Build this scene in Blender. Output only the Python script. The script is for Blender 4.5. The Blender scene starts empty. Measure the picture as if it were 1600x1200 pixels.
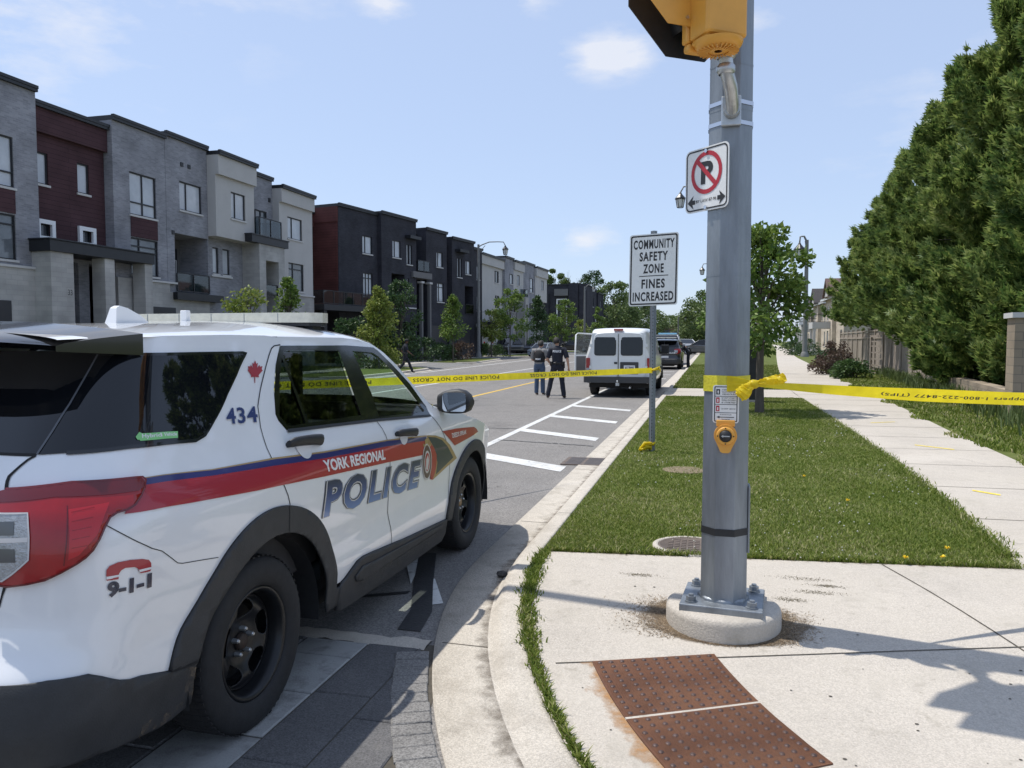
import bpy, bmesh, math, random
import numpy as np
from mathutils import Vector, Matrix
from mathutils.geometry import tessellate_polygon
R = math.radians
PI = math.pi
scn = bpy.context.scene
COL = scn.collection

# ------------------------------------------------------------------ camera, sky, sun, exposure
cam_d = bpy.data.cameras.new('camera')
cam_o = bpy.data.objects.new('camera', cam_d)
COL.objects.link(cam_o)
cam_d.sensor_width = 36.0
cam_d.lens = 27.0
cam_d.clip_end = 2000
cam_d.clip_start = 0.05
cam_o.location = (0, 0, 1.70)
cam_o.rotation_euler = (R(90 - 3.2433), 0, R(14.4847))
scn.camera = cam_o

SUN_EL = 67.0
# shadows fall towards +x and slightly -y: the sun stands at -x, a little +y
sun_dir = Vector((-0.987 * math.cos(R(SUN_EL)), 0.16 * math.cos(R(SUN_EL)), math.sin(R(SUN_EL)))).normalized()
sun_d = bpy.data.lights.new('sun', 'SUN')
sun_d.energy = 3.4
sun_d.angle = R(0.53)
sun_d.color = (1.0, 0.955, 0.88)
sun_o = bpy.data.objects.new('sun', sun_d)
COL.objects.link(sun_o)
sun_o.location = (-20, 5, 60)
sun_o.rotation_euler = sun_dir.to_track_quat('Z', 'Y').to_euler()

world = bpy.data.worlds.new('World')
scn.world = world
world.use_nodes = True
wt = world.node_tree
wt.nodes.clear()
wo = wt.nodes.new('ShaderNodeOutputWorld')
bg = wt.nodes.new('ShaderNodeBackground')
sky = wt.nodes.new('ShaderNodeTexSky')
sky.sky_type = 'NISHITA'
sky.sun_disc = False
sky.sun_elevation = R(SUN_EL)
sky.sun_rotation = math.atan2(sun_dir.x, sun_dir.y)
sky.altitude = 150
sky.air_density = 1.0
sky.dust_density = .8
sky.ozone_density = 1.6
bg.inputs['Strength'].default_value = 0.15
# thin summer clouds: soft noise kept to a few parts of the sky
tc = wt.nodes.new('ShaderNodeTexCoord')
def wnode(kind, **kw):
    n = wt.nodes.new(kind)
    for k, v in kw.items(): setattr(n, k, v)
    return n
def wmath(op, a, b=None, c=None):
    n = wnode('ShaderNodeMath', operation=op)
    for i, v in enumerate((a, b, c)):
        if v is None: continue
        if isinstance(v, (int, float)): n.inputs[i].default_value = v
        else: wt.links.new(v, n.inputs[i])
    return n.outputs[0]
mp = wnode('ShaderNodeMapping')
mp.inputs['Scale'].default_value = (9, 9, 26)
wt.links.new(tc.outputs['Generated'], mp.inputs['Vector'])
cn = wnode('ShaderNodeTexNoise')
cn.inputs['Scale'].default_value = 1.0
cn.inputs['Detail'].default_value = 7
cn.inputs['Roughness'].default_value = 0.62
wt.links.new(mp.outputs[0], cn.inputs['Vector'])
masks = None
def sky_dir(u, v):
    y = R(14.4847); p = R(3.2433)
    f = Vector((-math.sin(y) * math.cos(p), math.cos(y) * math.cos(p), -math.sin(p)))
    r = Vector((math.cos(y), math.sin(y), 0)); up = r.cross(f)
    return (f + r * ((u - 800) / 1200) - up * ((v - 600) / 1200)).normalized()
for (u, v, rad, k) in ((955, 85, .085, .78), (1180, 30, .06, .45), (600, 8, .055, .6), (915, 376, .07, .62), (830, 0, .05, .45), (110, 85, .05, .28), (1450, 115, .06, .25), (250, -260, .4, .7), (1900, 200, .4, .7), (-600, -300, .6, .8)):
    d = wnode('ShaderNodeVectorMath', operation='DISTANCE')
    dv = sky_dir(u, v)
    sc = wnode('ShaderNodeVectorMath', operation='MULTIPLY')
    sc.inputs[1].default_value = (1, 1, 2.0)
    wt.links.new(tc.outputs['Generated'], sc.inputs[0])
    wt.links.new(sc.outputs[0], d.inputs[0])
    d.inputs[1].default_value = (dv.x, dv.y, dv.z * 2.0)
    m = wmath('MULTIPLY', wmath('SMOOTHSTEP' if False else 'MAXIMUM', wmath('SUBTRACT', 1.0, wmath('DIVIDE', d.outputs['Value'], rad)), 0.0), k)
    masks = m if masks is None else wmath('MAXIMUM', masks, m)
cl = wmath('MULTIPLY', wmath('MAXIMUM', wmath('SUBTRACT', wmath('ADD', cn.outputs['Fac'], wmath('MULTIPLY', masks, .55)), .62), 0.0), wmath('MULTIPLY', wmath('MINIMUM', masks, .5), 6.0))
cl = wmath('MINIMUM', cl, .72)
mix = wnode('ShaderNodeMix', data_type='RGBA')
wt.links.new(cl, mix.inputs['Factor'])
hz = wnode('ShaderNodeMix', data_type='RGBA')          # thin summer haze evens the blue out
hz.inputs['Factor'].default_value = .68
wt.links.new(sky.outputs[0], hz.inputs['A']); hz.inputs['B'].default_value = (2.85, 3.45, 4.75, 1)
wt.links.new(hz.outputs['Result'], mix.inputs['A'])
mix.inputs['B'].default_value = (4.7, 4.75, 5.0, 1)
wt.links.new(mix.outputs['Result'], bg.inputs['Color'])
wt.links.new(bg.outputs[0], wo.inputs['Surface'])
scn.view_settings.view_transform = 'Standard'
scn.view_settings.look = 'None'
scn.view_settings.gamma = 1.0
scn.view_settings.use_curve_mapping = False
scn.view_settings.exposure = 0.36
scn.render.engine = 'CYCLES'
scn.cycles.max_bounces = 8
scn.cycles.transparent_max_bounces = 16
scn.cycles.use_denoising = True

# ------------------------------------------------------------------ helpers
def mat(name, col, rough=.6, metal=0., var=.0, vscale=4., bump=0., bscale=60., coat=0., spec=.5, col2=None, stretch=None, detail=5.):
    """principled material; colour varied by noise between darker / lighter (or towards col2), bump by a finer noise"""
    m = bpy.data.materials.new(name); m.use_nodes = True
    nt = m.node_tree; b = nt.nodes['Principled BSDF']
    b.inputs['Base Color'].default_value = (*col, 1)
    b.inputs['Roughness'].default_value = rough
    b.inputs['Metallic'].default_value = metal
    b.inputs['Specular IOR Level'].default_value = spec
    if coat:
        b.inputs['Coat Weight'].default_value = coat
        b.inputs['Coat Roughness'].default_value = .04
    if var or bump or col2:
        t = nt.nodes.new('ShaderNodeTexCoord')
        vec = t.outputs['Object']
        if stretch:
            mp = nt.nodes.new('ShaderNodeMapping'); mp.inputs['Scale'].default_value = stretch
            nt.links.new(vec, mp.inputs['Vector']); vec = mp.outputs[0]
        if var or col2:
            n = nt.nodes.new('ShaderNodeTexNoise'); n.inputs['Scale'].default_value = vscale
            n.inputs['Detail'].default_value = detail; n.inputs['Roughness'].default_value = .65
            nt.links.new(vec, n.inputs['Vector'])
            r = nt.nodes.new('ShaderNodeValToRGB')
            a = tuple(max(0, c * (1 - var)) for c in col); z = col2 or tuple(min(1, c * (1 + var)) for c in col)
            r.color_ramp.elements[0].position = .3; r.color_ramp.elements[1].position = .7
            r.color_ramp.elements[0].color = (*a, 1); r.color_ramp.elements[1].color = (*z, 1)
            nt.links.new(n.outputs['Fac'], r.inputs[0]); nt.links.new(r.outputs[0], b.inputs['Base Color'])
            m['ramp'] = r.name
        if bump:
            n2 = nt.nodes.new('ShaderNodeTexNoise'); n2.inputs['Scale'].default_value = bscale
            n2.inputs['Detail'].default_value = 4
            nt.links.new(vec, n2.inputs['Vector'])
            bp = nt.nodes.new('ShaderNodeBump'); bp.inputs['Strength'].default_value = bump; bp.inputs['Distance'].default_value = .02
            nt.links.new(n2.outputs['Fac'], bp.inputs['Height']); nt.links.new(bp.outputs[0], b.inputs['Normal'])
    return m

def glass_mat(name, tint, trans, rough=.02, bcol=(.01, .012, .014)):
    """car or house glass: a share goes straight through (tinted), the rest is dark and mirrors"""
    m = bpy.data.materials.new(name); m.use_nodes = True
    nt = m.node_tree; b = nt.nodes['Principled BSDF']; o = nt.nodes['Material Output']
    b.inputs['Base Color'].default_value = (*bcol, 1); b.inputs['Roughness'].default_value = rough
    b.inputs['IOR'].default_value = 1.52
    if trans > 0:
        t = nt.nodes.new('ShaderNodeBsdfTransparent'); t.inputs[0].default_value = (*tint, 1)
        g = nt.nodes.new('ShaderNodeBsdfGlossy'); g.inputs['Roughness'].default_value = rough
        g.inputs['Color'].default_value = (1, 1, 1, 1)
        lw = nt.nodes.new('ShaderNodeLayerWeight'); pw = nt.nodes.new('ShaderNodeMath'); pw.operation = 'POWER'; pw.inputs[1].default_value = 5.0
        fr = nt.nodes.new('ShaderNodeMath'); fr.operation = 'MULTIPLY_ADD'; fr.inputs[1].default_value = .95; fr.inputs[2].default_value = .05
        nt.links.new(lw.outputs['Facing'], pw.inputs[0]); nt.links.new(pw.outputs[0], fr.inputs[0])
        mx = nt.nodes.new('ShaderNodeMixShader')
        nt.links.new(fr.outputs[0], mx.inputs[0]); nt.links.new(t.outputs[0], mx.inputs[1]); nt.links.new(g.outputs[0], mx.inputs[2])
        nt.links.new(mx.outputs[0], o.inputs['Surface'])
    return m

def emit_mat(name, col, s):
    m = bpy.data.materials.new(name); m.use_nodes = True
    b = m.node_tree.nodes['Principled BSDF']
    b.inputs['Base Color'].default_value = (*col, 1)
    b.inputs['Emission Color'].default_value = (*col, 1); b.inputs['Emission Strength'].default_value = s
    return m

class MB:
    def __init__(s): s.v = []; s.f = []; s.sm = []
    def add(s, vs, fs, smooth=False):
        o = len(s.v); s.v += [tuple(v) for v in vs]
        for f in fs: s.f.append(tuple(i + o for i in f)); s.sm.append(smooth)
        return s
    def box(s, x0, x1, y0, y1, z0, z1, mtx=None):
        vs = [(x, y, z) for z in (z0, z1) for x, y in ((x0, y0), (x1, y0), (x1, y1), (x0, y1))]
        if mtx is not None: vs = [tuple(mtx @ Vector(v)) for v in vs]
        return s.add(vs, [(0, 3, 2, 1), (4, 5, 6, 7), (0, 1, 5, 4), (1, 2, 6, 5), (2, 3, 7, 6), (3, 0, 4, 7)])
    def cyl(s, a, b, r0, r1=None, n=12, caps=True, smooth=True):
        r1 = r0 if r1 is None else r1
        a = Vector(a); b = Vector(b); d = (b - a)
        if d.length < 1e-9: return s
        q = d.to_track_quat('Z', 'Y'); X = q @ Vector((1, 0, 0)); Y = q @ Vector((0, 1, 0))
        vs = []
        for c, r in ((a, r0), (b, r1)):
            for i in range(n):
                t = 2 * PI * i / n; vs.append(c + X * (r * math.cos(t)) + Y * (r * math.sin(t)))
        s.add(vs, [(i, (i + 1) % n, n + (i + 1) % n, n + i) for i in range(n)], smooth)
        if caps:
            s.add(vs[:n], [tuple(range(n - 1, -1, -1))]); s.add(vs[n:], [tuple(range(n))])
        return s
    def tube(s, pts, r, n=8, closed=False, smooth=True):
        pts = [Vector(p) for p in pts]; m = len(pts)
        rs = r if isinstance(r, (list, tuple)) else [r] * m
        vs = []; up = Vector((0.13, .21, .97)).normalized()
        for i, p in enumerate(pts):
            if closed: d = pts[(i + 1) % m] - pts[i - 1]
            else: d = pts[min(i + 1, m - 1)] - pts[max(i - 1, 0)]
            d.normalize()
            X = d.cross(up)
            if X.length < .05: X = d.cross(Vector((1, 0, 0)))
            X.normalize(); Y = d.cross(X)
            for k in range(n):
                t = 2 * PI * k / n; vs.append(p + X * (rs[i] * math.cos(t)) + Y * (rs[i] * math.sin(t)))
        fs = []
        for i in range(m if closed else m - 1):
            j = (i + 1) % m
            for k in range(n): fs.append((i * n + k, j * n + k, j * n + (k + 1) % n, i * n + (k + 1) % n))
        s.add(vs, fs, smooth)
        if not closed:
            s.add(vs[:n], [tuple(range(n))]); s.add(vs[-n:], [tuple(range(n - 1, -1, -1))])
        return s
    def lathe(s, prof, n=32, axis='z', c=(0, 0, 0), smooth=True):
        vs = []
        for (r, h) in prof:
            for i in range(n):
                t = 2 * PI * i / n; a = r * math.cos(t); b = r * math.sin(t)
                vs.append({'z': (c[0] + a, c[1] + b, c[2] + h), 'x': (c[0] + h, c[1] + a, c[2] + b), 'y': (c[0] + a, c[1] + h, c[2] + b)}[axis])
        fs = []
        for k in range(len(prof) - 1):
            for i in range(n):
                j = (i + 1) % n; fs.append((k * n + i, k * n + j, (k + 1) * n + j, (k + 1) * n + i))
        return s.add(vs, fs, smooth)
    def prism(s, poly, h0, h1, fn=None, smooth=False):
        """2-D polygon extruded between heights h0 and h1; fn maps (a, b, h) to 3-D"""
        fn = fn or (lambda a, b, h: (a, b, h))
        n = len(poly)
        tri = tessellate_polygon([[Vector((p[0], p[1], 0)) for p in poly]])
        vs = [fn(p[0], p[1], h0) for p in poly] + [fn(p[0], p[1], h1) for p in poly]
        s.add(vs, [(i, (i + 1) % n, n + (i + 1) % n, n + i) for i in range(n)], smooth)
        s.add([fn(p[0], p[1], h1) for p in poly], [tuple(t) for t in tri])
        s.add([fn(p[0], p[1], h0) for p in poly], [tuple(reversed(t)) for t in tri])
        return s
    def quad(s, a, b, c, d): return s.add([a, b, c, d], [(0, 1, 2, 3)])
    def grid(s, nx, ny, fn, smooth=True):
        vs = [fn(i / nx, j / ny) for j in range(ny + 1) for i in range(nx + 1)]
        return s.add(vs, [(j * (nx + 1) + i, j * (nx + 1) + i + 1, (j + 1) * (nx + 1) + i + 1, (j + 1) * (nx + 1) + i) for j in range(ny) for i in range(nx)], smooth)
    def build(s, name, m, parent=None, loc=(0, 0, 0), rot=None, bevel=0., fix=True, weld=False):
        me = bpy.data.meshes.new(name)
        me.from_pydata(s.v, [], s.f)
        for p, sm in zip(me.polygons, s.sm): p.use_smooth = sm
        if fix or weld:
            bm = bmesh.new(); bm.from_mesh(me)
            if weld: bmesh.ops.remove_doubles(bm, verts=bm.verts, dist=1e-4)
            bmesh.ops.recalc_face_normals(bm, faces=bm.faces); bm.to_mesh(me); bm.free()
        me.update()
        o = bpy.data.objects.new(name, me); COL.objects.link(o)
        if m is not None: me.materials.append(m)
        o.location = loc
        if rot: o.rotation_euler = rot
        if parent: o.parent = parent
        if bevel:
            b = o.modifiers.new('bevel', 'BEVEL'); b.width = bevel; b.segments = 2; b.limit_method = 'ANGLE'; b.angle_limit = R(40)
        return o

def np_mesh(name, V, F, m, parent=None, smooth=False):
    """fast mesh from numpy: V (n,3), F (k,3) or (k,4)"""
    me = bpy.data.meshes.new(name)
    V = np.asarray(V, np.float32); F = np.asarray(F, np.int32)
    me.vertices.add(len(V)); me.vertices.foreach_set('co', V.ravel())
    k = F.shape[1]
    me.loops.add(F.size); me.loops.foreach_set('vertex_index', F.ravel())
    me.polygons.add(len(F)); me.polygons.foreach_set('loop_start', np.arange(0, F.size, k, dtype=np.int32))
    me.polygons.foreach_set('loop_total', np.full(len(F), k, np.int32))
    if smooth: me.polygons.foreach_set('use_smooth', np.ones(len(F), bool))
    me.update(calc_edges=True); me.validate()
    o = bpy.data.objects.new(name, me); COL.objects.link(o)
    if m is not None: me.materials.append(m)
    if parent: o.parent = parent
    return o

def thing(name, label, cat, loc=(0, 0, 0), rz=0., group=None):
    o = bpy.data.objects.new(name, None); COL.objects.link(o)
    o.empty_display_size = .2
    o.location = loc; o.rotation_euler = (0, 0, rz)
    return tag(o, label, cat, group)
def tag(o, label, cat, group=None):
    o['label'] = label; o['category'] = cat
    if group: o['group'] = group
    return o
def struct(o): o['kind'] = 'structure'; return o
def stuff(o, label=None, cat=None):
    o['kind'] = 'stuff'
    if label: o['label'] = label; o['category'] = cat
    return o
def dup(root, loc, rz=None, label=None, group=None, skip=(), remap=None, scale=None):
    """copy a thing with copies of its parts and sub-parts"""
    def cp(o, par):
        c = o.copy(); COL.objects.link(c)
        if par: c.parent = par
        if remap and o.type == 'MESH' and o.data.materials and o.data.materials[0] and o.data.materials[0].name in remap:
            c.data = o.data.copy(); c.data.materials[0] = remap[o.data.materials[0].name]
        for ch in list(o.children):
            if ch.name.split('.')[0] in skip: continue
            cp(ch, c)
        return c
    r = cp(root, None)
    r.location = loc
    if rz is not None: r.rotation_euler = (0, 0, rz)
    if scale: r.scale = scale
    if label: r['label'] = label
    if group: r['group'] = group
    return r

def text_mesh(body, bold=0., shear=0., spacing=1.0, res=3):
    """triangles of a line of lettering scaled to the unit square: returns list of (x, y) and faces, and its aspect"""
    cu = bpy.data.curves.new('lettering', 'FONT')
    cu.body = body; cu.size = 1.0; cu.offset = bold; cu.shear = shear; cu.space_character = spacing; cu.resolution_u = res
    cu.fill_mode = 'FRONT'
    o = bpy.data.objects.new('lettering', cu); COL.objects.link(o)
    dg = bpy.context.evaluated_depsgraph_get(); dg.update()
    me = bpy.data.meshes.new_from_object(o.evaluated_get(dg))
    bpy.data.objects.remove(o); bpy.data.curves.remove(cu)
    bm = bmesh.new(); bm.from_mesh(me); bmesh.ops.triangulate(bm, faces=bm.faces[:])
    bm.verts.ensure_lookup_table()
    vs = [(v.co.x, v.co.y) for v in bm.verts]; fs = [tuple(v.index for v in f.verts) for f in bm.faces]
    bm.free(); bpy.data.meshes.remove(me)
    xs = [v[0] for v in vs]; ys = [v[1] for v in vs]
    x0, x1, y0, y1 = min(xs), max(xs), min(ys), max(ys)
    return [((x - x0) / (x1 - x0), (y - y0) / (y1 - y0)) for x, y in vs], fs, (x1 - x0) / (y1 - y0)
def flat_text(mb, body, fn, x0, x1, y0, y1, **kw):
    """adds lettering filling the rectangle x0..x1, y0..y1 of a sign; fn maps (x, y) on the sign to 3-D"""
    vs, fs, a = text_mesh(body, **kw)
    mb.add([fn(x0 + (x1 - x0) * v[0], y0 + (y1 - y0) * v[1]) for v in vs], fs)
def rrect(x0, x1, y0, y1, r, n=5):
    p = []
    for cx, cy, a in ((x1 - r, y1 - r, 0), (x0 + r, y1 - r, 90), (x0 + r, y0 + r, 180), (x1 - r, y0 + r, 270)):
        for i in range(n + 1):
            t = R(a + 90 * i / n); p.append((cx + r * math.cos(t), cy + r * math.sin(t)))
    return p
def circ(cx, cy, rx, ry=None, n=28): 
    ry = rx if ry is None else ry
    return [(cx + rx * math.cos(2 * PI * i / n), cy + ry * math.sin(2 * PI * i / n)) for i in range(n)]
def ring_faces(mb, outer, inner, fn):
    n = len(outer)
    mb.add([fn(*p) for p in outer] + [fn(*p) for p in inner], [(i, (i + 1) % n, n + (i + 1) % n, n + i) for i in range(n)])

M = {}
M['asphalt_under'] = mat('galvanised', (.30, .32, .34), .5, .0)
M['galv'] = mat('galvanised_steel', (.24, .262, .285), .44, .55, .38, 2.6, .12, 90, stretch=(1.8, 1.8, .3), detail=12)
M['galv_light'] = mat('galvanised_bracket', (.5, .52, .53), .38, .8, .15, 14)
M['black_metal'] = mat('black_painted_metal', (.015, .016, .018), .4, 0, .2, 12)
M['black_plastic'] = mat('black_plastic', (.018, .019, .021), .55, 0, .2, 30, .05, 200)
M['dark_glass'] = glass_mat('dark_glass', (1, 1, 1), 0)
M['white_sign'] = mat('white_sign_face', (.78, .78, .76), .4, 0, .04, 20)
M['sign_black'] = mat('sign_black', (.02, .02, .022), .5)
M['sign_red'] = mat('sign_red', (.45, .02, .035), .45)
M['rubber'] = mat('tyre_rubber', (.016, .016, .017), .8, 0, .25, 30, .1, 150)
M['chrome'] = mat('chrome', (.6, .6, .62), .18, 1.0)
M['yellow_tape'] = mat('yellow_plastic_tape', (.86, .70, .02), .42, 0, .12, 9)
def see_through_light(m, share):
    """thin sheet that lets part of the light behind it shine through"""
    nt = m.node_tree; b = nt.nodes['Principled BSDF']; o = nt.nodes['Material Output']; tr = nt.nodes.new('ShaderNodeBsdfTranslucent'); mx = nt.nodes.new('ShaderNodeMixShader'); mx.inputs[0].default_value = share
    if b.inputs['Base Color'].links: nt.links.new(b.inputs['Base Color'].links[0].from_socket, tr.inputs[0])
    nt.links.new(b.outputs[0], mx.inputs[1]); nt.links.new(tr.outputs[0], mx.inputs[2]); nt.links.new(mx.outputs[0], o.inputs['Surface'])
see_through_light(M['yellow_tape'], .5)
M['concrete'] = mat('concrete_grey', (.38, .37, .34), .85, 0, .1, 8, .25, 80)

# ------------------------------------------------------------------ ground, road, kerbs, pavements
def sstep(t): t = max(0., min(1., t)); return t * t * (3 - 2 * t)
def H(y): return .022 + .088 * sstep((y - 3.1) / 2.4)          # height of the land behind the right-hand kerb
KX, KC, KR = -1.22, (4.41, 5.7), 5.63
def kerb_pts(off):
    """the right-hand kerb's back edge moved by off towards the road: straight, then round the corner"""
    pts = []
    for y in list(range(300, 60, -20)) + list(range(60, 8, -4)) + [7.6, 7.0]: pts.append((KX - off, float(y)))
    for i in range(0, 61):
        a = R(180 + 90 * i / 60); pts.append((KC[0] + (KR + off) * math.cos(a), KC[1] + (KR + off) * math.sin(a)))
    pts += [(8., KC[1] - KR - off), (60., KC[1] - KR - off)]
    return pts
def kerb_x(y):
    if y >= KC[1]: return KX
    d = KC[1] - y
    return KC[0] - math.sqrt(max(KR * KR - d * d, 0.01))

def tex_setup(m):
    nt = m.node_tree; return nt, nt.nodes['Principled BSDF']
def speckle(m, scale, lo, hi, amount):
    """multiplies the colour by a fine aggregate speckle"""
    nt, b = tex_setup(m)
    src = b.inputs['Base Color'].links[0].from_socket
    t = nt.nodes.new('ShaderNodeTexCoord'); v = nt.nodes.new('ShaderNodeTexVoronoi'); v.inputs['Scale'].default_value = scale
    nt.links.new(t.outputs['Object'], v.inputs['Vector'])
    s = nt.nodes.new('ShaderNodeSeparateColor'); nt.links.new(v.outputs['Color'], s.inputs[0])
    mr = nt.nodes.new('ShaderNodeMapRange'); mr.inputs['To Min'].default_value = lo; mr.inputs['To Max'].default_value = hi
    nt.links.new(s.outputs[0], mr.inputs['Value'])
    mx = nt.nodes.new('ShaderNodeMix'); mx.data_type = 'RGBA'; mx.blend_type = 'MULTIPLY'; mx.inputs['Factor'].default_value = amount
    nt.links.new(src, mx.inputs['A']); nt.links.new(mr.outputs[0], mx.inputs['B']); nt.links.new(mx.outputs['Result'], b.inputs['Base Color'])
def stains(m, scale, col, lo, hi, amount, stretch=(1, 1, 1)):
    """lays blotches of another colour over a material"""
    nt, b = tex_setup(m)
    src = b.inputs['Base Color'].links[0].from_socket
    t = nt.nodes.new('ShaderNodeTexCoord'); mp = nt.nodes.new('ShaderNodeMapping'); mp.inputs['Scale'].default_value = stretch
    n = nt.nodes.new('ShaderNodeTexNoise'); n.inputs['Scale'].default_value = scale; n.inputs['Detail'].default_value = 9; n.inputs['Roughness'].default_value = .7
    nt.links.new(t.outputs['Object'], mp.inputs[0]); nt.links.new(mp.outputs[0], n.inputs['Vector'])
    mr = nt.nodes.new('ShaderNodeMapRange'); mr.inputs['From Min'].default_value = lo; mr.inputs['From Max'].default_value = hi
    mr.inputs['To Max'].default_value = amount; nt.links.new(n.outputs['Fac'], mr.inputs['Value'])
    mx = nt.nodes.new('ShaderNodeMix'); mx.data_type = 'RGBA'
    nt.links.new(mr.outputs[0], mx.inputs['Factor']); nt.links.new(src, mx.inputs['A']); mx.inputs['B'].default_value = (*col, 1)
    nt.links.new(mx.outputs['Result'], b.inputs['Base Color'])

M['asphalt'] = mat('asphalt_worn', (.215, .203, .19), .92, 0, .1, .9, .35, 160, spec=.25)
speckle(M['asphalt'], 120, .55, 1.45, .8); stains(M['asphalt'], .35, (.135, .133, .13), .5, .75, .55, (1, .25, 1)); stains(M['asphalt'], 1.3, (.25, .243, .235), .56, .8, .5)
M['conc_walk'] = mat('pavement_concrete', (.50, .455, .395), .9, 0, .12, 1.1, .25, 90, spec=.25)
speckle(M['conc_walk'], 170, .78, 1.14, .8); stains(M['conc_walk'], 1.1, (.55, .51, .45), .52, .72, .7); stains(M['conc_walk'], 4.5, (.36, .33, .285), .54, .72, .6); stains(M['conc_walk'], 2.2, (.33, .30, .25), .52, .85, .8); stains(M['conc_walk'], 9, (.28, .25, .2), .6, .8, .8); stains(M['conc_walk'], 34, (.24, .21, .17), .60, .72, .75); stains(M['conc_walk'], .55, (.37, .33, .27), .45, .75, .6)
M['conc_kerb'] = mat('kerb_concrete', (.52, .475, .41), .9, 0, .1, 2.5, .35, 70, spec=.25)
speckle(M['conc_kerb'], 190, .7, 1.15, .8); stains(M['conc_kerb'], 3.5, (.27, .235, .19), .5, .8, .75)
M['soil_grass'] = mat('lawn_turf', (.085, .115, .024), .95, 0, .3, 3, .6, 60, col2=(.14, .165, .05), spec=.1)
stains(M['soil_grass'], 1.6, (.19, .165, .085), .55, .8, .7); stains(M['soil_grass'], .5, (.16, .155, .065), .5, .8, .55)
M['paint_white'] = mat('road_paint_white', (.62, .62, .6), .75, 0, .12, 6, .2, 100, spec=.3)
stains(M['paint_white'], 13, (.21, .205, .20), .52, .70, .9); stains(M['paint_white'], 2.2, (.30, .295, .28), .5, .75, .6)
M['paint_yellow'] = mat('road_paint_yellow', (.62, .40, .06), .75, 0, .12, 6)
stains(M['paint_yellow'], 9, (.25, .2, .12), .58, .75, .7)
M['tar'] = mat('tar_seal', (.028, .028, .03), .6, 0, .2, 12, .2, 60)
M['joint'] = mat('joint_dirt', (.075, .065, .05), .95, 0, .3, 20)
M['drive'] = mat('driveway_asphalt', (.18, .176, .17), .92, 0, .12, 1, .3, 120)
speckle(M['drive'], 90, .6, 1.4, .7)

g = MB(); g.quad((-900, -700, -.06), (900, -700, -.06), (900, 1100, -.06), (-900, 1100, -.06))
struct(g.build('ground', M['soil_grass']))
LK = [(-15.2, -60), (-15.2, 38), (-15.8, 43), (-16.6, 53), (-17.8, 66), (-18.2, 76), (-18.5, 140), (-18.5, 420)]   # left kerb line
rd = MB()
poly = [(p[0], p[1]) for p in LK] + [(-1.5, 420)] + kerb_pts(.44) + [(60, -60)]
tri = tessellate_polygon([[Vector((x, y, 0)) for x, y in poly]])
rd.add([(x, y, 0) for x, y in poly], [tuple(t) for t in tri])
struct(rd.build('road', M['asphalt']))

def band(profile, name, m, kz):
    """sweep along the kerb line; profile = [(offset, height factor, base)]"""
    b = MB(); lines = [kerb_pts(o) for o, _, _ in profile]; back = kerb_pts(0); n = len(back)
    vs = []
    for k, (o, hf, z0) in enumerate(profile):
        for i in range(n): vs.append((*lines[k][i], z0 + hf * H(back[i][1])))
    b.add(vs, [(k * n + i, k * n + i + 1, (k + 1) * n + i + 1, (k + 1) * n + i) for k in range(len(profile) - 1) for i in range(n - 1)], True)
    return struct(b.build(name, m))
band([(0, 0, -.05), (0, 1, .002), (.02, 1, .004), (.115, .98, .004), (.15, .8, .004), (.185, .18, .006), (.21, 0, .010), (.50, 0, .012), (.51, 0, -.04)], 'kerb', M['conc_kerb'], 0)
kj = MB()
def kerb_joint(y, rot=0.):
    P_ = [(0, 1, .006), (.02, 1, .008), (.115, .98, .008), (.15, .8, .008), (.185, .18, .010), (.21, 0, .014), (.48, 0, .016)]
    x0 = kerb_x(y)
    for (a, ha, za), (b_, hb, zb_) in zip(P_, P_[1:]):
        kj.add([(x0 - a, y - .005, za + ha * H(y) - .003), (x0 - a, y + .005, za + ha * H(y) - .003), (x0 - b_, y + .005, zb_ + hb * H(y) - .003), (x0 - b_, y - .005, zb_ + hb * H(y) - .003)], [(0, 1, 2, 3)])
for y in (3.98, 6.9, 9.9, 12.9, 15.9, 18.9, 21.9, 24.9, 27.9, 30.9): kerb_joint(y)
struct(kj.build('kerb_joint', M['joint']))

SWL = ([-2, 6, 8, 11, 16.7, 25, 32, 47, 80, 140, 300], [2.05, 2.13, 2.28, 2.39, 2.42, 2.46, 2.75, 3.8, 6.3, 11, 22])
SWR = ([-2, 6, 11, 15, 21, 30, 43, 73, 80, 140, 300], [3.95, 3.95, 3.93, 4.1, 4.5, 5.0, 5.8, 7.6, 8.1, 12.8, 24])
swl = lambda y: float(np.interp(y, *SWL)); swr = lambda y: float(np.interp(y, *SWR))
ROWS = [6.0, 6.5, 7, 8, 9, 10, 11, 13, 15, 17, 19, 21, 22.55, 26.17, 30, 34, 40, 47, 60, 73, 80, 110, 140, 200, 300]
def strip(rows, xa, xb, name, m, dz=0., nx=1):
    b = MB(); vs = []
    for y in rows:
        a, c = xa(y), xb(y)
        for k in range(nx + 1): vs.append((a + (c - a) * k / nx, y, H(y) + dz))
    w = nx + 1
    b.add(vs, [(j * w + i, j * w + i + 1, (j + 1) * w + i + 1, (j + 1) * w + i) for j in range(len(rows) - 1) for i in range(nx)], True)
    return struct(b.build(name, m))
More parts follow.
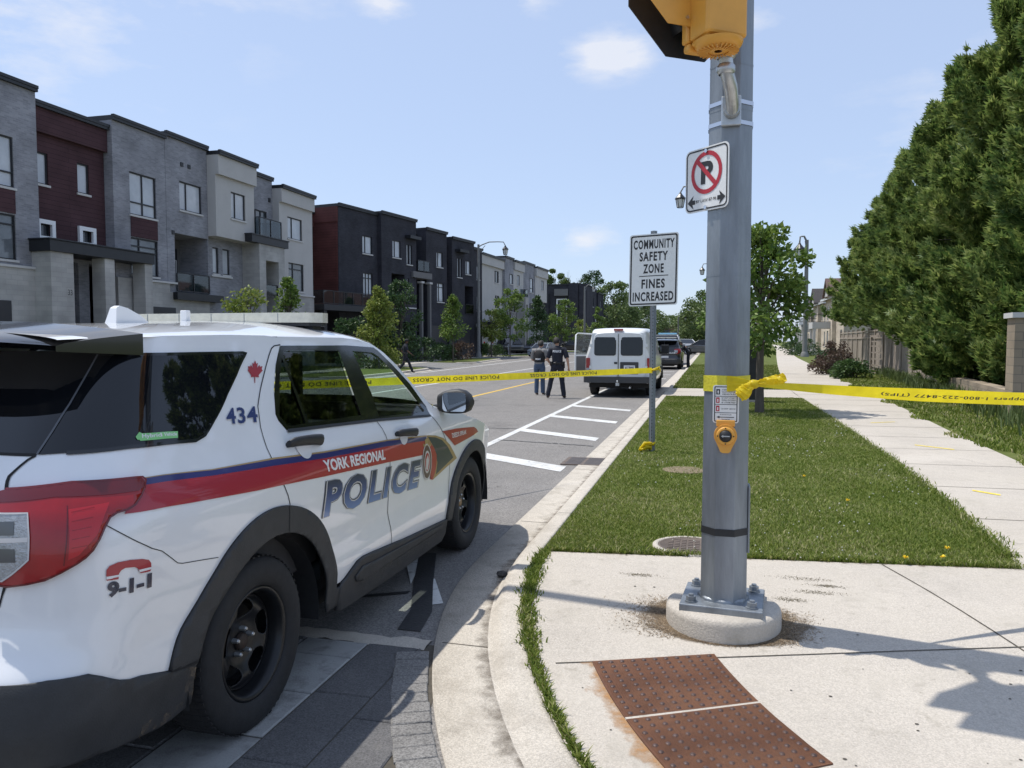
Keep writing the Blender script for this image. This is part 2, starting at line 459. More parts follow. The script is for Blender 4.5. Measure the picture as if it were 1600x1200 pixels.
# slanted front edge of the turf: from the kerb (y 5.98) to the pavement (y 6.4)
PAD = [.12, .35, .6, 1.0, 1.5, 2.0, 2.5, 2.9, 3.2, 3.5, 3.8, 4.1, 4.4, 4.7, 5.0, 5.2, 5.4, 5.55]
pb = MB(); vs = []
for y in PAD + [5.60]:
    a = kerb_x(y) + .002; c = 6.0
    for k in range(9): vs.append((a + (c - a) * k / 8, y + (.0 if y < 5.58 else (.115 * (a + (c - a) * k / 8 - a))), H(y)))
pb.add(vs, [(j * 9 + i, j * 9 + i + 1, (j + 1) * 9 + i + 1, (j + 1) * 9 + i) for j in range(len(PAD)) for i in range(8)], True)
struct(pb.build('corner_pavement', M['conc_walk']))
vb = MB(); vr = [5.6, 6.5, 7.5] + ROWS[3:13]; vv = []
for y in vr:
    for k in range(7):
        x = KX + (swl(max(y, 6)) - KX) * k / 6; vv.append((x, y + (.115 * (x - KX) if y < 6 else 0), .106))
vb.add(vv, [(j * 7 + i, j * 7 + i + 1, (j + 1) * 7 + i + 1, (j + 1) * 7 + i) for j in range(len(vr) - 1) for i in range(6)], True)
struct(vb.build('verge', M['soil_grass']))
strip([22.55, 24.4, 26.17], lambda y: kerb_x(y), swl, 'cross_path', M['conc_walk'])
strip(ROWS[13:], lambda y: kerb_x(y), swl, 'verge', M['soil_grass'], -.004)
strip(ROWS, swl, swr, 'pavement', M['conc_walk'])
strip(ROWS, swr, lambda y: 80., 'lawn', M['soil_grass'], -.004)
lp = MB(); lp.quad((6.0, .07, .02), (80, .07, .02), (80, 6.0, .105), (6.0, 6.0, .105)); struct(lp.build('lawn', M['soil_grass']))

# joints between slabs
jt = MB()
def jline(a, b, w=.009, dz=.0035):
    a = Vector((*a, 0)); b = Vector((*b, 0)); d = (b - a).normalized(); s = Vector((-d.y, d.x, 0)) * w * .5
    n = max(1, int((b - a).length / .25)); rnd = random.Random(3)
    for i in range(n):
        p = a + (b - a) * (i / n); q = a + (b - a) * ((i + 1) / n)
        p = p + s * rnd.uniform(-.2, .2)
        jt.add([(p.x - s.x, p.y - s.y, H(p.y) + dz), (p.x + s.x, p.y + s.y, H(p.y) + dz), (q.x + s.x, q.y + s.y, H(q.y) + dz), (q.x - s.x, q.y - s.y, H(q.y) + dz)], [(0, 1, 2, 3)])
jline((-.75, 3.80), (6.0, 5.88)); jline((1.2, 5.86), (1.62, 4.45)); jline((1.62, 4.45), (2.2, 2.4), .006)
for y in (7.6, 9.2, 10.8, 12.3, 13.8, 15.4, 17.0, 18.6, 20.3, 22, 24, 26, 28, 30, 32.5, 35, 38): jline((swl(y), y), (swr(y), y + .06), .012 if y < 14 else .02)
jline((-1.21, 24.4), (2.45, 24.4), .02)
struct(jt.build('pavement_joint', M['joint']))

# painted lines
pw = MB()
def stripe(mb, x0, x1, y0, y1, z=.005, sk=0.): mb.add([(x0, y0, z), (x1, y0 + sk, z), (x1, y1 + sk, z), (x0, y1, z)], [(0, 1, 2, 3)])
stripe(pw, -3.56, -3.43, 9.2, 250)
for y in (10.75, 13.9, 16.7, 19.5): stripe(pw, -3.44, -1.86, y, y + .42, .0052, -1.05)
for y in (34.5, 38.5, 42.5): stripe(pw, -3.4, -1.9, y, y + .3, .0052)
stripe(pw, -10.55, -10.42, -40, 250)
pw.add([(-14.75, 20, .005), (-14.6, 20, .005), (-14.6, 38, .005), (-15.3, 66, .005), (-15.3, 200, .005), (-15.45, 200, .005), (-15.45, 66, .005), (-14.75, 38, .005)], [(0, 1, 2, 7), (7, 2, 3, 6), (6, 3, 4, 5)])
# shark teeth under the cruiser and the worn crosswalk line
pw.add([(-2.28, 5.5, .005), (-2.17, 5.64, .005), (-2.0, 4.92, .005)], [(0, 2, 1)])
pw.add([(-1.93, 5.05, .005), (-1.88, 5.08, .005), (-1.65, 4.61, .005), (-1.76, 4.53, .005)], [(0, 3, 2, 1)])
struct(pw.build('road_marking', M['paint_white'], fix=True))
py = MB(); stripe(py, -7.02, -6.89, 8.5, 260); struct(py.build('centre_line', M['paint_yellow']))
tr_ = MB()
for x, w in ((-2.16, .09),):
    pts = [(-2.15, 5.7), (-1.9, 4.95), (-1.72, 4.45), (-1.67, 4.12)]
    for (a, b) in zip(pts, pts[1:]): tr_.add([(a[0] - w, a[1], .006), (a[0] + w * .6, a[1], .006), (b[0] + w * .6, b[1], .006), (b[0] - w, b[1], .006)], [(0, 1, 2, 3)])
tr_.add([(-2.9, 4.18, .0065), (-1.95, 4.73, .0065), (-1.94, 4.79, .0065), (-2.9, 4.24, .0065)], [(0, 1, 2, 3)])
rr = random.Random(8)
for (x0, y0, x1, y1) in ((-12, 20.5, -6.9, 20.9), (-10.3, 27, -8.4, 27.6), (-6.7, 29.5, -3.7, 30.2), (-9.5, 14, -3.6, 14.3), (-8.2, 22.5, -8.0, 24.5), (-3.5, 12.6, -1.8, 12.2), (-12, 33, -7, 33.5), (-14, 48, -4, 48.6), (-6.6, 8, -6.4, 21)):
    n = 14
    for i in range(n):
        a = (x0 + (x1 - x0) * i / n + rr.uniform(-.02, .02), y0 + (y1 - y0) * i / n + rr.uniform(-.03, .03)); b = (x0 + (x1 - x0) * (i + 1) / n, y0 + (y1 - y0) * (i + 1) / n)
        if abs(x1 - x0) > abs(y1 - y0): tr_.add([(a[0], a[1] - .02, .0065), (b[0], b[1] - .02, .0065), (b[0], b[1] + .02, .0065), (a[0], a[1] + .02, .0065)], [(0, 1, 2, 3)])
        else: tr_.add([(a[0] - .012, a[1], .0065), (a[0] + .012, a[1], .0065), (b[0] + .012, b[1], .0065), (b[0] - .012, b[1], .0065)], [(0, 1, 2, 3)])
gx = kerb_pts(.515); 
struct(tr_.build('tar_seam', M['tar']))

# the paved crossing beneath the cruiser's rear: dark slabs, a soldier course along the gutter, a concrete edging
M['slab'] = mat('dark_paving_slab', (.115, .112, .112), .9, 0, .12, 2.5, .4, 130, spec=.25); speckle(M['slab'], 170, .72, 1.4, .8); stains(M['slab'], 5, (.2, .185, .165), .58, .85, .5)
M['slab_white'] = mat('painted_paving_slab', (.31, .31, .30), .85, 0, .1, 4, .3, 100); stains(M['slab_white'], 7, (.14, .135, .13), .5, .68, .8)
rs = random.Random(5)
sl = MB(); sw_ = MB(); so = MB()
sb = MB(); sb.quad((-15, -1.5, .003), (-.2, -1.5, .003), (-1.38, 3.95, .003), (-15, 3.95, .003)); struct(sb.build('paving_bed', M['joint']))
def slab(mb, x0, x1, y0, y1, rnd=rs):
    ge = lambda q: KC[0] - math.sqrt(max(0, (KR + .545) ** 2 - (KC[1] - q) ** 2)) - .03
    xt, xb = min(x1, ge(y1)), min(x1, ge(y0))
    if xt < x0 + .02: xt = x0 + .02
    if xb < x0 + .03: return
    z = .011 + rnd.uniform(-.002, .002); j = .004
    x0 += j; xt -= j; xb -= j; y0 += j; y1 -= j; e = .006
    t = [rnd.uniform(-.002, .002) for _ in range(4)]
    mb.add([(x0, y0, .0), (xb, y0, .0), (xt, y1, .0), (x0, y1, .0), (x0, y0, z - e), (xb, y0, z - e), (xt, y1, z - e), (x0, y1, z - e),
            (x0 + e, y0 + e, z + t[0]), (xb - e, y0 + e, z + t[1]), (xt - e, y1 - e, z + t[2]), (x0 + e, y1 - e, z + t[3])],
           [(0, 1, 5, 4), (1, 2, 6, 5), (2, 3, 7, 6), (3, 0, 4, 7), (4, 5, 9, 8), (5, 6, 10, 9), (6, 7, 11, 10), (7, 4, 8, 11), (8, 9, 10, 11)])
cols = [-1.235, -1.535, -1.83, -2.21, -2.6, -3.0, -3.4, -3.8, -4.2, -4.6, -5.0, -5.4, -5.8]
for k in range(len(cols) - 1):
    y = 3.88 - (.2, .0, .22, .04, .3, .1, .25, 0, .2, .1, .3, .1)[k]
    if y < 3.86: slab(sw_ if k == 2 else sl, cols[k + 1], cols[k], y, 3.88)
    while y > -1.4:
        h = .61 if k != 2 else .2
        if k == 2 and y < 3.7: h = .42
        slab(sw_ if k in (2, 7, 8) else sl, cols[k + 1], cols[k], max(y - h, -1.4), y); y -= h
for i in range(36):
    # soldier course: slim slabs set square to the gutter's curve
    ta, tb = R(197.6 + .905 * i), R(197.6 + .905 * i + .87); ra, rb = KR + .522, KR + .522 + .178
    z = .0165 + rs.uniform(-.002, .002); j = rs.uniform(-.004, .004)
    P = [(KC[0] + (rr + j) * math.cos(t), KC[1] + (rr + j) * math.sin(t)) for rr, t in ((ra, ta), (rb, ta), (rb, tb), (ra, tb))]
    cx, cy = sum(p[0] for p in P) / 4, sum(p[1] for p in P) / 4
    Q = [(cx + (p[0] - cx) * .94, cy + (p[1] - cy) * .90) for p in P]
    if cy < 3.88: so.add([(*p, .0) for p in P] + [(*p, z - .005) for p in P] + [(*p, z) for p in Q], [(0, 1, 5, 4), (1, 2, 6, 5), (2, 3, 7, 6), (3, 0, 4, 7), (4, 5, 9, 8), (5, 6, 10, 9), (6, 7, 11, 10), (7, 4, 8, 11), (8, 9, 10, 11)])
struct(sl.build('paving_slabs', M['slab'], fix=False)); struct(sw_.build('crossing_line_slabs', M['slab_white'], fix=False))
M['slab_edge'] = mat('soldier_course_slab', (.19, .182, .172), .9, 0, .15, 3, .4, 120); speckle(M['slab_edge'], 150, .6, 1.5, .8); stains(M['slab_edge'], 8, (.32, .31, .29), .58, .8, .7)
struct(so.build('soldier_course', M['slab_edge'], fix=False))
re_ = random.Random(31); n_e = 220; edge_n = [[re_.gauss(0, .012) for _ in range(n_e + 1)] for _ in range(2)]; drop_e = [max(0, re_.gauss(-.2, .35)) * .012 for _ in range(n_e + 1)]
ed = MB(); ed.grid(n_e, 4, lambda u, v: (-15 + 13.50 * u, 3.885 + .135 * v + (edge_n[0][round(u * n_e)] * (1 - v) + edge_n[1][round(u * n_e)] * v), (.003 if v in (0, 1) else .0135 - drop_e[round(u * n_e)])))
struct(ed.build('crossing_edging', M['conc_walk'], fix=False))

# left side of the street: kerb with drop-offs, lawns, pavement, driveways
lkx = lambda y: float(np.interp(y, [p[1] for p in LK], [p[0] for p in LK]))
DR = [(-20, -14), (2, 8), (24, 30), (43, 52.5), (66, 75.5), (92, 100), (116, 124)]            # driveway mouths
segs = []; y0 = -60.
for a, b in DR: segs.append((y0, a)); y0 = b
segs.append((y0, 300.))
lk = MB(); ll = MB(); lpv = MB(); ldr = MB(); lyd = MB()
def flare(y, a, b):
    """islands round off towards the driveways on each side"""
    d = min(y - a, b - y); return 1.1 * (1 - sstep(d / 1.6)) if d < 1.6 else 0.
for a, b in segs:
    ys = sorted(set([a, a + .3, a + .7, a + 1.1, a + 1.6, b - 1.6, b - 1.1, b - .7, b - .3, b] + list(np.arange(a + 2, b - 2, 4.))))
    A = []; 
    for y in ys:
        x = lkx(y) - flare(y, a, b); A.append((x, y))
    n = len(A); vs = []
    for (ox, z) in ((.30, .006), (.02, .012), (0, .11), (-.15, .125), (-.17, -.02)): vs += [(x + ox, y, z) for x, y in A]
    lk.add(vs, [(k * n + i, k * n + i + 1, (k + 1) * n + i + 1, (k + 1) * n + i) for k in range(4) for i in range(n - 1)], False)
    vs = [(x - .15, y, .118) for x, y in A] + [(lkx(y) - 3.4, y, .118) for x, y in A]
    ll.add(vs, [(i, i + 1, n + i + 1, n + i) for i in range(n - 1)])
ys = list(np.arange(-60, 300, 6.))
n = len(ys)
lpv.add([(lkx(y) - 3.4, y, .12) for y in ys] + [(lkx(y) - 5.0, y, .12) for y in ys], [(i, i + 1, n + i + 1, n + i) for i in range(n - 1)])
lyd.add([(lkx(y) - 5.0, y, .115) for y in ys] + [(-70, y, .115) for y in ys], [(i, i + 1, n + i + 1, n + i) for i in range(n - 1)])
for a, b in DR:
    ldr.add([(lkx(a) + .02, a, .004), (lkx(b) + .02, b, .004), (lkx(b) - 1.2, b, .09), (lkx(a) - 1.2, a, .09), (lkx(b) - 3.39, b, .122), (lkx(a) - 3.39, a, .122)], [(0, 1, 2, 3), (3, 2, 4, 5)])
    ldr.add([(lkx(a) - 5.0, a, .122), (lkx(b) - 5.0, b, .122), (-25.5, b, .14), (-25.5, a, .14)], [(0, 1, 2, 3)])
struct(lk.build('kerb', M['conc_kerb'])); struct(ll.build('verge', M['soil_grass'])); struct(lpv.build('pavement', M['conc_walk']))
struct(lyd.build('front_lawn', M['soil_grass'])); struct(ldr.build('driveway', M['drive']))

# turf blades: the near verge, the strip beside the wall and the weeds in the gap behind the kerb
M['blade'] = mat('grass_blade', (.075, .125, .026), .6, 0, .0, 1, spec=.25)
def leaf_var(m, c0, c1, scale, c2=None, amt=.5, trans=.35):
    """leaf colour from noise in space, with some light passing through"""
    nt = m.node_tree; b = nt.nodes['Principled BSDF']; o = nt.nodes['Material Output']
    t = nt.nodes.new('ShaderNodeTexCoord')
    n = nt.nodes.new('ShaderNodeTexNoise'); n.inputs['Scale'].default_value = scale; n.inputs['Detail'].default_value = 3
    nt.links.new(t.outputs['Object'], n.inputs['Vector'])
    gi = nt.nodes.new('ShaderNodeNewGeometry')
    ad = nt.nodes.new('ShaderNodeMath'); ad.operation = 'MULTIPLY_ADD'; ad.inputs[1].default_value = amt; 
    nt.links.new(gi.outputs['Random Per Island'], ad.inputs[0])
    su = nt.nodes.new('ShaderNodeMath'); su.operation = 'SUBTRACT'; su.inputs[1].default_value = amt * .5
    nt.links.new(n.outputs['Fac'], su.inputs[0]); nt.links.new(su.outputs[0], ad.inputs[2])
    r = nt.nodes.new('ShaderNodeValToRGB'); r.color_ramp.elements[0].position = .25; r.color_ramp.elements[1].position = .75
    r.color_ramp.elements[0].color = (*c0, 1); r.color_ramp.elements[1].color = (*c1, 1)
    if c2:
        e = r.color_ramp.elements.new(.93); e.color = (*c2, 1)
    nt.links.new(ad.outputs[0], r.inputs[0]); nt.links.new(r.outputs[0], b.inputs['Base Color'])
    if trans:
        tr = nt.nodes.new('ShaderNodeBsdfTranslucent'); nt.links.new(r.outputs[0], tr.inputs[0])
        mx = nt.nodes.new('ShaderNodeMixShader'); mx.inputs[0].default_value = trans
        nt.links.new(b.outputs[0], mx.inputs[1]); nt.links.new(tr.outputs[0], mx.inputs[2]); nt.links.new(mx.outputs[0], o.inputs['Surface'])
    return m
leaf_var(M['blade'], (.11, .165, .020), (.25, .285, .062), .9, (.42, .39, .20), .9, .3)
rng = np.random.default_rng(11)
def blades(name, pts, zs, hmin, hmax, w, m, lean=.5, label=None, cat='grass'):
    n = len(pts)
    a = rng.uniform(0, 2 * PI, n); h = rng.uniform(hmin, hmax, n); w = w * rng.uniform(.7, 1.3, n)
    la = rng.uniform(0, 2 * PI, n); l = rng.uniform(.1, 1, n) * lean * h
    dx, dy = np.cos(a) * w / 2, np.sin(a) * w / 2
    tx, ty = np.cos(la) * l, np.sin(la) * l
    V = np.zeros((n, 5, 3)); x, y = pts[:, 0], pts[:, 1]
    V[:, 0] = np.stack([x - dx, y - dy, zs], 1); V[:, 1] = np.stack([x + dx, y + dy, zs], 1)
    V[:, 2] = np.stack([x + dx * .8 + tx * .35, y + dy * .8 + ty * .35, zs + h * .6], 1); V[:, 3] = np.stack([x - dx * .8 + tx * .35, y - dy * .8 + ty * .35, zs + h * .6], 1)
    V[:, 4] = np.stack([x + tx, y + ty, zs + h * .95], 1)
    base = (np.arange(n) * 5)[:, None]
    F = np.concatenate([base + np.array([[0, 1, 2]]), base + np.array([[0, 2, 3]]), base + np.array([[3, 2, 4]])])
    o = np_mesh(name, V.reshape(-1, 3), F, m)
    return stuff(o, label, cat)
def scatter(n, xa, xb, y0, y1, p=1.0):
    """random points between the lines xa(y), xb(y), thinning with distance when p > 1"""
    t = rng.uniform(0, 1, n) ** p; y = y0 + (y1 - y0) * t
    a = np.array([xa(v) for v in y]); b = np.array([xb(v) for v in y])
    return np.stack([a + (b - a) * rng.uniform(0, 1, n), y], 1)
Hn = lambda P: np.array([H(v) for v in P[:, 1]]) - .006
edge = lambda x: 5.99 + .14 * (x + 1.3) / 3.6
P1 = scatter(210000, lambda y: kerb_x(y) + .01, lambda y: swl(y) + .03, 5.55, 22.5, 1.9)
P1 = P1[P1[:, 1] > 5.61 + .115 * (P1[:, 0] + 1.22)]
dm = ((P1[:, 0] + .13) / .31) ** 2 + ((P1[:, 1] - 6.02) / .23) ** 2; P1 = P1[dm > 1]
dm = ((P1[:, 0] + .3) / .34) ** 2 + ((P1[:, 1] - 9.6) / .3) ** 2; P1 = P1[(dm > 1) | (rng.uniform(0, 1, len(P1)) < .25)]
sc_ = 1 + (P1[:, 1] - 6) / 10
blades('verge_grass', P1, Hn(P1), .010, .036, .0062 * sc_, M['blade'], 1.3, 'mown green lawn between the kerb and the pavement behind the steel pole')
# taller fringe where the turf meets concrete
fr_ = []
for i in range(5200):
    t = rng.uniform()
    if t < .42: x = rng.uniform(-1.18, 2.1); fr_.append((x, 5.61 + .115 * (x + 1.22) + abs(rng.normal(0, .035))))
    else:
        y = 6.3 + 14 * rng.uniform() ** 1.6; fr_.append((swl(y) + rng.normal(-.02, .05), y))
fr_ = np.array(fr_); blades('edge_grass', fr_, Hn(fr_), .02, .06, .010, M['blade'], 1.2, 'longer grass fringe along the edge of the concrete')
P2 = scatter(60000, lambda y: swr(y) - .02, lambda y: min(8.2, swr(y) + 3.6), 8, 45, 1.5)
wob = .16 * np.sin(P2[:, 1] * 1.7) + .1 * np.sin(P2[:, 1] * 4.3)
P2[:, 0] += np.where(P2[:, 0] - np.array([swr(v) for v in P2[:, 1]]) < .4, wob, 0)
blades('lawn_grass', P2, Hn(P2), .03, .09, .016 * (1 + (P2[:, 1] - 8) / 14), M['blade'], .9, 'rough grass between the pavement and the garden wall')
P3 = scatter(26000, lambda y: kerb_x(y) + .01, lambda y: swl(y), 26.2, 52, 1.3)
blades('far_verge_grass', P3, Hn(P3), .03, .08, .03, M['blade'], .9, 'mown lawn strip beyond the crossing path')
# the weedy gap between kerb and pad
W = []
for i in range(5200):
    y = 2.0 + 3.6 * rng.uniform(); wd = .055 * (.35 + .65 * min(1, max(0, (y - 3.3) / .9))) * (0.7 + .5 * math.sin(y * 9) ** 2)
    W.append((kerb_x(y) + .03 + rng.normal(0, wd * .55), y))
W = np.array(W); blades('kerb_weeds', W, Hn(W) + .003, .012, .05, .009, M['blade'], 1.2, 'line of grass and weeds growing in the gap behind the kerb')
M['straw'] = mat('dry_straw', (.23, .17, .10), .9); leaf_var(M['straw'], (.15, .11, .07), (.36, .27, .175), 6, None, .8, 0)
S = []
for i in range(9000):
    a = rng.uniform(0, 2 * PI); lob = max(0, abs(math.cos(a)) - .55) / .45; r = .325 + abs(rng.normal(0, .012 + .13 * lob * (1.0 if math.cos(a) < 0 else .62))); S.append((.085 + r * math.cos(a), 4.53 + r * math.sin(a) * .95))
S = np.array(S); blades('dry_clippings', S, Hn(S) + .006, .003, .009, .004, M['straw'], 6.0, 'dry brown clippings heaped round the concrete footing', 'clippings')
M['clump'] = mat('dirt_clump', (.17, .145, .10), .95, 0, .3, 30)
S2 = []
for cx, cy, rx, ry in ((.62, 5.38, .10, .02), (.66, 5.12, .08, .02), (.76, 5.26, .05, .015), (-.45, 5.2, .06, .015), (.5, 4.95, .05, .02)):
    for i in range(260): S2.append((cx + rng.normal(0, rx), cy + rng.normal(0, ry)))
S2 = np.array(S2); blades('dirt_crumbs', S2, Hn(S2) + .005, .002, .006, .005, M['clump'], 5.0, 'scattered crumbs of dried mud on the pavement', 'dirt')

def stain_mat(name, col, scale, thr, grad=None, soft=.12, amount=.8):
    """a stain with ragged edges: noise (and an optional fall-off along local x) decides where it lies"""
    m = bpy.data.materials.new(name); m.use_nodes = True; nt = m.node_tree; b = nt.nodes['Principled BSDF']; o = nt.nodes['Material Output']
    b.inputs['Base Color'].default_value = (*col, 1); b.inputs['Roughness'].default_value = .95; b.inputs['Specular IOR Level'].default_value = .2
    t = nt.nodes.new('ShaderNodeTexCoord'); n = nt.nodes.new('ShaderNodeTexNoise'); n.inputs['Scale'].default_value = scale; n.inputs['Detail'].default_value = 8; n.inputs['Roughness'].default_value = .7
    nt.links.new(t.outputs['Object'], n.inputs['Vector']); v = n.outputs['Fac']
    uv = nt.nodes.new('ShaderNodeUVMap'); sx = nt.nodes.new('ShaderNodeSeparateXYZ'); nt.links.new(uv.outputs[0], sx.inputs[0])
    a = nt.nodes.new('ShaderNodeMath'); a.operation = 'MULTIPLY_ADD'; nt.links.new(sx.outputs[0], a.inputs[0]); a.inputs[1].default_value = grad if grad else .0; nt.links.new(v, a.inputs[2])
    mr = nt.nodes.new('ShaderNodeMapRange'); mr.inputs['From Min'].default_value = thr; mr.inputs['From Max'].default_value = thr + soft; mr.inputs['To Max'].default_value = amount; nt.links.new(a.outputs[0], mr.inputs['Value'])
    tr = nt.nodes.new('ShaderNodeBsdfTransparent'); mx = nt.nodes.new('ShaderNodeMixShader'); nt.links.new(mr.outputs[0], mx.inputs[0]); nt.links.new(tr.outputs[0], mx.inputs[1]); nt.links.new(b.outputs[0], mx.inputs[2]); nt.links.new(mx.outputs[0], o.inputs['Surface'])
    return m
def sheet(name, nx, ny, fn, m, kind='stuff', label=None, cat='stain'):
    """thin sheet with uv: u runs from the stain's root (1) to where it dies out (0)"""
    b = MB(); b.grid(nx, ny, fn); o = b.build(name, m, fix=False); uv = o.data.uv_layers.new(name='UVMap')
    for p in o.data.polygons:
        for li in p.loop_indices:
            k = o.data.loops[li].vertex_index; uv.data[li].uv = (1 - (k % (nx + 1)) / nx, (k // (nx + 1)) / ny)
    return stuff(o, label, cat) if kind == 'stuff' else struct(o)
def band_fn(o0, o1, y0, y1, dz=.0):
    def f(u, v):
        y = y1 + (y0 - y1) * v; off = o0 + (o1 - o0) * u
        if y >= KC[1]: x, yy = KX - off, y
        else:
            a = math.pi + math.asin(min(1, (KC[1] - y) / KR)); x, yy = KC[0] + (KR + off) * math.cos(a), KC[1] + (KR + off) * math.sin(a)
        hgt = np.interp(off, [0, .02, .115, .15, .185, .21, .50], [H(y) * k_ + c_ for k_, c_ in ((1, .002), (1, .004), (.98, .004), (.8, .004), (.18, .006), (0, .010), (0, .012))])
        return (x, yy, float(hgt) + .0025 + dz)
    return f
M['st_dirt'] = stain_mat('gutter_dirt', (.085, .062, .04), 9, .92, .62, .35, .6)
sheet('gutter_dirt', 8, 120, band_fn(.205, .40, .8, 26), M['st_dirt'], label='brown dirt washed along the foot of the kerb')
M['st_grey'] = stain_mat('kerb_wear', (.23, .20, .16), 5, .5, None, .35, .38)
sheet('kerb_wear', 8, 120, band_fn(.21, .495, .6, 26, .001), M['st_grey'], label='grey wear in the gutter pan')
M['st_edge'] = stain_mat('edge_soil', (.11, .085, .05), 11, .95, .55, .2)
sheet('edge_soil', 6, 60, lambda u, v: (-1.2 + 4.0 * v, 5.605 + .115 * (4.0 * v) - .13 * u, .1128 if True else 0), M['st_edge'], label='strip of soil smeared on the concrete at the turf edge')

M['st_mat'] = stain_mat('mulch_stain', (.17, .125, .08), 7, .80, .62, .25, .9)
sheet('mulch_stain', 8, 60, lambda u, v: (.085 + (.31 + .36 * u) * math.cos(2 * PI * v), 4.53 + (.31 + .07 * u) * math.sin(2 * PI * v), H(4.53 + (.31 + .07 * u) * math.sin(2 * PI * v)) + .0035), M['st_mat'], label='brown mulch stain spreading round the concrete footing')
# white clover heads in the turf, hairline cracks and gum spots in the concrete
M['clover'] = mat('white_clover', (.5, .5, .42), .8)
Cq = scatter(520, lambda y: kerb_x(y) + .1, lambda y: swl(y) - .05, 5.8, 16, 1.5); Cq = Cq[(np.sin(Cq[:, 0] * 2.1 + Cq[:, 1]) + np.sin(Cq[:, 1] * 1.3 - Cq[:, 0] * 1.7) > .1)]
cz_ = Hn(Cq) + .03; nq = len(Cq); sz = .0065 * (1 + (Cq[:, 1] - 6) / 12) * rng.uniform(.6, 1.3, nq)
Vq = np.zeros((nq, 6, 3)); 
for i_, (dx_, dy_, dz_) in enumerate(((1, 0, 0), (0, 1, 0), (-1, 0, 0), (0, -1, 0), (0, 0, 1), (0, 0, -1))): Vq[:, i_] = np.stack([Cq[:, 0] + dx_ * sz, Cq[:, 1] + dy_ * sz, cz_ + dz_ * sz], 1)
bq = (np.arange(nq) * 6)[:, None]; Fq = np.concatenate([bq + np.array([f_]) for f_ in ([0, 1, 4], [1, 2, 4], [2, 3, 4], [3, 0, 4], [1, 0, 5], [2, 1, 5], [3, 2, 5], [0, 3, 5])])
stuff(np_mesh('clover_heads', Vq.reshape(-1, 3), Fq, M['clover']), 'tiny white clover heads scattered through the lawn', 'clover')
ck = MB(); rc_ = random.Random(21)
def crack(x, y, a, n, w=.003):
    p = Vector((x, y))
    for i in range(n):
        a += rc_.uniform(-1.1, 1.1) * .8; q = p + Vector((math.cos(a), math.sin(a))) * rc_.uniform(.04, .09); s_ = Vector((-math.sin(a), math.cos(a))) * w * rc_.uniform(.3, .8)
        ck.add([(p.x - s_.x, p.y - s_.y, H(p.y) + .003), (p.x + s_.x, p.y + s_.y, H(p.y) + .003), (q.x + s_.x, q.y + s_.y, H(q.y) + .003), (q.x - s_.x, q.y - s_.y, H(q.y) + .003)], [(0, 1, 2, 3)]); p = q
for c in ((3.0, 8.3, .2, 16), (3.2, 11.5, .3, 14), (2.6, 6.6, 1.0, 10)): crack(*c)
for i in range(70):
    x, y = rc_.uniform(-.6, 3.6), rc_.uniform(2.7, 5.5); r = rc_.uniform(.003, .009); ck.add([(x + r * math.cos(a), y + r * .8 * math.sin(a), H(y) + .003) for a in [2 * PI * k / 7 for k in range(7)]], [tuple(range(7))])
struct(ck.build('pavement_crack', M['joint']))

M['st_road'] = stain_mat('road_grime', (.075, .073, .072), .9, .5, None, .3, .34)
for x0_, x1_ in ((-6.7, -3.7), (-10.2, -7.2), (-14.4, -10.7)): sheet('road_grime', 4, 20, lambda u, v: (x0_ + (x1_ - x0_) * u, 4 + 90 * v, .0032), M['st_road'], label='darker grime and oil drips along the traffic lanes')
M['st_oil'] = stain_mat('oil_spots', (.035, .034, .034), 3.1, .62, None, .10, .6)
sheet('oil_spots', 4, 20, lambda u, v: (-3.3 + 1.4 * u, 7.5 + 26 * v, .0034), M['st_oil'], label='dark oil spots where cars park along the kerb')

# ------------------------------------------------------------------ the steel signal pole and what hangs on it
PX, PY = .09, 4.53
PZ = H(PY)
M['amber'] = mat('signal_amber_paint', (.72, .35, .055), .42, 0, .06, 8, .03, 120, spec=.5)
def octa(r, rot=22.5): return [(r / math.cos(PI / 8) * math.cos(R(rot + 45 * i)), r / math.cos(PI / 8) * math.sin(R(rot + 45 * i))) for i in range(8)]
pole = thing('signal_pole', 'tall octagonal galvanised steel signal pole bolted to a round concrete footing', 'signal pole', (PX, PY, 0))
mb = MB()
ft = []
for i in range(40):
    a = 2 * PI * i / 40; ft.append(a)
mb.lathe([(.322, -.05), (.322, PZ + .075), (.316, PZ + .098), (.30, PZ + .108), (.0001, PZ + .112)], 44)
fo = mb.build('footing', M['conc_walk'], pole)
FT = PZ + .112
mb = MB(); rz = Matrix.Rotation(R(-5), 4, 'Z')
mb.box(-.225, .225, -.21, .21, FT - .01, FT + .034, rz); bp_ = mb.build('base_plate', M['galv'], pole, bevel=.006)
for sx in (-1, 1):
    for sy in (-1, 1):
        c = rz @ Vector((sx * .165, sy * .15, 0)); b = MB()
        b.cyl((c.x, c.y, FT + .034), (c.x, c.y, FT + .041), .034, n=20); b.cyl((c.x, c.y, FT + .041), (c.x, c.y, FT + .066), .027, n=6, smooth=False); b.cyl((c.x, c.y, FT + .066), (c.x, c.y, FT + .078), .014, n=12)
        b.build('anchor_bolt', M['galv'], pole)
mb = MB(); Z0 = FT + .034; ZT = 9.2
r0, r1 = .127, .088
rad = lambda z: r0 + (r1 - r0) * (z - Z0) / (ZT - Z0)
lv = [Z0, 1.0, 2.2, 2.96, 3.6, 5, 7, ZT]
for a, b in zip(lv, lv[1:]):
    A = octa(rad(a)); B = octa(rad(b))
    mb.add([(x, y, a) for x, y in A] + [(x, y, b) for x, y in B], [(i, (i + 1) % 8, 8 + (i + 1) % 8, 8 + i) for i in range(8)])
mb.add([(x, y, ZT) for x, y in octa(r1)], [tuple(range(8))])
mb.lathe([(.146, Z0 - .002), (.144, Z0 + .012), (.132, Z0 + .02)], 8)
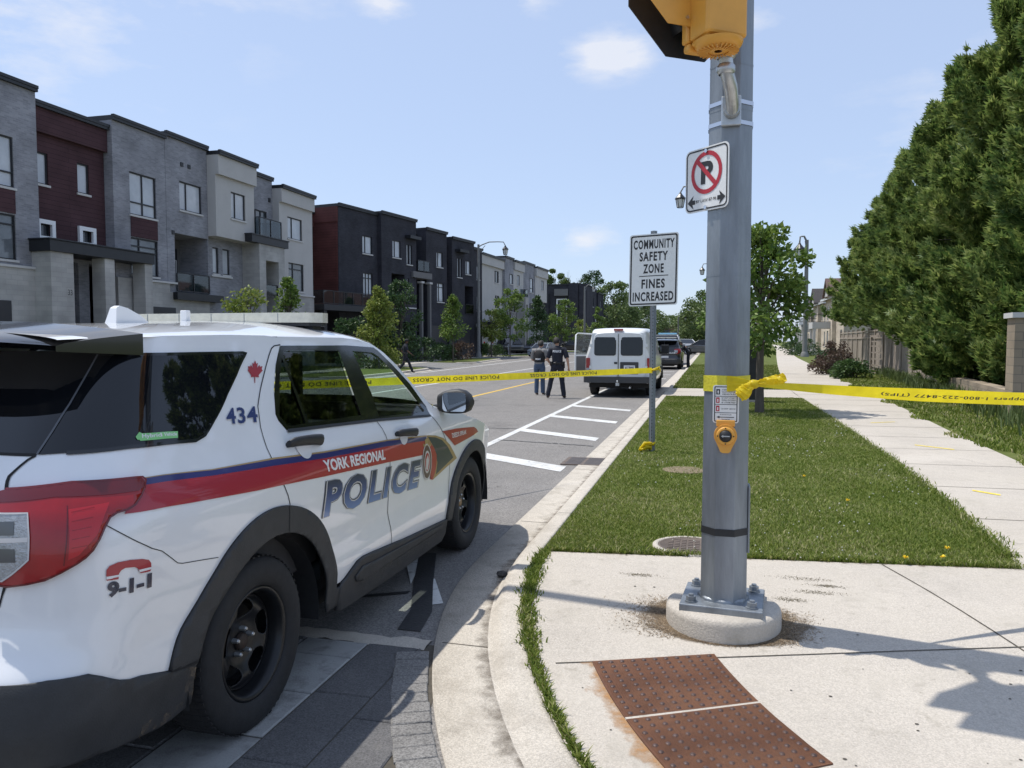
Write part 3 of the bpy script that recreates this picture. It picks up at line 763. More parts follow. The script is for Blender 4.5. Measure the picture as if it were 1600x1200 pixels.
shaft = mb.build('shaft', M['galv'], pole, bevel=.004)
mb = MB()
for z, w in ((2.06, .004), (2.96, .005), (3.2, .004)):
    A = octa(rad(z) + .0012); mb.add([(x, y, z - w) for x, y in A] + [(x, y, z + w) for x, y in A], [(i, (i + 1) % 8, 8 + (i + 1) % 8, 8 + i) for i in range(8)])
mb.build('weld_seam', M['galv'], pole)
mb = MB(); A = octa(rad(.62) + .003)
mb.add([(x, y, .605 if i != 9 else .6) for i, (x, y) in enumerate(A)] + [(x, y, .645) for x, y in A], [(i, (i + 1) % 8, 8 + (i + 1) % 8, 8 + i) for i in range(8)])
mb.build('black_band', M['black_plastic'], pole)
mb = MB(); mb.box(rad(.6) + .001, rad(.6) + .013, -.055, .055, .50, .88); mb.build('hand_hole_cover', M['galv'], pole, bevel=.004)
# mast arm reaching over the carriageway towards the sun
mb = MB(); ad = Vector((-.987, .16, 0)); pts = [Vector((0, 0, 5.6)) + ad * .09, Vector((0, 0, 5.9)) + ad * 1.6, Vector((0, 0, 6.05)) + ad * 4, Vector((0, 0, 6.1)) + ad * 6.6]
mb.tube(pts, [.075, .065, .055, .045], 10); mb.build('mast_arm', M['galv'], pole)

# signal head
def signal_head(loc, fdeg, label, zb, nl=3, bracket=True):
    t = thing('traffic_signal', label, 'traffic signal', loc, R(fdeg))
    # local frame: +Y is where the lamps look, X to its side
    LH = .31; h = LH * nl; BW, BD = .118, .155
    b = MB()
    for k in range(nl):
        z = zb + .05 + k * LH
        b.box(-BW, BW, -BD, .0, z + .006, z + LH - .006)
    b.box(-BW + .01, BW - .01, -BD + .015, .0, zb + .03, zb + .06)
    prof = [(.02, zb), (.09, zb + .004), (.115, zb + .02), (.12, zb + .045)]
    b.lathe([(x, z) for x, z in prof], 24, c=(0, -.08, 0))
    b.build('housing', M['amber'], t, bevel=.018)
    d = MB()
    for k in range(nl):
        z = zb + .05 + k * LH; d.box(-.128, .128, .002, .055, z + .004, z + LH - .004)
    d.box(-.12, .12, .0, .05, zb + .012, zb + .054)
    d.build('door', M['amber'], t, bevel=.012)
    f = MB()
    for i in range(28):
        a = 2 * PI * i / 28; f.cyl((.05 * math.cos(a), -.08 + .05 * math.sin(a), zb - .004), (.10 * math.cos(a), -.08 + .10 * math.sin(a), zb - .002), .004, n=5)
    f.build('serrated_boss', M['amber'], t)
    for k in range(nl):
        z = zb + .05 + (k + .5) * LH
        l = MB(); l.lathe([(.118, .056), (.10, .07), (.0001, .078)], 24, 'y', (0, 0, z)); l.build('lens', (M['lens_r'], M['lens_y'], M['lens_g'])[2 - k % 3], t)
        v = MB(); n = 24; vs = []
        for i in range(n + 1):
            a = R(-30 + 240 * i / n); vs.append((.135 * math.cos(a), .056, z + .135 * math.sin(a))); vs.append((.135 * math.cos(a), .056 + .2 - .06 * (1 - math.sin(a)), z + .135 * math.sin(a)))
        v.add(vs, [(2 * i, 2 * i + 2, 2 * i + 3, 2 * i + 1) for i in range(n)], True); o = v.build('visor', M['black_plastic'], t)
        so = o.modifiers.new('s', 'SOLIDIFY'); so.thickness = .004
    c = .17
    def plate(name, x0, x1, z0, z1, y, m, c):
        p = MB(); poly = [(x0 + c, z0), (x1 - .06, z0), (x1, z0 + .06), (x1, z1 - .06), (x1 - .06, z1), (x0 + c, z1), (x0, z1 - c), (x0, z0 + c)]
        p.prism(poly, y, y + .006, lambda a, b, hh: (a, hh, b)); p.build(name, m, t)
    plate('backplate', -.435, .14, zb + .13, zb + h + .2, -.012, M['amber'], .19)
    plate('backplate_front', -.376, .14, zb + .035, zb + h + .2, .15, M['black_plastic'], .22)
    for zz in (zb + .17, zb + .17 + LH):
        w = MB(); w.cyl((-.138, -.02, zz), (-.138, .075, zz), .009, n=8); w.cyl((-.165, .06, zz), (-.115, .06, zz), .006, n=8); w.cyl((-.14, .02, zz), (-.14, .035, zz), .016, n=6, smooth=False)
        w.build('latch', M['chrome'], t)
    return t
M['lens_r'] = mat('red_lens', (.12, .006, .004), .15); M['lens_y'] = mat('amber_lens', (.2, .09, .004), .15); M['lens_g'] = mat('green_lens', (.004, .08, .05), .15)
sg = signal_head((-.03, 4.09, 0), 35, 'amber traffic signal seen from behind on a grey pipe bracket', 3.13)
mb = MB(); bx = MB()
br = thing('signal_bracket', 'grey pipe bracket strapped to the pole beneath the amber traffic signal', 'bracket', (PX, PY, 0))
mb.tube([(-.04, -.405, 3.15), (-.03, -.392, 3.06), (-.01, -.35, 3.0), (.004, -.22, 2.95), (.003, -.17, 2.93)], [.037, .036, .036, .034, .034], 14)
mb.lathe([(.06, .0), (.052, -.018), (.038, -.025)], 18, c=(-.04, -.405, 3.15)); mb.lathe([(.036, 0), (.047, -.012), (.047, -.04), (.036, -.052)], 18, c=(-.035, -.40, 3.10))
mb.build('pipe', M['galv_light'], br)
mb = MB(); rr_ = rad(2.95)
mb.box(-.052, .052, -rr_ - .03, -rr_ - .002, 2.86, 3.02); mb.cyl((.002, -rr_ - .03, 2.94), (.002, -rr_ - .07, 2.945), .045, n=16)
mb.build('clamp', M['galv_light'], br, bevel=.006)
for z in (2.885, 2.995):
    s = MB(); A = octa(rad(z) + .004)
    s.add([(x, y, z - .011) for x, y in A] + [(x, y, z + .011) for x, y in A], [(i, (i + 1) % 8, 8 + (i + 1) % 8, 8 + i) for i in range(8)])
    s.build('strap', M['chrome'], br)

# no-parking sign on the left-hand front facet
fd = rad(2.6) + .012
fn_ = lambda x, z, dd=0.: None
no = thing('no_parking_sign', 'small square no parking sign with two arrows strapped to the pole', 'traffic sign', (PX, PY, 0))
ang = R(-135)                     # outward direction of the facet
nx, ny = math.cos(ang), math.sin(ang); tx, ty = -ny, nx       # (tx,ty) runs from left to right seen from the street
def np_fn(off): return lambda a, b, h=0.: (nx * (fd + off + h) + tx * (a - .045), ny * (fd + off + h) + ty * (a - .045), 2.60 + b)
SW, SH = .165, .176
p = MB(); p.prism(rrect(-SW, SW, -SH, SH, .035), 0, .004, np_fn(0)); p.build('plate', M['white_sign'], no)
p = MB(); o_, i_ = rrect(-SW + .008, SW - .008, -SH + .008, SH - .008, .03), rrect(-SW + .016, SW - .016, -SH + .016, SH - .016, .024)
ring_faces(p, o_, i_, np_fn(.0055)); p.build('border', M['sign_black'], no)
cy_ = .035
p = MB(); flat_text(p, 'P', np_fn(.0058), -.042, .05, cy_ - .062, cy_ + .062, bold=.045); p.build('lettering', M['sign_black'], no)
p = MB(); ring_faces(p, circ(0, cy_, .118), circ(0, cy_, .094), np_fn(.0062))
d = Vector((-.7, .71)); s_ = Vector((.71, .7)) * .0125
p.add([np_fn(.0066)(*(Vector((0, cy_)) + d * .1 + s_)), np_fn(.0066)(*(Vector((0, cy_)) + d * .1 - s_)), np_fn(.0066)(*(Vector((0, cy_)) - d * .1 - s_)), np_fn(.0066)(*(Vector((0, cy_)) - d * .1 + s_))], [(0, 1, 2, 3)])
p.build('red_ring', M['sign_red'], no)
p = MB(); ay = -.118
for sg_ in (-1, 1):
    poly = [(sg_ * .145, ay), (sg_ * .098, ay + .038), (sg_ * .108, ay + .012), (sg_ * .085, ay + .012), (sg_ * .085, ay - .012), (sg_ * .108, ay - .012), (sg_ * .098, ay - .038)]
    tri = tessellate_polygon([[Vector((*q, 0)) for q in poly]]); p.add([np_fn(.0058)(*q) for q in poly], [tuple(t) for t in tri])
flat_text(p, 'BY LAW 87-96', np_fn(.0058), -.078, .078, ay - .008, ay + .009, bold=.01)
p.build('arrows', M['sign_black'], no)
p = MB(); 
for b in (.15, -.155): p.lathe([(.011, 0), (.011, .006), (.0001, .009)], 10, 'z'); 
for zz in (2.60 + .152, 2.60 - .158):
    q = MB(); c = np_fn(.006)(0, zz - 2.60); q.cyl(c, (c[0] + nx * .008, c[1] + ny * .008, c[2]), .011, n=10); q.build('bolt', M['chrome'], no)

# pedestrian push-button with its little instruction plate, on the front facet
fy = -(rad(1.35) + .004)
pf = lambda off, cx=-.004, cz=0.: (lambda a, b, h=0.: (cx + a, fy - off - h, cz + b))
ps = thing('crossing_instruction_sign', 'small white sign with crossing instructions above the amber push button', 'sign', (PX, PY, 0))
p = MB(); p.prism(rrect(-.07, .07, -.105, .105, .014), 0, .003, pf(0, cz=1.348)); p.build('plate', M['white_sign'], ps)
p = MB(); F_ = pf(.004, cz=1.348)
ring_faces(p, rrect(-.062, .062, -.098, .098, .006), rrect(-.057, .057, -.093, .093, .004), F_)
for z in (.043, -.002, -.048): p.add([F_(-.058, z - .0014), F_(.058, z - .0014), F_(.058, z + .0014), F_(-.058, z + .0014)], [(0, 1, 2, 3)])
p.add([F_(-.052, .053), F_(-.032, .053), F_(-.032, .083), F_(-.052, .083)], [(0, 1, 2, 3)])
for i, (a, z) in enumerate((('START CROSSING', .078), ('WATCH FOR', .066), ('VEHICLES', .054), ("DON'T START", .033), ('FINISH CROSSING', .021), ('IF STARTED', .008), ("DON'T CROSS", -.027))): flat_text(p, a, F_, -.022, .052, z - .003, z + .005, bold=.012, res=1)
flat_text(p, 'PUSH BUTTON', F_, -.03, .03, -.062, -.055, bold=.012, res=1); flat_text(p, 'TO CROSS', F_, -.022, .022, -.089, -.082, bold=.012, res=1)
p.add([F_(-.035, -.0745), F_(.045, -.0745), F_(.045, -.0705), F_(-.035, -.0705), F_(-.05, -.0725), F_(-.033, -.066), F_(-.033, -.079)], [(0, 1, 2, 3), (4, 5, 6)])
p.build('lettering', M['sign_black'], ps)
p = MB()
for z in (.006, -.04): p.add([F_(-.052, z), F_(-.034, z), F_(-.034, z + .031), F_(-.052, z + .031)], [(0, 1, 2, 3)])
p.build('red_symbols', M['sign_red'], ps)
p = MB(); F2 = pf(.0046, cz=1.348); p.add([F2(-.044, .058), F2(-.039, .058), F2(-.038, .07), F2(-.042, .079), F2(-.046, .07)], [(0, 1, 2, 3, 4)]); 
for z in (.011, -.035): p.add([F2(-.046, z), F2(-.04, z), F2(-.04, z + .018), F2(-.046, z + .018)], [(0, 1, 2, 3)])
p.build('white_symbols', M['white_sign'], ps)
pb_ = thing('push_button', 'amber pedestrian push button with a black disc on the pole', 'push button', (PX, PY, 0))
cz = 1.175; p = MB()
poly = [(.062 * math.cos(R(a)), .062 * math.sin(R(a)) + .0) for a in range(-25, 206, 11)] + [(-.034, -.07), (-.028, -.088), (-.016, -.096), (.016, -.096), (.028, -.088), (.034, -.07)]
p.prism(poly, 0, .035, pf(-.002, cz=cz)); p.box(-.054, .046, fy - .02, fy, cz + .05, cz + .085)
p.lathe([(.05, -.036), (.05, -.048), (.034, -.052), (.033, -.044)], 28, 'y', (-.004, fy + .0, cz))
p.build('case', M['amber'], pb_, bevel=.004)
p = MB(); p.lathe([(.033, -.046), (.031, -.054), (.0001, -.057)], 24, 'y', (-.004, fy, cz)); p.build('button', M['black_plastic'], pb_)
p = MB(); K_ = pf(.0585, cz=cz); p.add([K_(-.024, 0), K_(-.012, .008), K_(-.012, -.008), K_(-.012, .003), K_(.022, .003), K_(.022, -.003), K_(-.012, -.003)], [(0, 2, 1), (3, 6, 5, 4)]); p.build('arrow', M['galv_light'], pb_)
p = MB()
for a in (0, 90, 180, 270):
    c = K_(.043 * math.cos(R(a)), .043 * math.sin(R(a))); p.cyl((c[0], c[1] + .012, c[2]), (c[0], c[1] + .006, c[2]), .004, n=8)
p.build('screws', M['black_metal'], pb_)

# ------------------------------------------------------------------ yellow police tape
def ribbon(mb, fn, n, m=1): mb.grid(n, m, lambda u, v: fn(u, v))
def lerp3(a, b, t): return Vector(a).lerp(Vector(b), t)
M['tape_thin'] = mat('yellow_tape_stretched', (.62, .55, .035), .4, 0, .18, 22, .2, 60)
tp = thing('police_tape', 'yellow police tape knotted round the big pole and stretched off to the right', 'police tape', (PX, PY, 0))
mb = MB(); A = octa(rad(1.45) + .005)
zt = lambda i: (1.418, 1.505)
n8 = 8
vs = []
for i in range(9):
    x, y = A[i % 8]
    vs += [(x, y, 1.415 + (.0 if i % 3 else .004)), (x, y, 1.46), (x, y, 1.507 - (.0 if i % 2 else .003))]
mb.add(vs, [(3 * i + k, 3 * i + 3 + k, 3 * i + 4 + k, 3 * i + 1 + k) for i in range(8) for k in range(2)])
mb.build('wrap', M['tape_thin'], tp)
kx, ky, kz = .142, -.146, 1.462
mb = MB(); rt = random.Random(4)
# gathered fan from the front facet to the knot
mb.grid(10, 8, lambda u, v: (.0 + (kx - .0) * u, -.132 - .016 * u - .006 * math.sin(v * 19) * u, (1.418 + .087 * v) * (1 - u ** 1.6) + (kz - .012 + .024 * v) * u ** 1.6))
# knot
mb.lathe([(.001, -.03), (.018, -.026), (.026, -.008), (.024, .012), (.014, .026), (.001, .03)], 12, 'x', (kx, ky - .006, kz))
mb.build('knot', M['yellow_tape'], tp)
def lobe(name, a, b, w0, w1, fat, crumple=.0):
    m_ = MB(); a = Vector(a); b = Vector(b); d = b - a; up = Vector((0, -.25, 1)); s = d.cross(Vector((0, 1, 0))).normalized()
    n = 14; vs = []
    for i in range(n + 1):
        t = i / n; w = w0 + (w1 - w0) * min(1, t * 1.6) if t < .85 else (w1 * (1 - .25 * (t - .85) / .15))
        c = a + d * t; q = fat * math.sin(PI * min(1, t * .95)) + .003
        for k in range(10):
            th = 2 * PI * k / 10; cr = crumple * math.sin(7 * th + 9 * t)
            vs.append(c + s * (w * .5 * math.cos(th)) + Vector((0, -1, 0)) * ((q + cr) * math.sin(th)))
    vs = [v + Vector((rt.gauss(0, .0028), rt.gauss(0, .0028), rt.gauss(0, .0028))) for v in vs]
    m_.add(vs, [(i * 10 + k, (i + 1) * 10 + k, (i + 1) * 10 + (k + 1) % 10, i * 10 + (k + 1) % 10) for i in range(n) for k in range(10)], False)
    m_.add(vs[-10:], [tuple(range(10))])
    return m_.build(name, M['yellow_tape'], tp)
lobe('loop', (kx, ky - .01, kz + .012), (.062, -.205, 1.395), .026, .08, .012, .006)
lobe('tail', (kx, ky - .01, kz + .004), (.305, -.18, 1.500), .024, .052, .007, .007)
def tape_run(parent, P0, P1, sag, width, n, tw, texts, mname='yellow_tape', back=True):
    """a stretched run: tw(t) tilts the strip about its own length"""
    P0 = Vector(P0); P1 = Vector(P1); d = (P1 - P0); dn = d.normalized(); side = dn.cross(Vector((0, 0, 1))).normalized(); L_ = d.length
    def fn(t, v, off=0.):
        c = P0 + d * t + Vector((0, 0, -sag * 4 * t * (1 - t))); a = tw(t)
        w = Vector((0, 0, 1)) * math.cos(a) + side * math.sin(a); nrm = dn.cross(w)
        wd = width(t) if callable(width) else width
        return c + w * ((v - .5) * wd) + nrm * (off + .004 * math.sin(t * L_ * 2.3 + v * 2))
    m_ = MB(); m_.grid(n, 3, lambda u, v: fn(u, v)); m_.build('strip', M[mname], parent)
    tb = MB()
    for (body, s0, s1, v0, v1, sgn) in texts:
        vs, fs, asp = text_mesh(body, bold=.02, res=2, spacing=1.12)
        rev = d.x < 0
        # lettering hangs upside down, as on the strip in the street
        tb.add([fn(s0 + (s1 - s0) * x if rev else s1 + (s0 - s1) * x, v1 + (v0 - v1) * y, .0016 * sgn) for x, y in vs], fs)
    if texts: tb.build('lettering', M['sign_black'], parent)
tape_run(tp, (kx + .01, ky, kz), (2.95, 1.30, 1.315), .03, lambda t: .03 + .05 * min(1, t * 3.0), 60, lambda t: -.85 * math.exp(-t * 5) * math.cos(t * 9) + .28, [('Crime Stoppers 1-800-222-8477 (TIPS)', .25, .66, .30, .62, 1), ('POLICE LINE DO NOT CROSS', .80, 1.0, .22, .78, 1)])
post_x, post_y = -.80, 11.13
tp2 = thing('police_tape', 'yellow police tape tied to the thin sign post and stretched across the street', 'police tape', (0, 0, 0))
tx_ = []
for k in range(9):
    a = .075 + .106 * k; tx_.append(('POLICE LINE DO NOT CROSS', a, a + .075, .25, .75, -1))
tape_run(tp2, (post_x, post_y - .045, 1.275), (-9.4, -3.0, 1.37), .02, .078, 120, lambda t: .12 * math.sin(t * 14) + .1, tx_)
mb = MB(); mb.tube([(post_x - .05, post_y - .04, 1.25), (post_x + .05, post_y - .045, 1.30), (post_x + .04, post_y + .05, 1.28), (post_x - .05, post_y + .04, 1.27)], .016, 7, closed=True)
for s in range(3): mb.tube([(post_x, post_y - .05, 1.28), (post_x + .04 + .03 * s, post_y - .07, 1.285 + .02 * s), (post_x + .12, post_y - .06, 1.29 - .02 * s)], [.014, .012, .006], 6)
mb.build('knot', M['yellow_tape'], tp2)
tp3 = thing('police_tape', 'torn scrap of yellow tape tied low on the thin sign post', 'police tape', (post_x, post_y, H(11)))
mb = MB(); rt = random.Random(2)
for s in range(9):
    a = rt.uniform(0, 6.28); l = rt.uniform(.08, .2)
    mb.tube([(0, -.03, .03 + .012 * s), (-.05 * rt.random() - l * .3, -.04 + .05 * math.cos(a), .05 + .01 * s), (-.06 - l * .55, -.05 + .06 * math.sin(a), .02 + rt.uniform(-.01, .05))], [.012, .022, .016], 6)
mb.tube([(.03, -.03, .1), (.035, .0, .12), (0, .03, .11), (-.035, 0, .12)], .02, 6, closed=True)
mb.build('crumpled_tape', M['yellow_tape'], tp3)

# ------------------------------------------------------------------ community safety zone sign
cs = thing('community_safety_sign', 'white Community Safety Zone sign on a thin perforated steel post', 'traffic sign', (post_x, post_y, 0))
p = MB(); lean = Matrix.Rotation(R(.9), 4, 'Y')
for zz in [.05 + .06 * i for i in range(1, 56)]: pass
pm = MB()
U = [(-.045, .012), (-.03, .012), (-.014, -.018), (.014, -.018), (.03, .012), (.045, .012), (.045, .016), (.028, .016), (.0125, -.014), (-.0125, -.014), (-.028, .016), (-.045, .016)]
pm.prism(U, .0, 3.25); pm.build('post', M['galv'], cs)
hm = MB()
for i in range(50):
    z = .16 + i * .05
    if z < 2.35: hm.add([(.006 * math.cos(a), -.0188, z + .009 * math.sin(a)) for a in [2 * PI * k / 8 for k in range(8)]], [tuple(range(7, -1, -1))])
hm.build('post_holes', M['black_metal'], cs)
sc = MB(); zc_ = 2.70; W_, H_ = .345, .505
S = lambda off: (lambda a, b, h=0.: (a + .012 * b, -.03 - off - h - .17 * a, zc_ + b + .02 * a))
sc.prism(rrect(-W_, W_, -H_, H_, .035), 0, .003, S(0)); sc.build('plate', M['white_sign'], cs)
sc = MB(); ring_faces(sc, rrect(-W_ + .016, W_ - .016, -H_ + .016, H_ - .016, .03), rrect(-W_ + .036, W_ - .036, -H_ + .036, H_ - .036, .02), S(.0045)); sc.build('border', M['sign_black'], cs)
sc = MB(); T = S(.0045)
for body, x, z in (('COMMUNITY', .288, .362), ('SAFETY', .20, .19), ('ZONE', .145, .018), ('FINES', .165, -.195), ('INCREASED', .288, -.375)): flat_text(sc, body, T, -x, x, z - .066, z + .066, bold=.032, spacing=1.16)
sc.add([T(-.20, -.091), T(.21, -.091), T(.21, -.079), T(-.20, -.079)], [(0, 1, 2, 3)]); sc.build('lettering', M['sign_black'], cs)

# ------------------------------------------------------------------ metal covers in the ground
M['rust'] = mat('rusted_cast_iron', (.135, .062, .036), .8, .15, .25, 7, .3, 80, spec=.3); stains(M['rust'], 3, (.20, .10, .055), .45, .75, .8); stains(M['rust'], 14, (.07, .042, .034), .52, .75, .8)
def annul(r, a, z): return (KC[0] + r * math.cos(R(a)), KC[1] + r * math.sin(R(a)), z)
for k, (a0, a1, lab) in enumerate(((200.35, 206.40, 'rusty domed tactile paving plate nearer the steel pole'), (206.6, 212.8, 'rusty domed tactile paving plate at the bottom edge of the picture'))):
    t = thing('tactile_plate', lab, 'tactile paving', annul(5.0, (a0 + a1) / 2, 0), 0, 'tactile plates in the kerb ramp')
    ox, oy, _ = annul(5.0, (a0 + a1) / 2, 0)
    L_ = lambda r, a, dz: (annul(r, a, 0)[0] - ox, annul(r, a, 0)[1] - oy, H(annul(r, a, 0)[1]) + dz)
    RI, RO = 4.66, 5.31
    m_ = MB(); m_.grid(20, 20, lambda u, v: L_(RI + (RO - RI) * u, a0 + (a1 - a0) * v, .007))
    for e in (0, 1):
        m_.grid(20, 1, lambda u, v: L_(RI + (RO - RI) * u, a0 if e == 0 else a1, .007 - .02 * v)); m_.grid(20, 1, lambda u, v: L_(RI if e == 0 else RO, a0 + (a1 - a0) * u, .007 - .02 * v))
    m_.build('plate', M['rust'], t)
    d_ = MB()
    for i in range(11):
        for j in range(11):
            r = RI + .035 + (RO - RI - .07) * i / 10; a = a0 + (a1 - a0) * (j + .5) / 11
            c = L_(r, a, .006); d_.lathe([(.0135, 0), (.0125, .003), (.009, .0062), (.0001, .0072)], 10, 'z', c)
    d_.build('domes', M['rust_dome'] if 'rust_dome' in M else M.setdefault('rust_dome', mat('worn_iron_dome', (.085, .055, .048), .5, .35, .3, 20)), t)
    w_ = MB()
    for i in range(60):
        r = RI + .01 + (RO - RI - .02) * i / 59; w_.add([L_(r - .0018, a0 + .1, .0085), L_(r + .0018, a0 + .1, .0085), L_(r + .0018, a1 - .1, .0085), L_(r - .0018, a1 - .1, .0085)], [(0, 1, 2, 3)])
    w_.build('ribs', M['rust'], t)
M['rust_stain'] = stain_mat('rust_stain', (.42, .22, .085), 7, .95, .62, .25)
sheet('rust_stain', 10, 40, lambda u, v: (annul(5.312 + .22 * u, 200.3 + 13 * v, 0)[0], annul(5.312 + .22 * u, 200.3 + 13 * v, 0)[1], H(annul(5.312 + .22 * u, 200.3 + 13 * v, 0)[1]) + .0035), M['rust_stain'], label='orange rust run-off on the concrete beside the iron plates')
gr_ = MB(); gr_.grid(14, 1, lambda u, v: (*annul(4.66 + .65 * u, 206.40 + .2 * v, 0)[:2], H(annul(4.66 + .65 * u, 206.5, 0)[1]) + .006)); struct(gr_.build('plate_joint', M['conc_walk']))
mh = thing('manhole_cover', 'round iron cover set in a concrete ring in the turf', 'manhole cover', (-.13, 6.02, .106))
m_ = MB(); m_.lathe([(.29, -.01), (.287, .012), (.25, .016), (.247, .01)], 40); m_.build('ring', M['conc_kerb'], mh)
m_ = MB(); m_.lathe([(.247, .008), (.24, .015), (.232, .015), (.228, .010), (.0001, .012)], 40)
for i in range(-4, 5):
    for j in range(-4, 5):
        if (i * i + j * j) * .0025 < .034: m_.box(i * .05 - .017, i * .05 + .017, j * .05 - .017, j * .05 + .017, .011, .016)
M['iron_grey'] = mat('worn_iron_grey', (.135, .105, .085), .7, .2, .25, 9, .2, 60); m_.build('lid', M['iron_grey'], mh)
dr = thing('storm_drain', 'iron storm drain grate in the gutter beside the kerb', 'drain grate', (-1.68, 10.6, .003))
m_ = MB(); m_.box(-.29, .29, -.33, .33, .0, .012); m_.build('frame', M['iron_grey'], dr)
m_ = MB()
for i in range(9): m_.box(-.24, -.02, -.28 + i * .066, -.245 + i * .066, .012, .0125); m_.box(.02, .24, -.28 + i * .066, -.245 + i * .066, .012, .0125)
m_.build('slots', M['sign_black'], dr)
# bare soil spot, yellow survey paint, dandelions
for (x, y) in ((-.3, 9.6),):
    m_ = MB(); m_.lathe([(.26, .0), (.2, .004), (.0001, .006)], 22, c=(x, y, H(y) + .002)); M['bare'] = mat('bare_earth', (.19, .15, .09), .95, 0, .3, 12, .4, 50); stuff(m_.build('bare_earth', M['bare']), 'bare patch of earth worn in the lawn', 'soil')
M['survey'] = mat('survey_spray_paint', (.75, .58, .08), .8, 0, .2, 20)
m_ = MB()
for (x0, y0, x1, y1) in ((3.02, 12.75, 3.45, 12.35), (3.0, 16.0, 3.5, 16.3), (2.7, 9.0, 2.9, 8.8)):
    m_.add([(x0, y0, H(y0) + .004), (x1, y1, H(y1) + .004), (x1 + .02, y1 + .07, H(y1) + .004), (x0 + .02, y0 + .07, H(y0) + .004)], [(0, 1, 2, 3)])
struct(m_.build('survey_mark', M['survey']))
M['petal'] = mat('dandelion_petal', (.85, .6, .01), .6); M['stem'] = mat('dandelion_stem', (.12, .2, .05), .7)
fl = None
FL = [('tall yellow dandelion at the right end of the turf edge', 1.62, 5.98, .05), ('yellow dandelion close to the front edge of the turf', 1.36, 5.9, .045), ('yellow dandelion beside the right end of the verge', 1.72, 6.25, .05), ('small dandelion bud in the middle of the verge', 1.3, 7.9, .04), ('pale dandelion far up the verge', 1.05, 9.2, .05), ('dandelion in the grass right of the pavement', 4.35, 10.6, .06)]
for lab, x, y, h in FL:
    if fl is None:
        fl = thing('dandelion', lab, 'flower', (x, y, H(y)), 0, 'dandelions in the turf')
        m_ = MB(); m_.tube([(0, 0, 0), (.004, .002, .6 * h), (0, 0, h)], .0025, 5); m_.build('stem', M['stem'], fl)
        m_ = MB(); rr_f = random.Random(1)
        for i in range(36):
            a = rr_f.uniform(0, 6.28); l = rr_f.uniform(.012, .024); e = rr_f.uniform(.05, .9); c, s = math.cos(a), math.sin(a)
            m_.add([(0, 0, h), (l * c * math.cos(e) - s * .004, l * s * math.cos(e) + c * .004, h + l * math.sin(e)), (l * c * math.cos(e) + s * .004, l * s * math.cos(e) - c * .004, h + l * math.sin(e))], [(0, 1, 2)])
        m_.build('petals', M['petal'], fl)
    else: dup(fl, (x, y, H(y)), x, lab)
# a stone and leaf crumbs lying in the gutter
M['stone'] = mat('dark_stone', (.06, .055, .05), .85, 0, .3, 12, .4, 40)
m_ = MB(); rr_s = random.Random(12)
m_.lathe([(.001, .0), (.026, .004), (.034, .02), (.024, .036), (.001, .042)], 9, 'z', (0, 0, 0), False)
m_.v = [(x * 1.3 + rr_s.uniform(-.006, .006), y + rr_s.uniform(-.006, .006), z + rr_s.uniform(-.003, .003)) for x, y, z in m_.v]
so_ = m_.build('stone', M['stone'], None, (-1.42, 5.22, .012)); tag(so_, 'dark stone lying in the gutter by the kerb', 'stone')

# ------------------------------------------------------------------ community mailbox beyond the pole
cmb = thing('community_mailbox', 'dark grey community mailbox with a sloping top standing behind the pole', 'mailbox', (.62, 20.9, .11))
m_ = MB(); m_.box(-.68, .68, -.25, .25, 0, .06); m_.build('plinth', M['conc_walk'], cmb)
m_ = MB(); m_.box(-.58, .58, -.2, .22, .06, .38); m_.build('pedestal', M['black_metal'], cmb)
m_ = MB(); m_.prism([(-.25, .38), (.25, .38), (.25, 1.36), (-.02, 1.58), (-.25, 1.46)], -.64, .64, lambda a, b, h: (h, a, b)); m_.build('case', M['black_metal'], cmb, bevel=.02)
for i in range(4):
    for j in range(3):
        d_ = MB(); d_.box(-.6 + i * .3, -.32 + i * .3, -.262, -.25, .45 + j * .3, .72 + j * .3); d_.build('door', M['black_plastic'], cmb)

# ------------------------------------------------------------------ the police cruiser in front
# its flanks are one smooth skin: u runs from the nose along the side, round the rear corner and across the back; z is height
HZ = [.15, .25, .35, .5, .64, .8, .93, 1.02, 1.08, 1.14, 1.20, 1.26, 1.70, 1.80]
HW = [.905, .925, .948, .972, .970, .987, .998, 1.0, .997, .983, .952, .922, .745, .71]
RZ = [.15, .30, .45, .62, .70, .80, 1.0, 1.12, 1.2, 1.27, 1.45, 1.62, 1.80]
RS = [.10, .04, .0, .02, .07, .10, .10, .12, .15, .20, .32, .45, .58]
def smooth_table(xs, ys, sig):
    g = np.linspace(0, 2, 801); v = np.interp(g, xs, ys); k = np.exp(-.5 * (np.arange(-60, 61) * (g[1] - g[0]) / sig) ** 2); k /= k.sum()
    return g, np.convolve(np.pad(v, 60, mode='edge'), k, mode='valid')
GZ, GW = smooth_table(HZ, HW, .016); GZ2, GR = smooth_table(RZ, RS, .02)
RC_ = .34; RL = RC_ * PI / 2 * .93
def hw(z, s):
    w = float(np.interp(z, GZ, GW)) - float(np.interp(s, [3.6, 4.1, 4.5, 4.8, 5.0], [0, .008, .03, .075, .16]))
    t = max(0., 1.3 - s); return w - .022 * t * t * (1 + 1.3 * max(0, z - 1.05))
def rearf(z): return float(np.interp(z, GZ2, GR))
def skin0(u, z):
    r = rearf(z)
    if u >= RC_:
        k = max(0., 1 - (u - RC_)); k = k * k * (3 - 2 * k); s = u + r * k
        return Vector((hw(z, s), s, z))
    s1 = r + RC_; w = hw(z, s1)
    if u >= RC_ - RL:
        th = (RC_ - u) / RL * PI / 2; c, sn = max(0, math.cos(th)), max(0, math.sin(th))
        return Vector((w - RC_ * .92 * (1 - c ** .8), s1 - RC_ * sn ** .8, z))
    return Vector((max(0., w - RC_ * .92 - ((RC_ - RL) - u)), r, z))
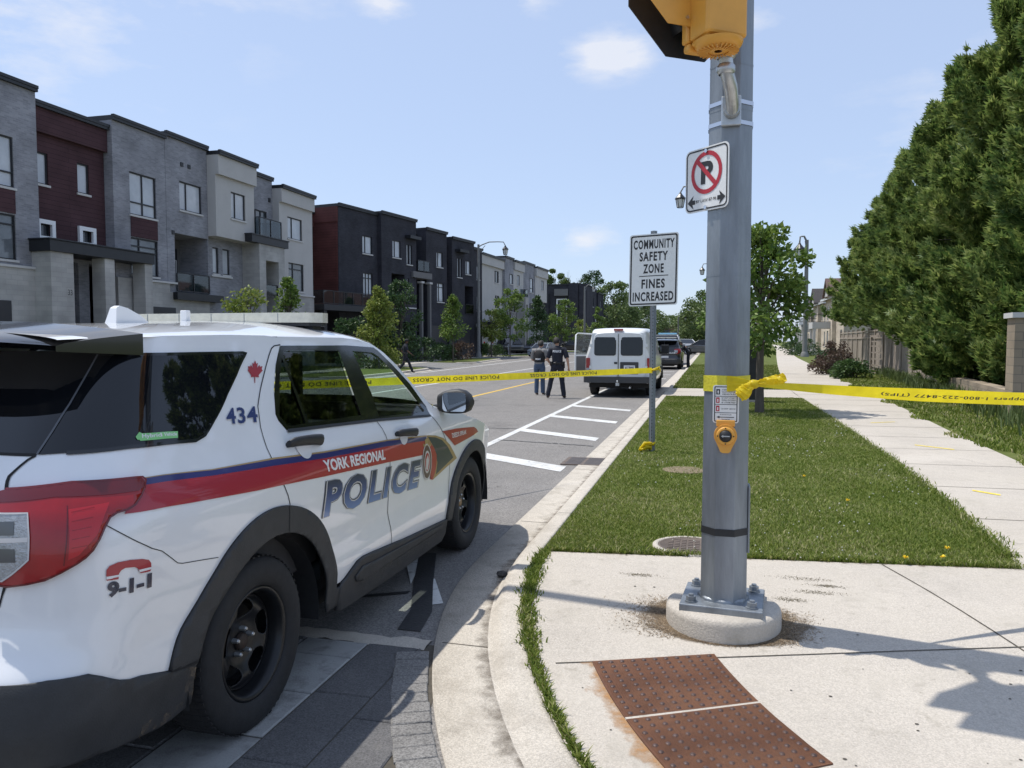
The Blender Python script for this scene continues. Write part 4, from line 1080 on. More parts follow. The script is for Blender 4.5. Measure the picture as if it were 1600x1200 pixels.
def skin_n(u, z):
    e = .012; a = skin0(u + e, z) - skin0(u - e, z); b = skin0(u, z + e) - skin0(u, z - e)
    n = a.cross(b)
    if n.length < 1e-9 or skin0(u - e, z).x <= 0: return Vector((0, -1, 0))
    n.normalize()
    return n
def skin(u, z, off=0.):
    p = skin0(u, z)
    if off: p = p + skin_n(u, z) * off
    return p

def poly_tris(loops, step=.045):
    """triangles of a 2-D outline (first loop) with holes, cut along a regular grid so it can follow a curved skin"""
    if isinstance(loops[0][0], (int, float)): loops = [loops]
    flat = [p for l in loops for p in l]
    tri = tessellate_polygon([[Vector((p[0], p[1], 0)) for p in l] for l in loops])
    bm = bmesh.new(); vs = [bm.verts.new((p[0], p[1], 0)) for p in flat]
    for t in tri:
        try: bm.faces.new([vs[i] for i in t])
        except ValueError: pass
    cut_grid(bm, step)
    return bm
def cut_grid(bm, step):
    us = [v.co.x for v in bm.verts]; zs = [v.co.y for v in bm.verts]
    if not us: return
    for ax, lo, hi in ((0, min(us), max(us)), (1, min(zs), max(zs))):
        k = math.ceil(lo / step + 1e-6)
        while k * step < hi - 1e-6:
            co = Vector((0, 0, 0)); co[ax] = k * step; no = Vector((0, 0, 0)); no[ax] = 1
            bmesh.ops.bisect_plane(bm, geom=bm.verts[:] + bm.edges[:] + bm.faces[:], dist=1e-6, plane_co=co, plane_no=no); k += 1
    bmesh.ops.triangulate(bm, faces=[f for f in bm.faces if len(f.verts) > 4])
def skin_obj(name, bm, m, parent, off=0., mirror=False, thick=0.):
    me = bpy.data.meshes.new(name)
    ns = []
    for v in bm.verts:
        u, z = v.co.x, v.co.y
        n = skin_n(u, z); p = skin0(u, z) + n * off
        if mirror: p.x = -p.x; n.x = -n.x
        ns.append(n); v.co = p
    bm.normal_update()
    bm.verts.index_update()
    for f in bm.faces:
        if f.normal.dot(ns[f.verts[0].index]) < 0: f.normal_flip()
        f.smooth = True
    bm.to_mesh(me); bm.free()
    me.normals_split_custom_set_from_vertices([tuple(n) for n in ns])
    o = bpy.data.objects.new(name, me); COL.objects.link(o); me.materials.append(m)
    if parent: o.parent = parent
    if thick:
        s = o.modifiers.new('thickness', 'SOLIDIFY'); s.thickness = thick; s.offset = 1
    return o
def skin_poly(name, loops, m, parent, off=0., both=False, thick=0., step=.045):
    o = skin_obj(name, poly_tris(loops, step), m, parent, off, False, thick)
    if both: skin_obj(name, poly_tris(loops, step), m, parent, off, True, thick)
    return o
def skin_line(name, pts, w, m, parent, off, both=False):
    """thin line on the skin, as a ribbon"""
    q = []
    for a, b in zip(pts, pts[1:]):
        n = max(1, int(math.dist(a, b) / .03))
        for i in range(n): q.append((a[0] + (b[0] - a[0]) * i / n, a[1] + (b[1] - a[1]) * i / n))
    q.append(pts[-1])
    for mi in ((False, True) if both else (False,)):
        bm = bmesh.new(); prev = None
        for i, p in enumerate(q):
            a = q[max(0, i - 1)]; b = q[min(len(q) - 1, i + 1)]; d = Vector((b[0] - a[0], b[1] - a[1])); d.normalize(); s = Vector((-d.y, d.x)) * w / 2
            cur = (bm.verts.new((p[0] + s.x, p[1] + s.y, 0)), bm.verts.new((p[0] - s.x, p[1] - s.y, 0)))
            if prev: bm.faces.new((prev[0], prev[1], cur[1], cur[0]))
            prev = cur
        o = skin_obj(name, bm, m, parent, off, mi)
    return o
def skin_text(name, body, quad, m, parent, off, step=.05, grow=0., **kw):
    """lettering fitted into four corners (top left, top right, bottom right, bottom left) on the skin"""
    vs, fs, asp = text_mesh(body, **kw)
    tl, tr, br, bl = [Vector(q) for q in quad]
    bm = bmesh.new(); V = []
    for x, y in vs:
        x = x * (1 + 2 * grow) - grow; y = y * (1 + 2 * grow) - grow
        p = (bl.lerp(br, x)).lerp(tl.lerp(tr, x), y); V.append(bm.verts.new((p.x, p.y, 0)))
    for f in fs:
        try: bm.faces.new([V[i] for i in f])
        except ValueError: pass
    cut_grid(bm, step)
    return skin_obj(name, bm, m, parent, off)

SUV={'dlo': [(1.608, 1.673), (1.504, 1.581), (1.408, 1.463), (1.348, 1.355), (1.352, 1.325), (1.389, 1.277), (2.337, 1.233), (3.174, 1.181), (3.178, 1.241), (3.052, 1.403), (2.882, 1.539), (2.741, 1.634), (2.688, 1.655), (2.322, 1.67)],
'rglass': [(1.643, 1.648), (2.208, 1.641), (2.19, 1.414), (2.183, 1.273), (1.591, 1.289), (1.435, 1.292), (1.401, 1.305), (1.371, 1.345), (1.494, 1.519), (1.59, 1.627)],
'fglass': [(2.377, 1.636), (2.646, 1.622), (2.718, 1.595), (2.844, 1.499), (3.001, 1.352), (3.117, 1.219), (3.091, 1.21), (2.403, 1.242), (2.418, 1.38)],
'rbar': [(1.584, 1.639), (1.606, 1.638), (1.606, 1.287), (1.578, 1.288)],
'quarter_glass': [(0.053, 1.645), (1.293, 1.643), (1.106, 1.55), (0.927, 1.475), (0.725, 1.373), (0.635, 1.321), (0.557, 1.306), (0.235, 1.323), (0.016, 1.32), (-0.08, 1.316), (-0.044, 1.387), (-0.003, 1.477), (0.025, 1.56)],
'seam_rear': [(1.611, 1.678), (1.552, 1.673), (1.52, 1.661), (1.477, 1.629), (1.414, 1.576), (1.294, 1.47), (1.221, 1.402), (1.169, 1.292), (1.184, 1.22), (1.159, 1.146), (1.171, 1.158), (1.212, 1.066), (1.264, 0.991), (1.286, 0.946)],
'seam_mid': [(2.32, 1.668), (2.337, 1.233), (2.372, 1.175), (2.378, 1.099), (2.375, 1.051), (2.403, 0.96), (2.398, 0.787), (2.41, 0.667), (2.478, 0.552), (2.487, 0.46)],
'seam_front': [(3.187, 1.183), (3.319, 1.061), (3.44, 0.939), (3.516, 0.819), (3.544, 0.685), (3.528, 0.567), (3.529, 0.421), (3.539, 0.355)],
'tail_seam': [(-0.085, 1.314), (-0.108, 1.301), (-0.127, 1.283), (-0.143, 1.264), (-0.152, 1.25), (-0.154, 1.235), (-0.154, 1.22), (-0.156, 0.915), (-0.175, 0.842)],
'tail': [(-0.235, 1.177), (-0.175, 1.187), (-0.146, 1.209), (0.049, 1.225), (0.245, 1.219), (0.279, 1.216), (0.29, 1.206), (0.284, 1.182), (0.268, 1.159), (0.243, 1.137), (0.218, 1.128), (0.185, 1.125), (0.161, 1.114), (0.142, 1.086), (0.127, 1.054), (0.109, 1.023), (0.088, 1.003), (0.062, 0.987), (0.016, 0.964), (-0.03, 0.943), (-0.084, 0.93), (-0.141, 0.918), (-0.176, 0.921), (-0.234, 0.92)],
'tail_dark': [(0.049, 1.225), (0.245, 1.219), (0.279, 1.216), (0.29, 1.206), (0.284, 1.182), (0.262, 1.171), (0.239, 1.164), (0.049, 1.173)],
'reverse': [(-0.239, 1.136), (-0.084, 1.143), (-0.08, 1.006), (-0.153, 0.935), (-0.234, 0.94)],
'rev_a': [(-0.17, 1.115), (-0.124, 1.119), (-0.127, 1.078), (-0.173, 1.074)],
'rev_b': [(-0.165, 1.034), (-0.122, 1.037), (-0.118, 0.997), (-0.161, 0.993)],
'rev_mid': [(-0.24, 1.06), (-0.085, 1.074), (-0.085, 1.06), (-0.239, 1.046)],
'tail_seg': [(0.037, 1.149), (0.163, 1.157), (0.145, 1.124), (0.118, 1.067), (0.068, 1.013), (0.037, 1.001)],
'handset': [(0.155, 0.928), (0.156, 0.948), (0.166, 0.96), (0.194, 0.966), (0.235, 0.964), (0.278, 0.955), (0.301, 0.944), (0.309, 0.93), (0.31, 0.911), (0.286, 0.913), (0.268, 0.915), (0.263, 0.927), (0.252, 0.935), (0.219, 0.941), (0.206, 0.937), (0.198, 0.928), (0.196, 0.917), (0.178, 0.915)],
'hs_w1': [(0.156, 0.926), (0.197, 0.924), (0.198, 0.915), (0.157, 0.917)],
'hs_w2': [(0.267, 0.921), (0.309, 0.916), (0.31, 0.907), (0.268, 0.912)],
'hs_r1': [(0.156, 0.918), (0.197, 0.917), (0.196, 0.909), (0.157, 0.913)],
'hs_r2': [(0.269, 0.912), (0.31, 0.908), (0.305, 0.902), (0.274, 0.907)],
'q911': [(0.16, 0.907), (0.313, 0.895), (0.314, 0.841), (0.161, 0.853)],
'fuel': [(0.147, 1.097), (0.286, 1.001), (0.424, 0.892), (0.451, 0.883), (0.682, 0.848)],
'bumper_top': [(-0.104, 0.622), (0.04, 0.631), (0.171, 0.624), (0.222, 0.601), (0.283, 0.564), (0.316, 0.549), (0.502, 0.508)],
'bumper_bot': [(0.609, 0.316), (0.488, 0.305), (0.413, 0.305), (0.213, 0.386), (0.062, 0.394), (-0.089, 0.382)],
'sill_top': [(1.764, 0.424), (1.823, 0.416), (1.867, 0.427), (1.997, 0.483), (2.076, 0.491), (2.205, 0.481), (2.698, 0.434), (3.519, 0.371), (3.67, 0.365)],
'sill_bot': [(1.681, 0.323), (1.858, 0.297), (2.51, 0.255), (3.486, 0.23), (3.598, 0.232)],
'sill_in': [(1.961, 0.408), (2.046, 0.446), (2.174, 0.433), (3.279, 0.371), (3.388, 0.366), (3.398, 0.343), (3.296, 0.332), (2.069, 0.356), (1.984, 0.375)],
'gold': [(0.29, 1.218), (0.663, 1.192), (1.162, 1.174), (1.187, 1.176), (1.62, 1.145), (2.383, 1.109), (3.001, 1.062)],
'blue': [(0.29, 1.215), (0.661, 1.188), (1.155, 1.166), (1.181, 1.169), (1.614, 1.138), (2.38, 1.102), (2.999, 1.054)],
'red': [(0.29, 1.194), (0.651, 1.169), (1.137, 1.146), (1.158, 1.144), (1.602, 1.113), (2.366, 1.072), (2.995, 1.027)],
'redb': [(0.165, 1.115), (0.502, 1.095), (0.972, 1.065), (1.211, 1.052), (1.613, 1.024), (2.36, 0.977), (2.938, 0.937)],
'badge_gold': [(3.001, 1.062), (3.184, 1.038), (3.347, 1.0), (3.491, 0.933), (3.682, 0.806), (3.447, 0.773), (3.171, 0.727), (3.204, 0.801), (3.12, 0.959)],
'badge_navy': [(3.029, 1.048), (3.182, 1.025), (3.314, 0.99), (3.438, 0.928), (3.588, 0.825), (3.408, 0.791), (3.229, 0.757), (3.237, 0.841), (3.152, 0.955)],
'badge_red': [(3.056, 1.007), (3.135, 0.968), (3.205, 0.903), (3.221, 0.843), (3.208, 0.783), (3.17, 0.729), (3.12, 0.742), (3.084, 0.865)],
'fender_red': [(3.327, 1.051), (3.638, 1.037), (4.106, 0.998), (4.188, 0.975), (4.251, 0.943), (4.019, 0.927), (3.604, 0.912), (3.47, 0.983)],
'qdeeds': [(3.523, 1.014), (3.891, 0.999), (3.894, 0.965), (3.546, 0.976)],
'crest': [(2.93, 0.889), (3.01, 1.002), (3.125, 0.858), (3.04, 0.759)],
'crown': [(2.942, 0.994), (2.935, 1.017), (2.971, 1.001), (2.967, 1.034), (3.013, 1.045), (3.056, 1.023), (3.05, 0.993), (3.087, 1.003), (3.082, 0.976)],
'qpolice': [(1.616, 0.999), (2.917, 0.914), (2.877, 0.728), (1.588, 0.815)],
'qyork': [(1.583, 1.106), (2.323, 1.06), (2.327, 0.999), (1.603, 1.044)],
'q434': [(0.864, 1.412), (1.203, 1.403), (1.17, 1.334), (0.849, 1.347)],
'qleaf': [(1.28, 1.608), (1.405, 1.605), (1.336, 1.501), (1.201, 1.508)],
'qhyb': [(0.269, 1.361), (0.419, 1.348), (0.423, 1.332), (0.273, 1.342)],
'hybleaf': [(0.247, 1.353), (0.258, 1.368), (0.269, 1.363), (0.28, 1.352), (0.272, 1.34), (0.255, 1.343)],
'hnd_rear': [(1.329, 1.213), (1.616, 1.191)],
'hnd_front': [(2.508, 1.126), (2.787, 1.103)],
'cup_rear': [(1.458, 1.188)],
'cup_front': [(2.621, 1.103)],
'mirror': [(3.276, 1.256), (3.898, 1.232)],
'ptlip': [(0.102, 1.679), (0.138, 1.699), (0.243, 1.707), (1.56, 1.725)]}


M['car_white'] = mat('white_car_paint', (.80, .80, .80), .3, 0, .03, 3.0, .012, 5, coat=1., spec=.5)
M['cladding'] = mat('dark_grey_cladding', (.032, .033, .035), .62, 0, .18, 9, .12, 160)
stains(M['cladding'], 3.0, (.075, .068, .06), .5, .85, .55)
M['piano'] = mat('gloss_black_trim', (.006, .006, .007), .12, coat=.5)
M['edge_grey'] = mat('painted_edge_glint', (.09, .095, .105), .3)
M['seam'] = mat('panel_gap', (.012, .012, .013), .8)
M['tint'] = glass_mat('privacy_glass', (.10, .11, .11), 0, .015, (.006, .007, .009))
M['clear'] = glass_mat('door_glass', (.80, .92, .86), 1.0, .01)
M['rdoor'] = glass_mat('rear_door_glass', (.17, .21, .205), 1.0, .01)
M['lamp_red'] = mat('tail_lamp_red', (.30, .003, .006), .2, .0, .12, 14, coat=.45); M['lamp_dark'] = mat('tail_lamp_dark_red', (.11, .003, .006), .15, coat=.5)
M['lamp_bright'] = mat('tail_lamp_bright_red', (.46, .008, .014), .2, coat=.45)
M['lamp_clear'] = mat('reverse_lamp_clear', (.35, .36, .37), .18, .4, .25, 60, .3, 160, coat=1.)
M['lamp_core'] = mat('reverse_lamp_core', (.12, .125, .13), .2, .5)
M['d_red'] = mat('livery_red', (.36, .012, .028), .35, coat=.6); M['d_blue'] = mat('livery_blue', (.02, .022, .13), .35, coat=.6)
M['d_navy'] = mat('livery_navy', (.012, .02, .05), .35, coat=.6); M['d_gold'] = mat('livery_gold', (.36, .24, .10), .4, coat=.5)
M['d_white'] = mat('livery_white', (.75, .75, .75), .35, coat=.6); M['d_silver'] = mat('livery_silver', (.55, .53, .52), .35, coat=.6)
M['d_green'] = mat('sticker_green', (.22, .55, .20), .4); M['d_brown'] = mat('crest_brown', (.10, .06, .045), .4)
# the lettering's own printed fade from navy to pale blue, laid along its height
m = mat('livery_letter_blue', (.05, .1, .3), .35, coat=.6); M['d_letter'] = m
nt = m.node_tree; t_ = nt.nodes.new('ShaderNodeTexCoord'); sp_ = nt.nodes.new('ShaderNodeSeparateXYZ'); rp_ = nt.nodes.new('ShaderNodeValToRGB'); mr_ = nt.nodes.new('ShaderNodeMapRange')
nt.links.new(t_.outputs['Object'], sp_.inputs[0])
ma_ = nt.nodes.new('ShaderNodeMath'); ma_.operation = 'MULTIPLY_ADD'; ma_.inputs[1].default_value = .0668; nt.links.new(sp_.outputs['Y'], ma_.inputs[0]); nt.links.new(sp_.outputs['Z'], ma_.inputs[2])
mr_.inputs['From Min'].default_value = .925; mr_.inputs['From Max'].default_value = 1.105; nt.links.new(ma_.outputs[0], mr_.inputs['Value']); nt.links.new(mr_.outputs[0], rp_.inputs[0])
rp_.color_ramp.elements[0].color = (.12, .21, .42, 1); rp_.color_ramp.elements[1].color = (.012, .018, .06, 1); e_ = rp_.color_ramp.elements.new(.55); e_.color = (.03, .06, .2, 1)
nt.links.new(rp_.outputs[0], nt.nodes['Principled BSDF'].inputs['Base Color'])

CAR = thing('police_cruiser', 'white police SUV in front with red and blue stripes and POLICE on its doors', 'police car', (-2.85, 1.84, 0))
D = SUV
AX = (1.07, 4.095)
def arc(cx, cz, a, b, t0, t1, n=26): return [(cx + a * math.cos(R(t0 + (t1 - t0) * i / n)), cz + b * math.sin(R(t0 + (t1 - t0) * i / n))) for i in range(n + 1)]
ro = lambda t0, t1, n=26: arc(1.115, .38, .645, .585, t0, t1, n)        # outer edge of the rear arch cladding
ri = lambda t0, t1, n=26: arc(1.14, .36, .52, .478, t0, t1, n)
fo_ = lambda t0, t1, n=26: arc(4.12, .38, .60, .51, t0, t1, n)
fi_ = lambda t0, t1, n=26: arc(4.12, .36, .47, .44, t0, t1, n)
seamR = [(1.611, 1.678), (1.552, 1.673), (1.52, 1.661), (1.477, 1.629), (1.414, 1.576), (1.294, 1.47), (1.221, 1.402), (1.178, 1.31), (1.165, 1.22), (1.170, 1.14), (1.205, 1.066), (1.25, .995), (1.268, .95)]
seamM = [(2.32, 1.668), (2.337, 1.233), (2.368, 1.175), (2.382, 1.10), (2.392, 1.03), (2.400, .96), (2.402, .80), (2.415, .667), (2.462, .56), (2.487, .455)]
seamF = [(3.18, 1.185), (3.319, 1.061), (3.44, .939), (3.516, .819), (3.54, .685), (3.536, .55), (3.535, .43), (3.54, .372)]
dlo = D['dlo']
RAIL = ([0.0, .25, .5, 1.2, 2.3, 2.51, 2.68, 2.82, 2.95, 3.07, 3.19, 3.3, 3.57, 3.81, 4.02, 4.3, 4.6, 4.85, 5.0], [1.69, 1.70, 1.71, 1.722, 1.716, 1.705, 1.678, 1.622, 1.538, 1.432, 1.315, 1.225, 1.187, 1.14, 1.085, 1.03, .96, .88, .80])
rail = lambda s: float(np.interp(s, *RAIL))
ZC = ([.0, .35, .6, 1.2, 1.45, 1.8, 2.2, 2.5, 2.68, 2.85, 3.0, 3.15, 3.3, 3.42, 3.52, 3.8, 4.2, 4.6, 4.85, 5.0], [1.72, 1.74, 1.757, 1.782, 1.79, 1.808, 1.812, 1.79, 1.755, 1.685, 1.59, 1.485, 1.37, 1.285, 1.225, 1.205, 1.155, 1.07, .97, .86])
zc = lambda s: float(np.interp(s, *ZC))
qw = D['quarter_glass']
CW = M['car_white']
# the quarter panel with the bumper corner; its window is a hole
arc_hit = ro(180, 78, 22)
tail_s = D['tail_seam']
quarter = [(-.085, 1.314)] + tail_s[1:] + [(-.9, .842), (-.9, .622)] + D['bumper_top'][:-1] + ro(168, 79.5, 26) + [p for p in reversed(seamR)] + [(1.611, 1.716)] + [(s, rail(skin0(s, 1.71).y) + .004) for s in (1.5, 1.4, 1.3, 1.2, 1.1, 1.0, .9, .8, .7, .6, .5, .4, .3, .2)] + [(.135, 1.70), (.055, 1.648)]
win_hole = [(.02, 1.560), (.058, 1.638)] + [(x - .004, z - .004) for x, z in qw[1:9]]
body = skin_poly('quarter_panel', quarter, CW, CAR, 0, True)
skin_poly('quarter_window', qw, M['tint'], CAR, .004, True)
skin_line('pillar_edge_glint', [(.053, 1.645), (.025, 1.56), (-.003, 1.477), (-.044, 1.387), (-.08, 1.316)], .007, M['edge_grey'], CAR, .0062, True)  # lighter line painted along the pillar edge to stand for its reflection
skin_line('trim', [qw[0]] + qw[1:9], .012, M['piano'], CAR, .0045)
# back of the car: window, tailgate, lower bumper
skin_poly('rear_window', [(-.070, 1.320), (-.9, 1.318), (-.9, 1.66), (.075, 1.66), (.040, 1.565), (-.005, 1.45)], M['tint'], CAR, .003, True)
skin_poly('tailgate', [(-.085, 1.314)] + tail_s[1:] + [(-.9, .842), (-.9, 1.314)], CW, CAR, 0, True)
skin_line('gap', tail_s, .007, M['seam'], CAR, .0025, True)
skin_line('gap', [(-.175, .842), (-.9, .842)], .008, M['seam'], CAR, .0025, True)
skin_line('gap', [(-.085, 1.316), (-.9, 1.316)], .01, M['seam'], CAR, .0025, True)
# doors
rdoor = seamR[1:] + ro(79, 3, 22)[:-1] + [(1.764, .42)] + D['sill_top'][1:7] + [(2.487, .455)] + list(reversed(seamM[1:])) + list(reversed(dlo[:6])) + [(1.611, 1.678)]
# the glazed opening's lower edge runs back from the middle pillar to the rear corner
rdoor = [(1.608, 1.676)] + seamR[1:] + ro(79, 4, 22) + D['sill_top'][1:6] + list(reversed(seamM[1:])) + list(reversed(dlo[1:6]))
rd_o = skin_poly('rear_door', rdoor, CW, CAR, 0, True)
fdoor = list(seamM[1:]) + [(2.698, .434), (3.519, .371)] + list(reversed(seamF)) + [dlo[7]]
fd_o = skin_poly('front_door', fdoor, CW, CAR, 0, True)
fender = seamF[:-1] + [(3.535, .40)] + fo_(176, 20, 30) + [(4.72, .55), (4.95, .55), (4.95, .80), (4.85, .88), (4.6, .96), (4.3, 1.03), (4.02, 1.085), (3.81, 1.14), (3.57, 1.187), (3.3, 1.225)]
skin_poly('front_wing', fender, CW, CAR, 0, True)
# strip between the side windows and the roof
strip_ = [(s, rail(s)) for s in (1.611, 1.9, 2.3, 2.51, 2.68, 2.82, 2.95, 3.07, 3.19, 3.30)] + [(3.19, 1.183)] + list(reversed(dlo[8:])) [::-1] + [(1.608, 1.673)]
skin_poly('roof_rail', strip_, CW, CAR, 0, True)
# side glazing: black frame with two panes
for mi in (False, True):
    fr = skin_obj('window_frame', poly_tris([dlo, D['rglass'], D['fglass']]), M['piano'], CAR, .003, mi)
    skin_obj('rear_door_window', poly_tris(D['rglass']), M['rdoor'], CAR, -.006, mi)
    skin_obj('front_door_window', poly_tris(D['fglass']), M['clear'], CAR, -.006, mi)
skin_poly('quarter_light_bar', D['rbar'], M['piano'], CAR, .0, True)
skin_line('window_sill_trim', [(1.389, 1.272), (2.337, 1.228), (3.174, 1.176)], .016, M['black_plastic'], CAR, .006, True)
# gaps between the panels
for nm, pts in (('gap', seamR), ('gap', seamM[1:]), ('gap', seamF), ('gap', D['fuel'])): skin_line(nm, pts, .0055 if pts is not D['fuel'] else .003, M['seam'], CAR, .0022, True)
# cladding round the wheels, sills, lower bumper
for mi in (False, True):
    skin_obj('arch_cladding', poly_tris(ro(168, 2, 40) + [(1.80, .40), (1.80, .30), (1.69, .30)] + ri(0, 166, 40)), M['cladding'], CAR, .003, mi, .012)
    skin_obj('arch_cladding', poly_tris(fo_(182, -4, 40) + [(4.72, .26)] + fi_(-8, 184, 40)), M['cladding'], CAR, .003, mi, .012)
    sill = [(1.80, .40)] + D['sill_top'][1:8] + [(3.535, .26), (3.486, .215), (2.51, .225), (1.858, .25), (1.80, .27)]
    so_ = skin_obj('sill_cladding', poly_tris(sill), M['cladding'], CAR, .004, mi, .014)
    skin_obj('sill_pad', poly_tris(D['sill_in']), M['cladding'], CAR, .020, mi, .006)
    bl = [(-.9, .622)] + D['bumper_top'][:-1] + [(.484, .50), (.632, .474), (.618, .40), (.60, .315), (.488, .30), (.413, .30), (.213, .34), (.062, .34), (-.9, .34)]
    skin_obj('rear_bumper_cladding', poly_tris(bl), M['cladding'], CAR, .002, mi, .01)
skin_line('gap', [(.484, .50), (.632, .474)], .006, M['seam'], CAR, .016)
skin_line('gap', ro(79, 78, 2)[:1] + [(1.245, .86), (1.25, .82)], .006, M['seam'], CAR, .0165)
skin_poly('mud_splash', [(.30, .31), (.42, .305), (.488, .31), (.60, .33), (.618, .40), (.628, .46), (.56, .485), (.52, .42), (.44, .37), (.30, .35)], stain_mat('dried_mud', (.26, .20, .14), 13, .5, None, .22, .75), CAR, .0145)
skin_poly('road_dust', [(1.85, .30), (2.5, .262), (3.5, .245), (3.52, .33), (2.5, .36), (1.9, .37)], stain_mat('road_dust', (.17, .15, .125), 6, .5, None, .3, .5), CAR, .0275)
# tail lamp
M['lamp_rim'] = M['piano']
for mi in (False, True):
    tl_ = skin_obj('tail_lamp', poly_tris(D['tail'], .03), M['lamp_red'], CAR, .006, mi, .012)
    skin_obj('upper_lens', poly_tris([(-.235, 1.185), (-.146, 1.207), (.049, 1.223), (.245, 1.217), (.277, 1.213), (.286, 1.204), (.280, 1.184), (.262, 1.176), (.18, 1.178), (.0, 1.186), (-.235, 1.165)], .03), M['lamp_dark'], tl_, .0195, mi)
    skin_obj('side_segments', poly_tris(D['tail_seg'], .03), M['lamp_bright'], tl_, .0195, mi)
    rv = skin_obj('reverse_lamp', poly_tris(D['reverse'], .03), M['lamp_clear'], tl_, .0195, mi)
    for k in ('rev_a', 'rev_b'): skin_obj('bulb', poly_tris(D[k], .03), M['lamp_core'], tl_, .0205, mi)
    skin_obj('divider', poly_tris(D['rev_mid'], .03), M['d_silver'], tl_, .021, mi)
    def ln(pts, w, m, off):
        skin_line('lens_edge', pts, w, m, tl_, off)
    if not mi:
        ln(D['reverse'] + D['reverse'][:1], .005, M['d_silver'], .0208)
        ln(D['tail'][2:-1], .006, M['lamp_dark'], .0200)
        for k in range(5): ln([(.045 + .0 * k, 1.14 - .026 * k), (.115 - .006 * k, 1.148 - .027 * k)], .0025, M['lamp_red'], .0203)
        ln([(.035, 1.16), (.025, .985)], .003, M['lamp_dark'], .0200)
# livery
off = .0032
def band_poly(top, bot, x0=None):
    return [p for p in top] + [p for p in reversed(bot)]
STR = lambda k: D[k]
skin_poly('gold_stripe', band_poly(D['gold'][:1] + [D['gold'][i] for i in (1, 3, 4, 5, 6)], [(x, z - .012) for x, z in [D['gold'][i] for i in (0, 1, 3, 4, 5, 6)]]), M['d_gold'], CAR, off)
skin_poly('blue_stripe', band_poly([(x, z) for x, z in [D['blue'][i] for i in (0, 1, 3, 4, 5, 6)]], [D['red'][i] for i in (0, 1, 3, 4, 5, 6)]), M['d_blue'], CAR, off + .0004)
red_top = [D['red'][i] for i in (0, 1, 3, 4, 5, 6)]
skin_poly('red_stripe', [(.262, 1.19)] + red_top + [(2.938, .937), (2.36, .977), (1.613, 1.024), (1.211, 1.052), (.972, 1.065), (.502, 1.095), (.215, 1.118)], M['d_red'], CAR, off + .0002)
skin_poly('badge', D['badge_gold'], M['d_gold'], CAR, off + .0006); skin_poly('badge', D['badge_navy'], M['d_navy'], CAR, off + .0012)
skin_poly('badge_ribbon', D['badge_red'], M['d_red'], CAR, off + .0016)
cr = D['crest']; ccx = sum(p[0] for p in cr) / 4; ccz = sum(p[1] for p in cr) / 4
def oval(k): return [(ccx + .093 * k * math.cos(a) , ccz + .122 * k * math.sin(a) - .04 * k * math.cos(a)) for a in [2 * PI * i / 28 for i in range(28)]]
skin_poly('crest', oval(1.0), M['d_silver'], CAR, off + .002); skin_poly('crest', oval(.9), M['d_brown'], CAR, off + .0024)
skin_poly('crest', oval(.62), M['d_silver'], CAR, off + .0028); skin_poly('crest', oval(.5), M['d_red'], CAR, off + .0032)
skin_poly('crest', [(ccx - .02, ccz - .045), (ccx + .02, ccz - .06), (ccx + .03, ccz + .01), (ccx, ccz + .05), (ccx - .028, ccz + .02)], M['d_silver'], CAR, off + .0036)
skin_poly('crown', D['crown'], M['d_gold'], CAR, off + .002)
skin_poly('wing_panel', D['fender_red'], M['d_red'], CAR, off)
skin_text('lettering', 'DEEDS SPEAK', D['qdeeds'], M['d_white'], CAR, off + .001, bold=.02)
skin_text('lettering', 'YORK REGIONAL', D['qyork'], M['d_white'], CAR, off + .0012, bold=.035)
# big door lettering: dark edge, pale line, fading face
q = D['qpolice']
skin_text('lettering', 'POLICE', q, M['d_navy'], CAR, off + .0002, grow=.012, bold=.075, shear=.0, spacing=1.22)
skin_text('lettering', 'POLICE', q, M['d_silver'], CAR, off + .0006, grow=.004, bold=.055, shear=.0, spacing=1.22)
skin_text('lettering', 'POLICE', q, M['d_letter'], CAR, off + .0010, grow=-.004, bold=.035, shear=.0, spacing=1.22)
skin_text('number', '434', [(x + .004, z - .003) for x, z in D['q434']], M['d_silver'], CAR, off, bold=.03, spacing=1.1)
skin_text('number', '434', D['q434'], M['d_letter2'] if 'd_letter2' in M else M.setdefault('d_letter2', mat('livery_number_blue', (.018, .035, .14), .35, coat=.6)), CAR, off + .0006, bold=.022, spacing=1.1)
tl, tr, br, bl_ = [Vector(p) for p in D['qleaf']]
LEAF = [(.5, 1), (.58, .84), (.68, .89), (.64, .66), (.78, .80), (.82, .71), (.98, .74), (.93, .60), (1, .55), (.74, .34), (.77, .24), (.53, .27), (.525, 0), (.475, 0), (.47, .27), (.23, .24), (.26, .34), (0, .55), (.07, .60), (.02, .74), (.18, .71), (.22, .80), (.36, .66), (.32, .89), (.42, .84)]
skin_poly('maple_leaf', [tuple((bl_.lerp(br, x)).lerp(tl.lerp(tr, x), y)) for x, y in LEAF], M['d_red'], CAR, off)
skin_poly('handset', D['handset'], M['d_red'], CAR, off)
for k, mm in (('hs_w1', 'd_white'), ('hs_w2', 'd_white'), ('hs_r1', 'd_red'), ('hs_r2', 'd_red')): skin_poly('handset', D[k], M[mm], CAR, off + .0006)
skin_text('lettering', '9-1-1', D['q911'], M['d_navy'], CAR, off, bold=.05)
qh = D['qhyb']
skin_poly('sticker', [(qh[0][0] - .008, qh[0][1] + .002), (qh[1][0] + .006, qh[1][1] + .003), (qh[2][0] + .006, qh[2][1] - .005), (qh[3][0] - .008, qh[3][1] - .004)], M['d_green'], CAR, .006)
skin_poly('sticker', D['hybleaf'], M['d_green'], CAR, .0062)
skin_text('sticker', 'Hybrid Vehicle', qh, M['d_white'], CAR, .0064, bold=.02)

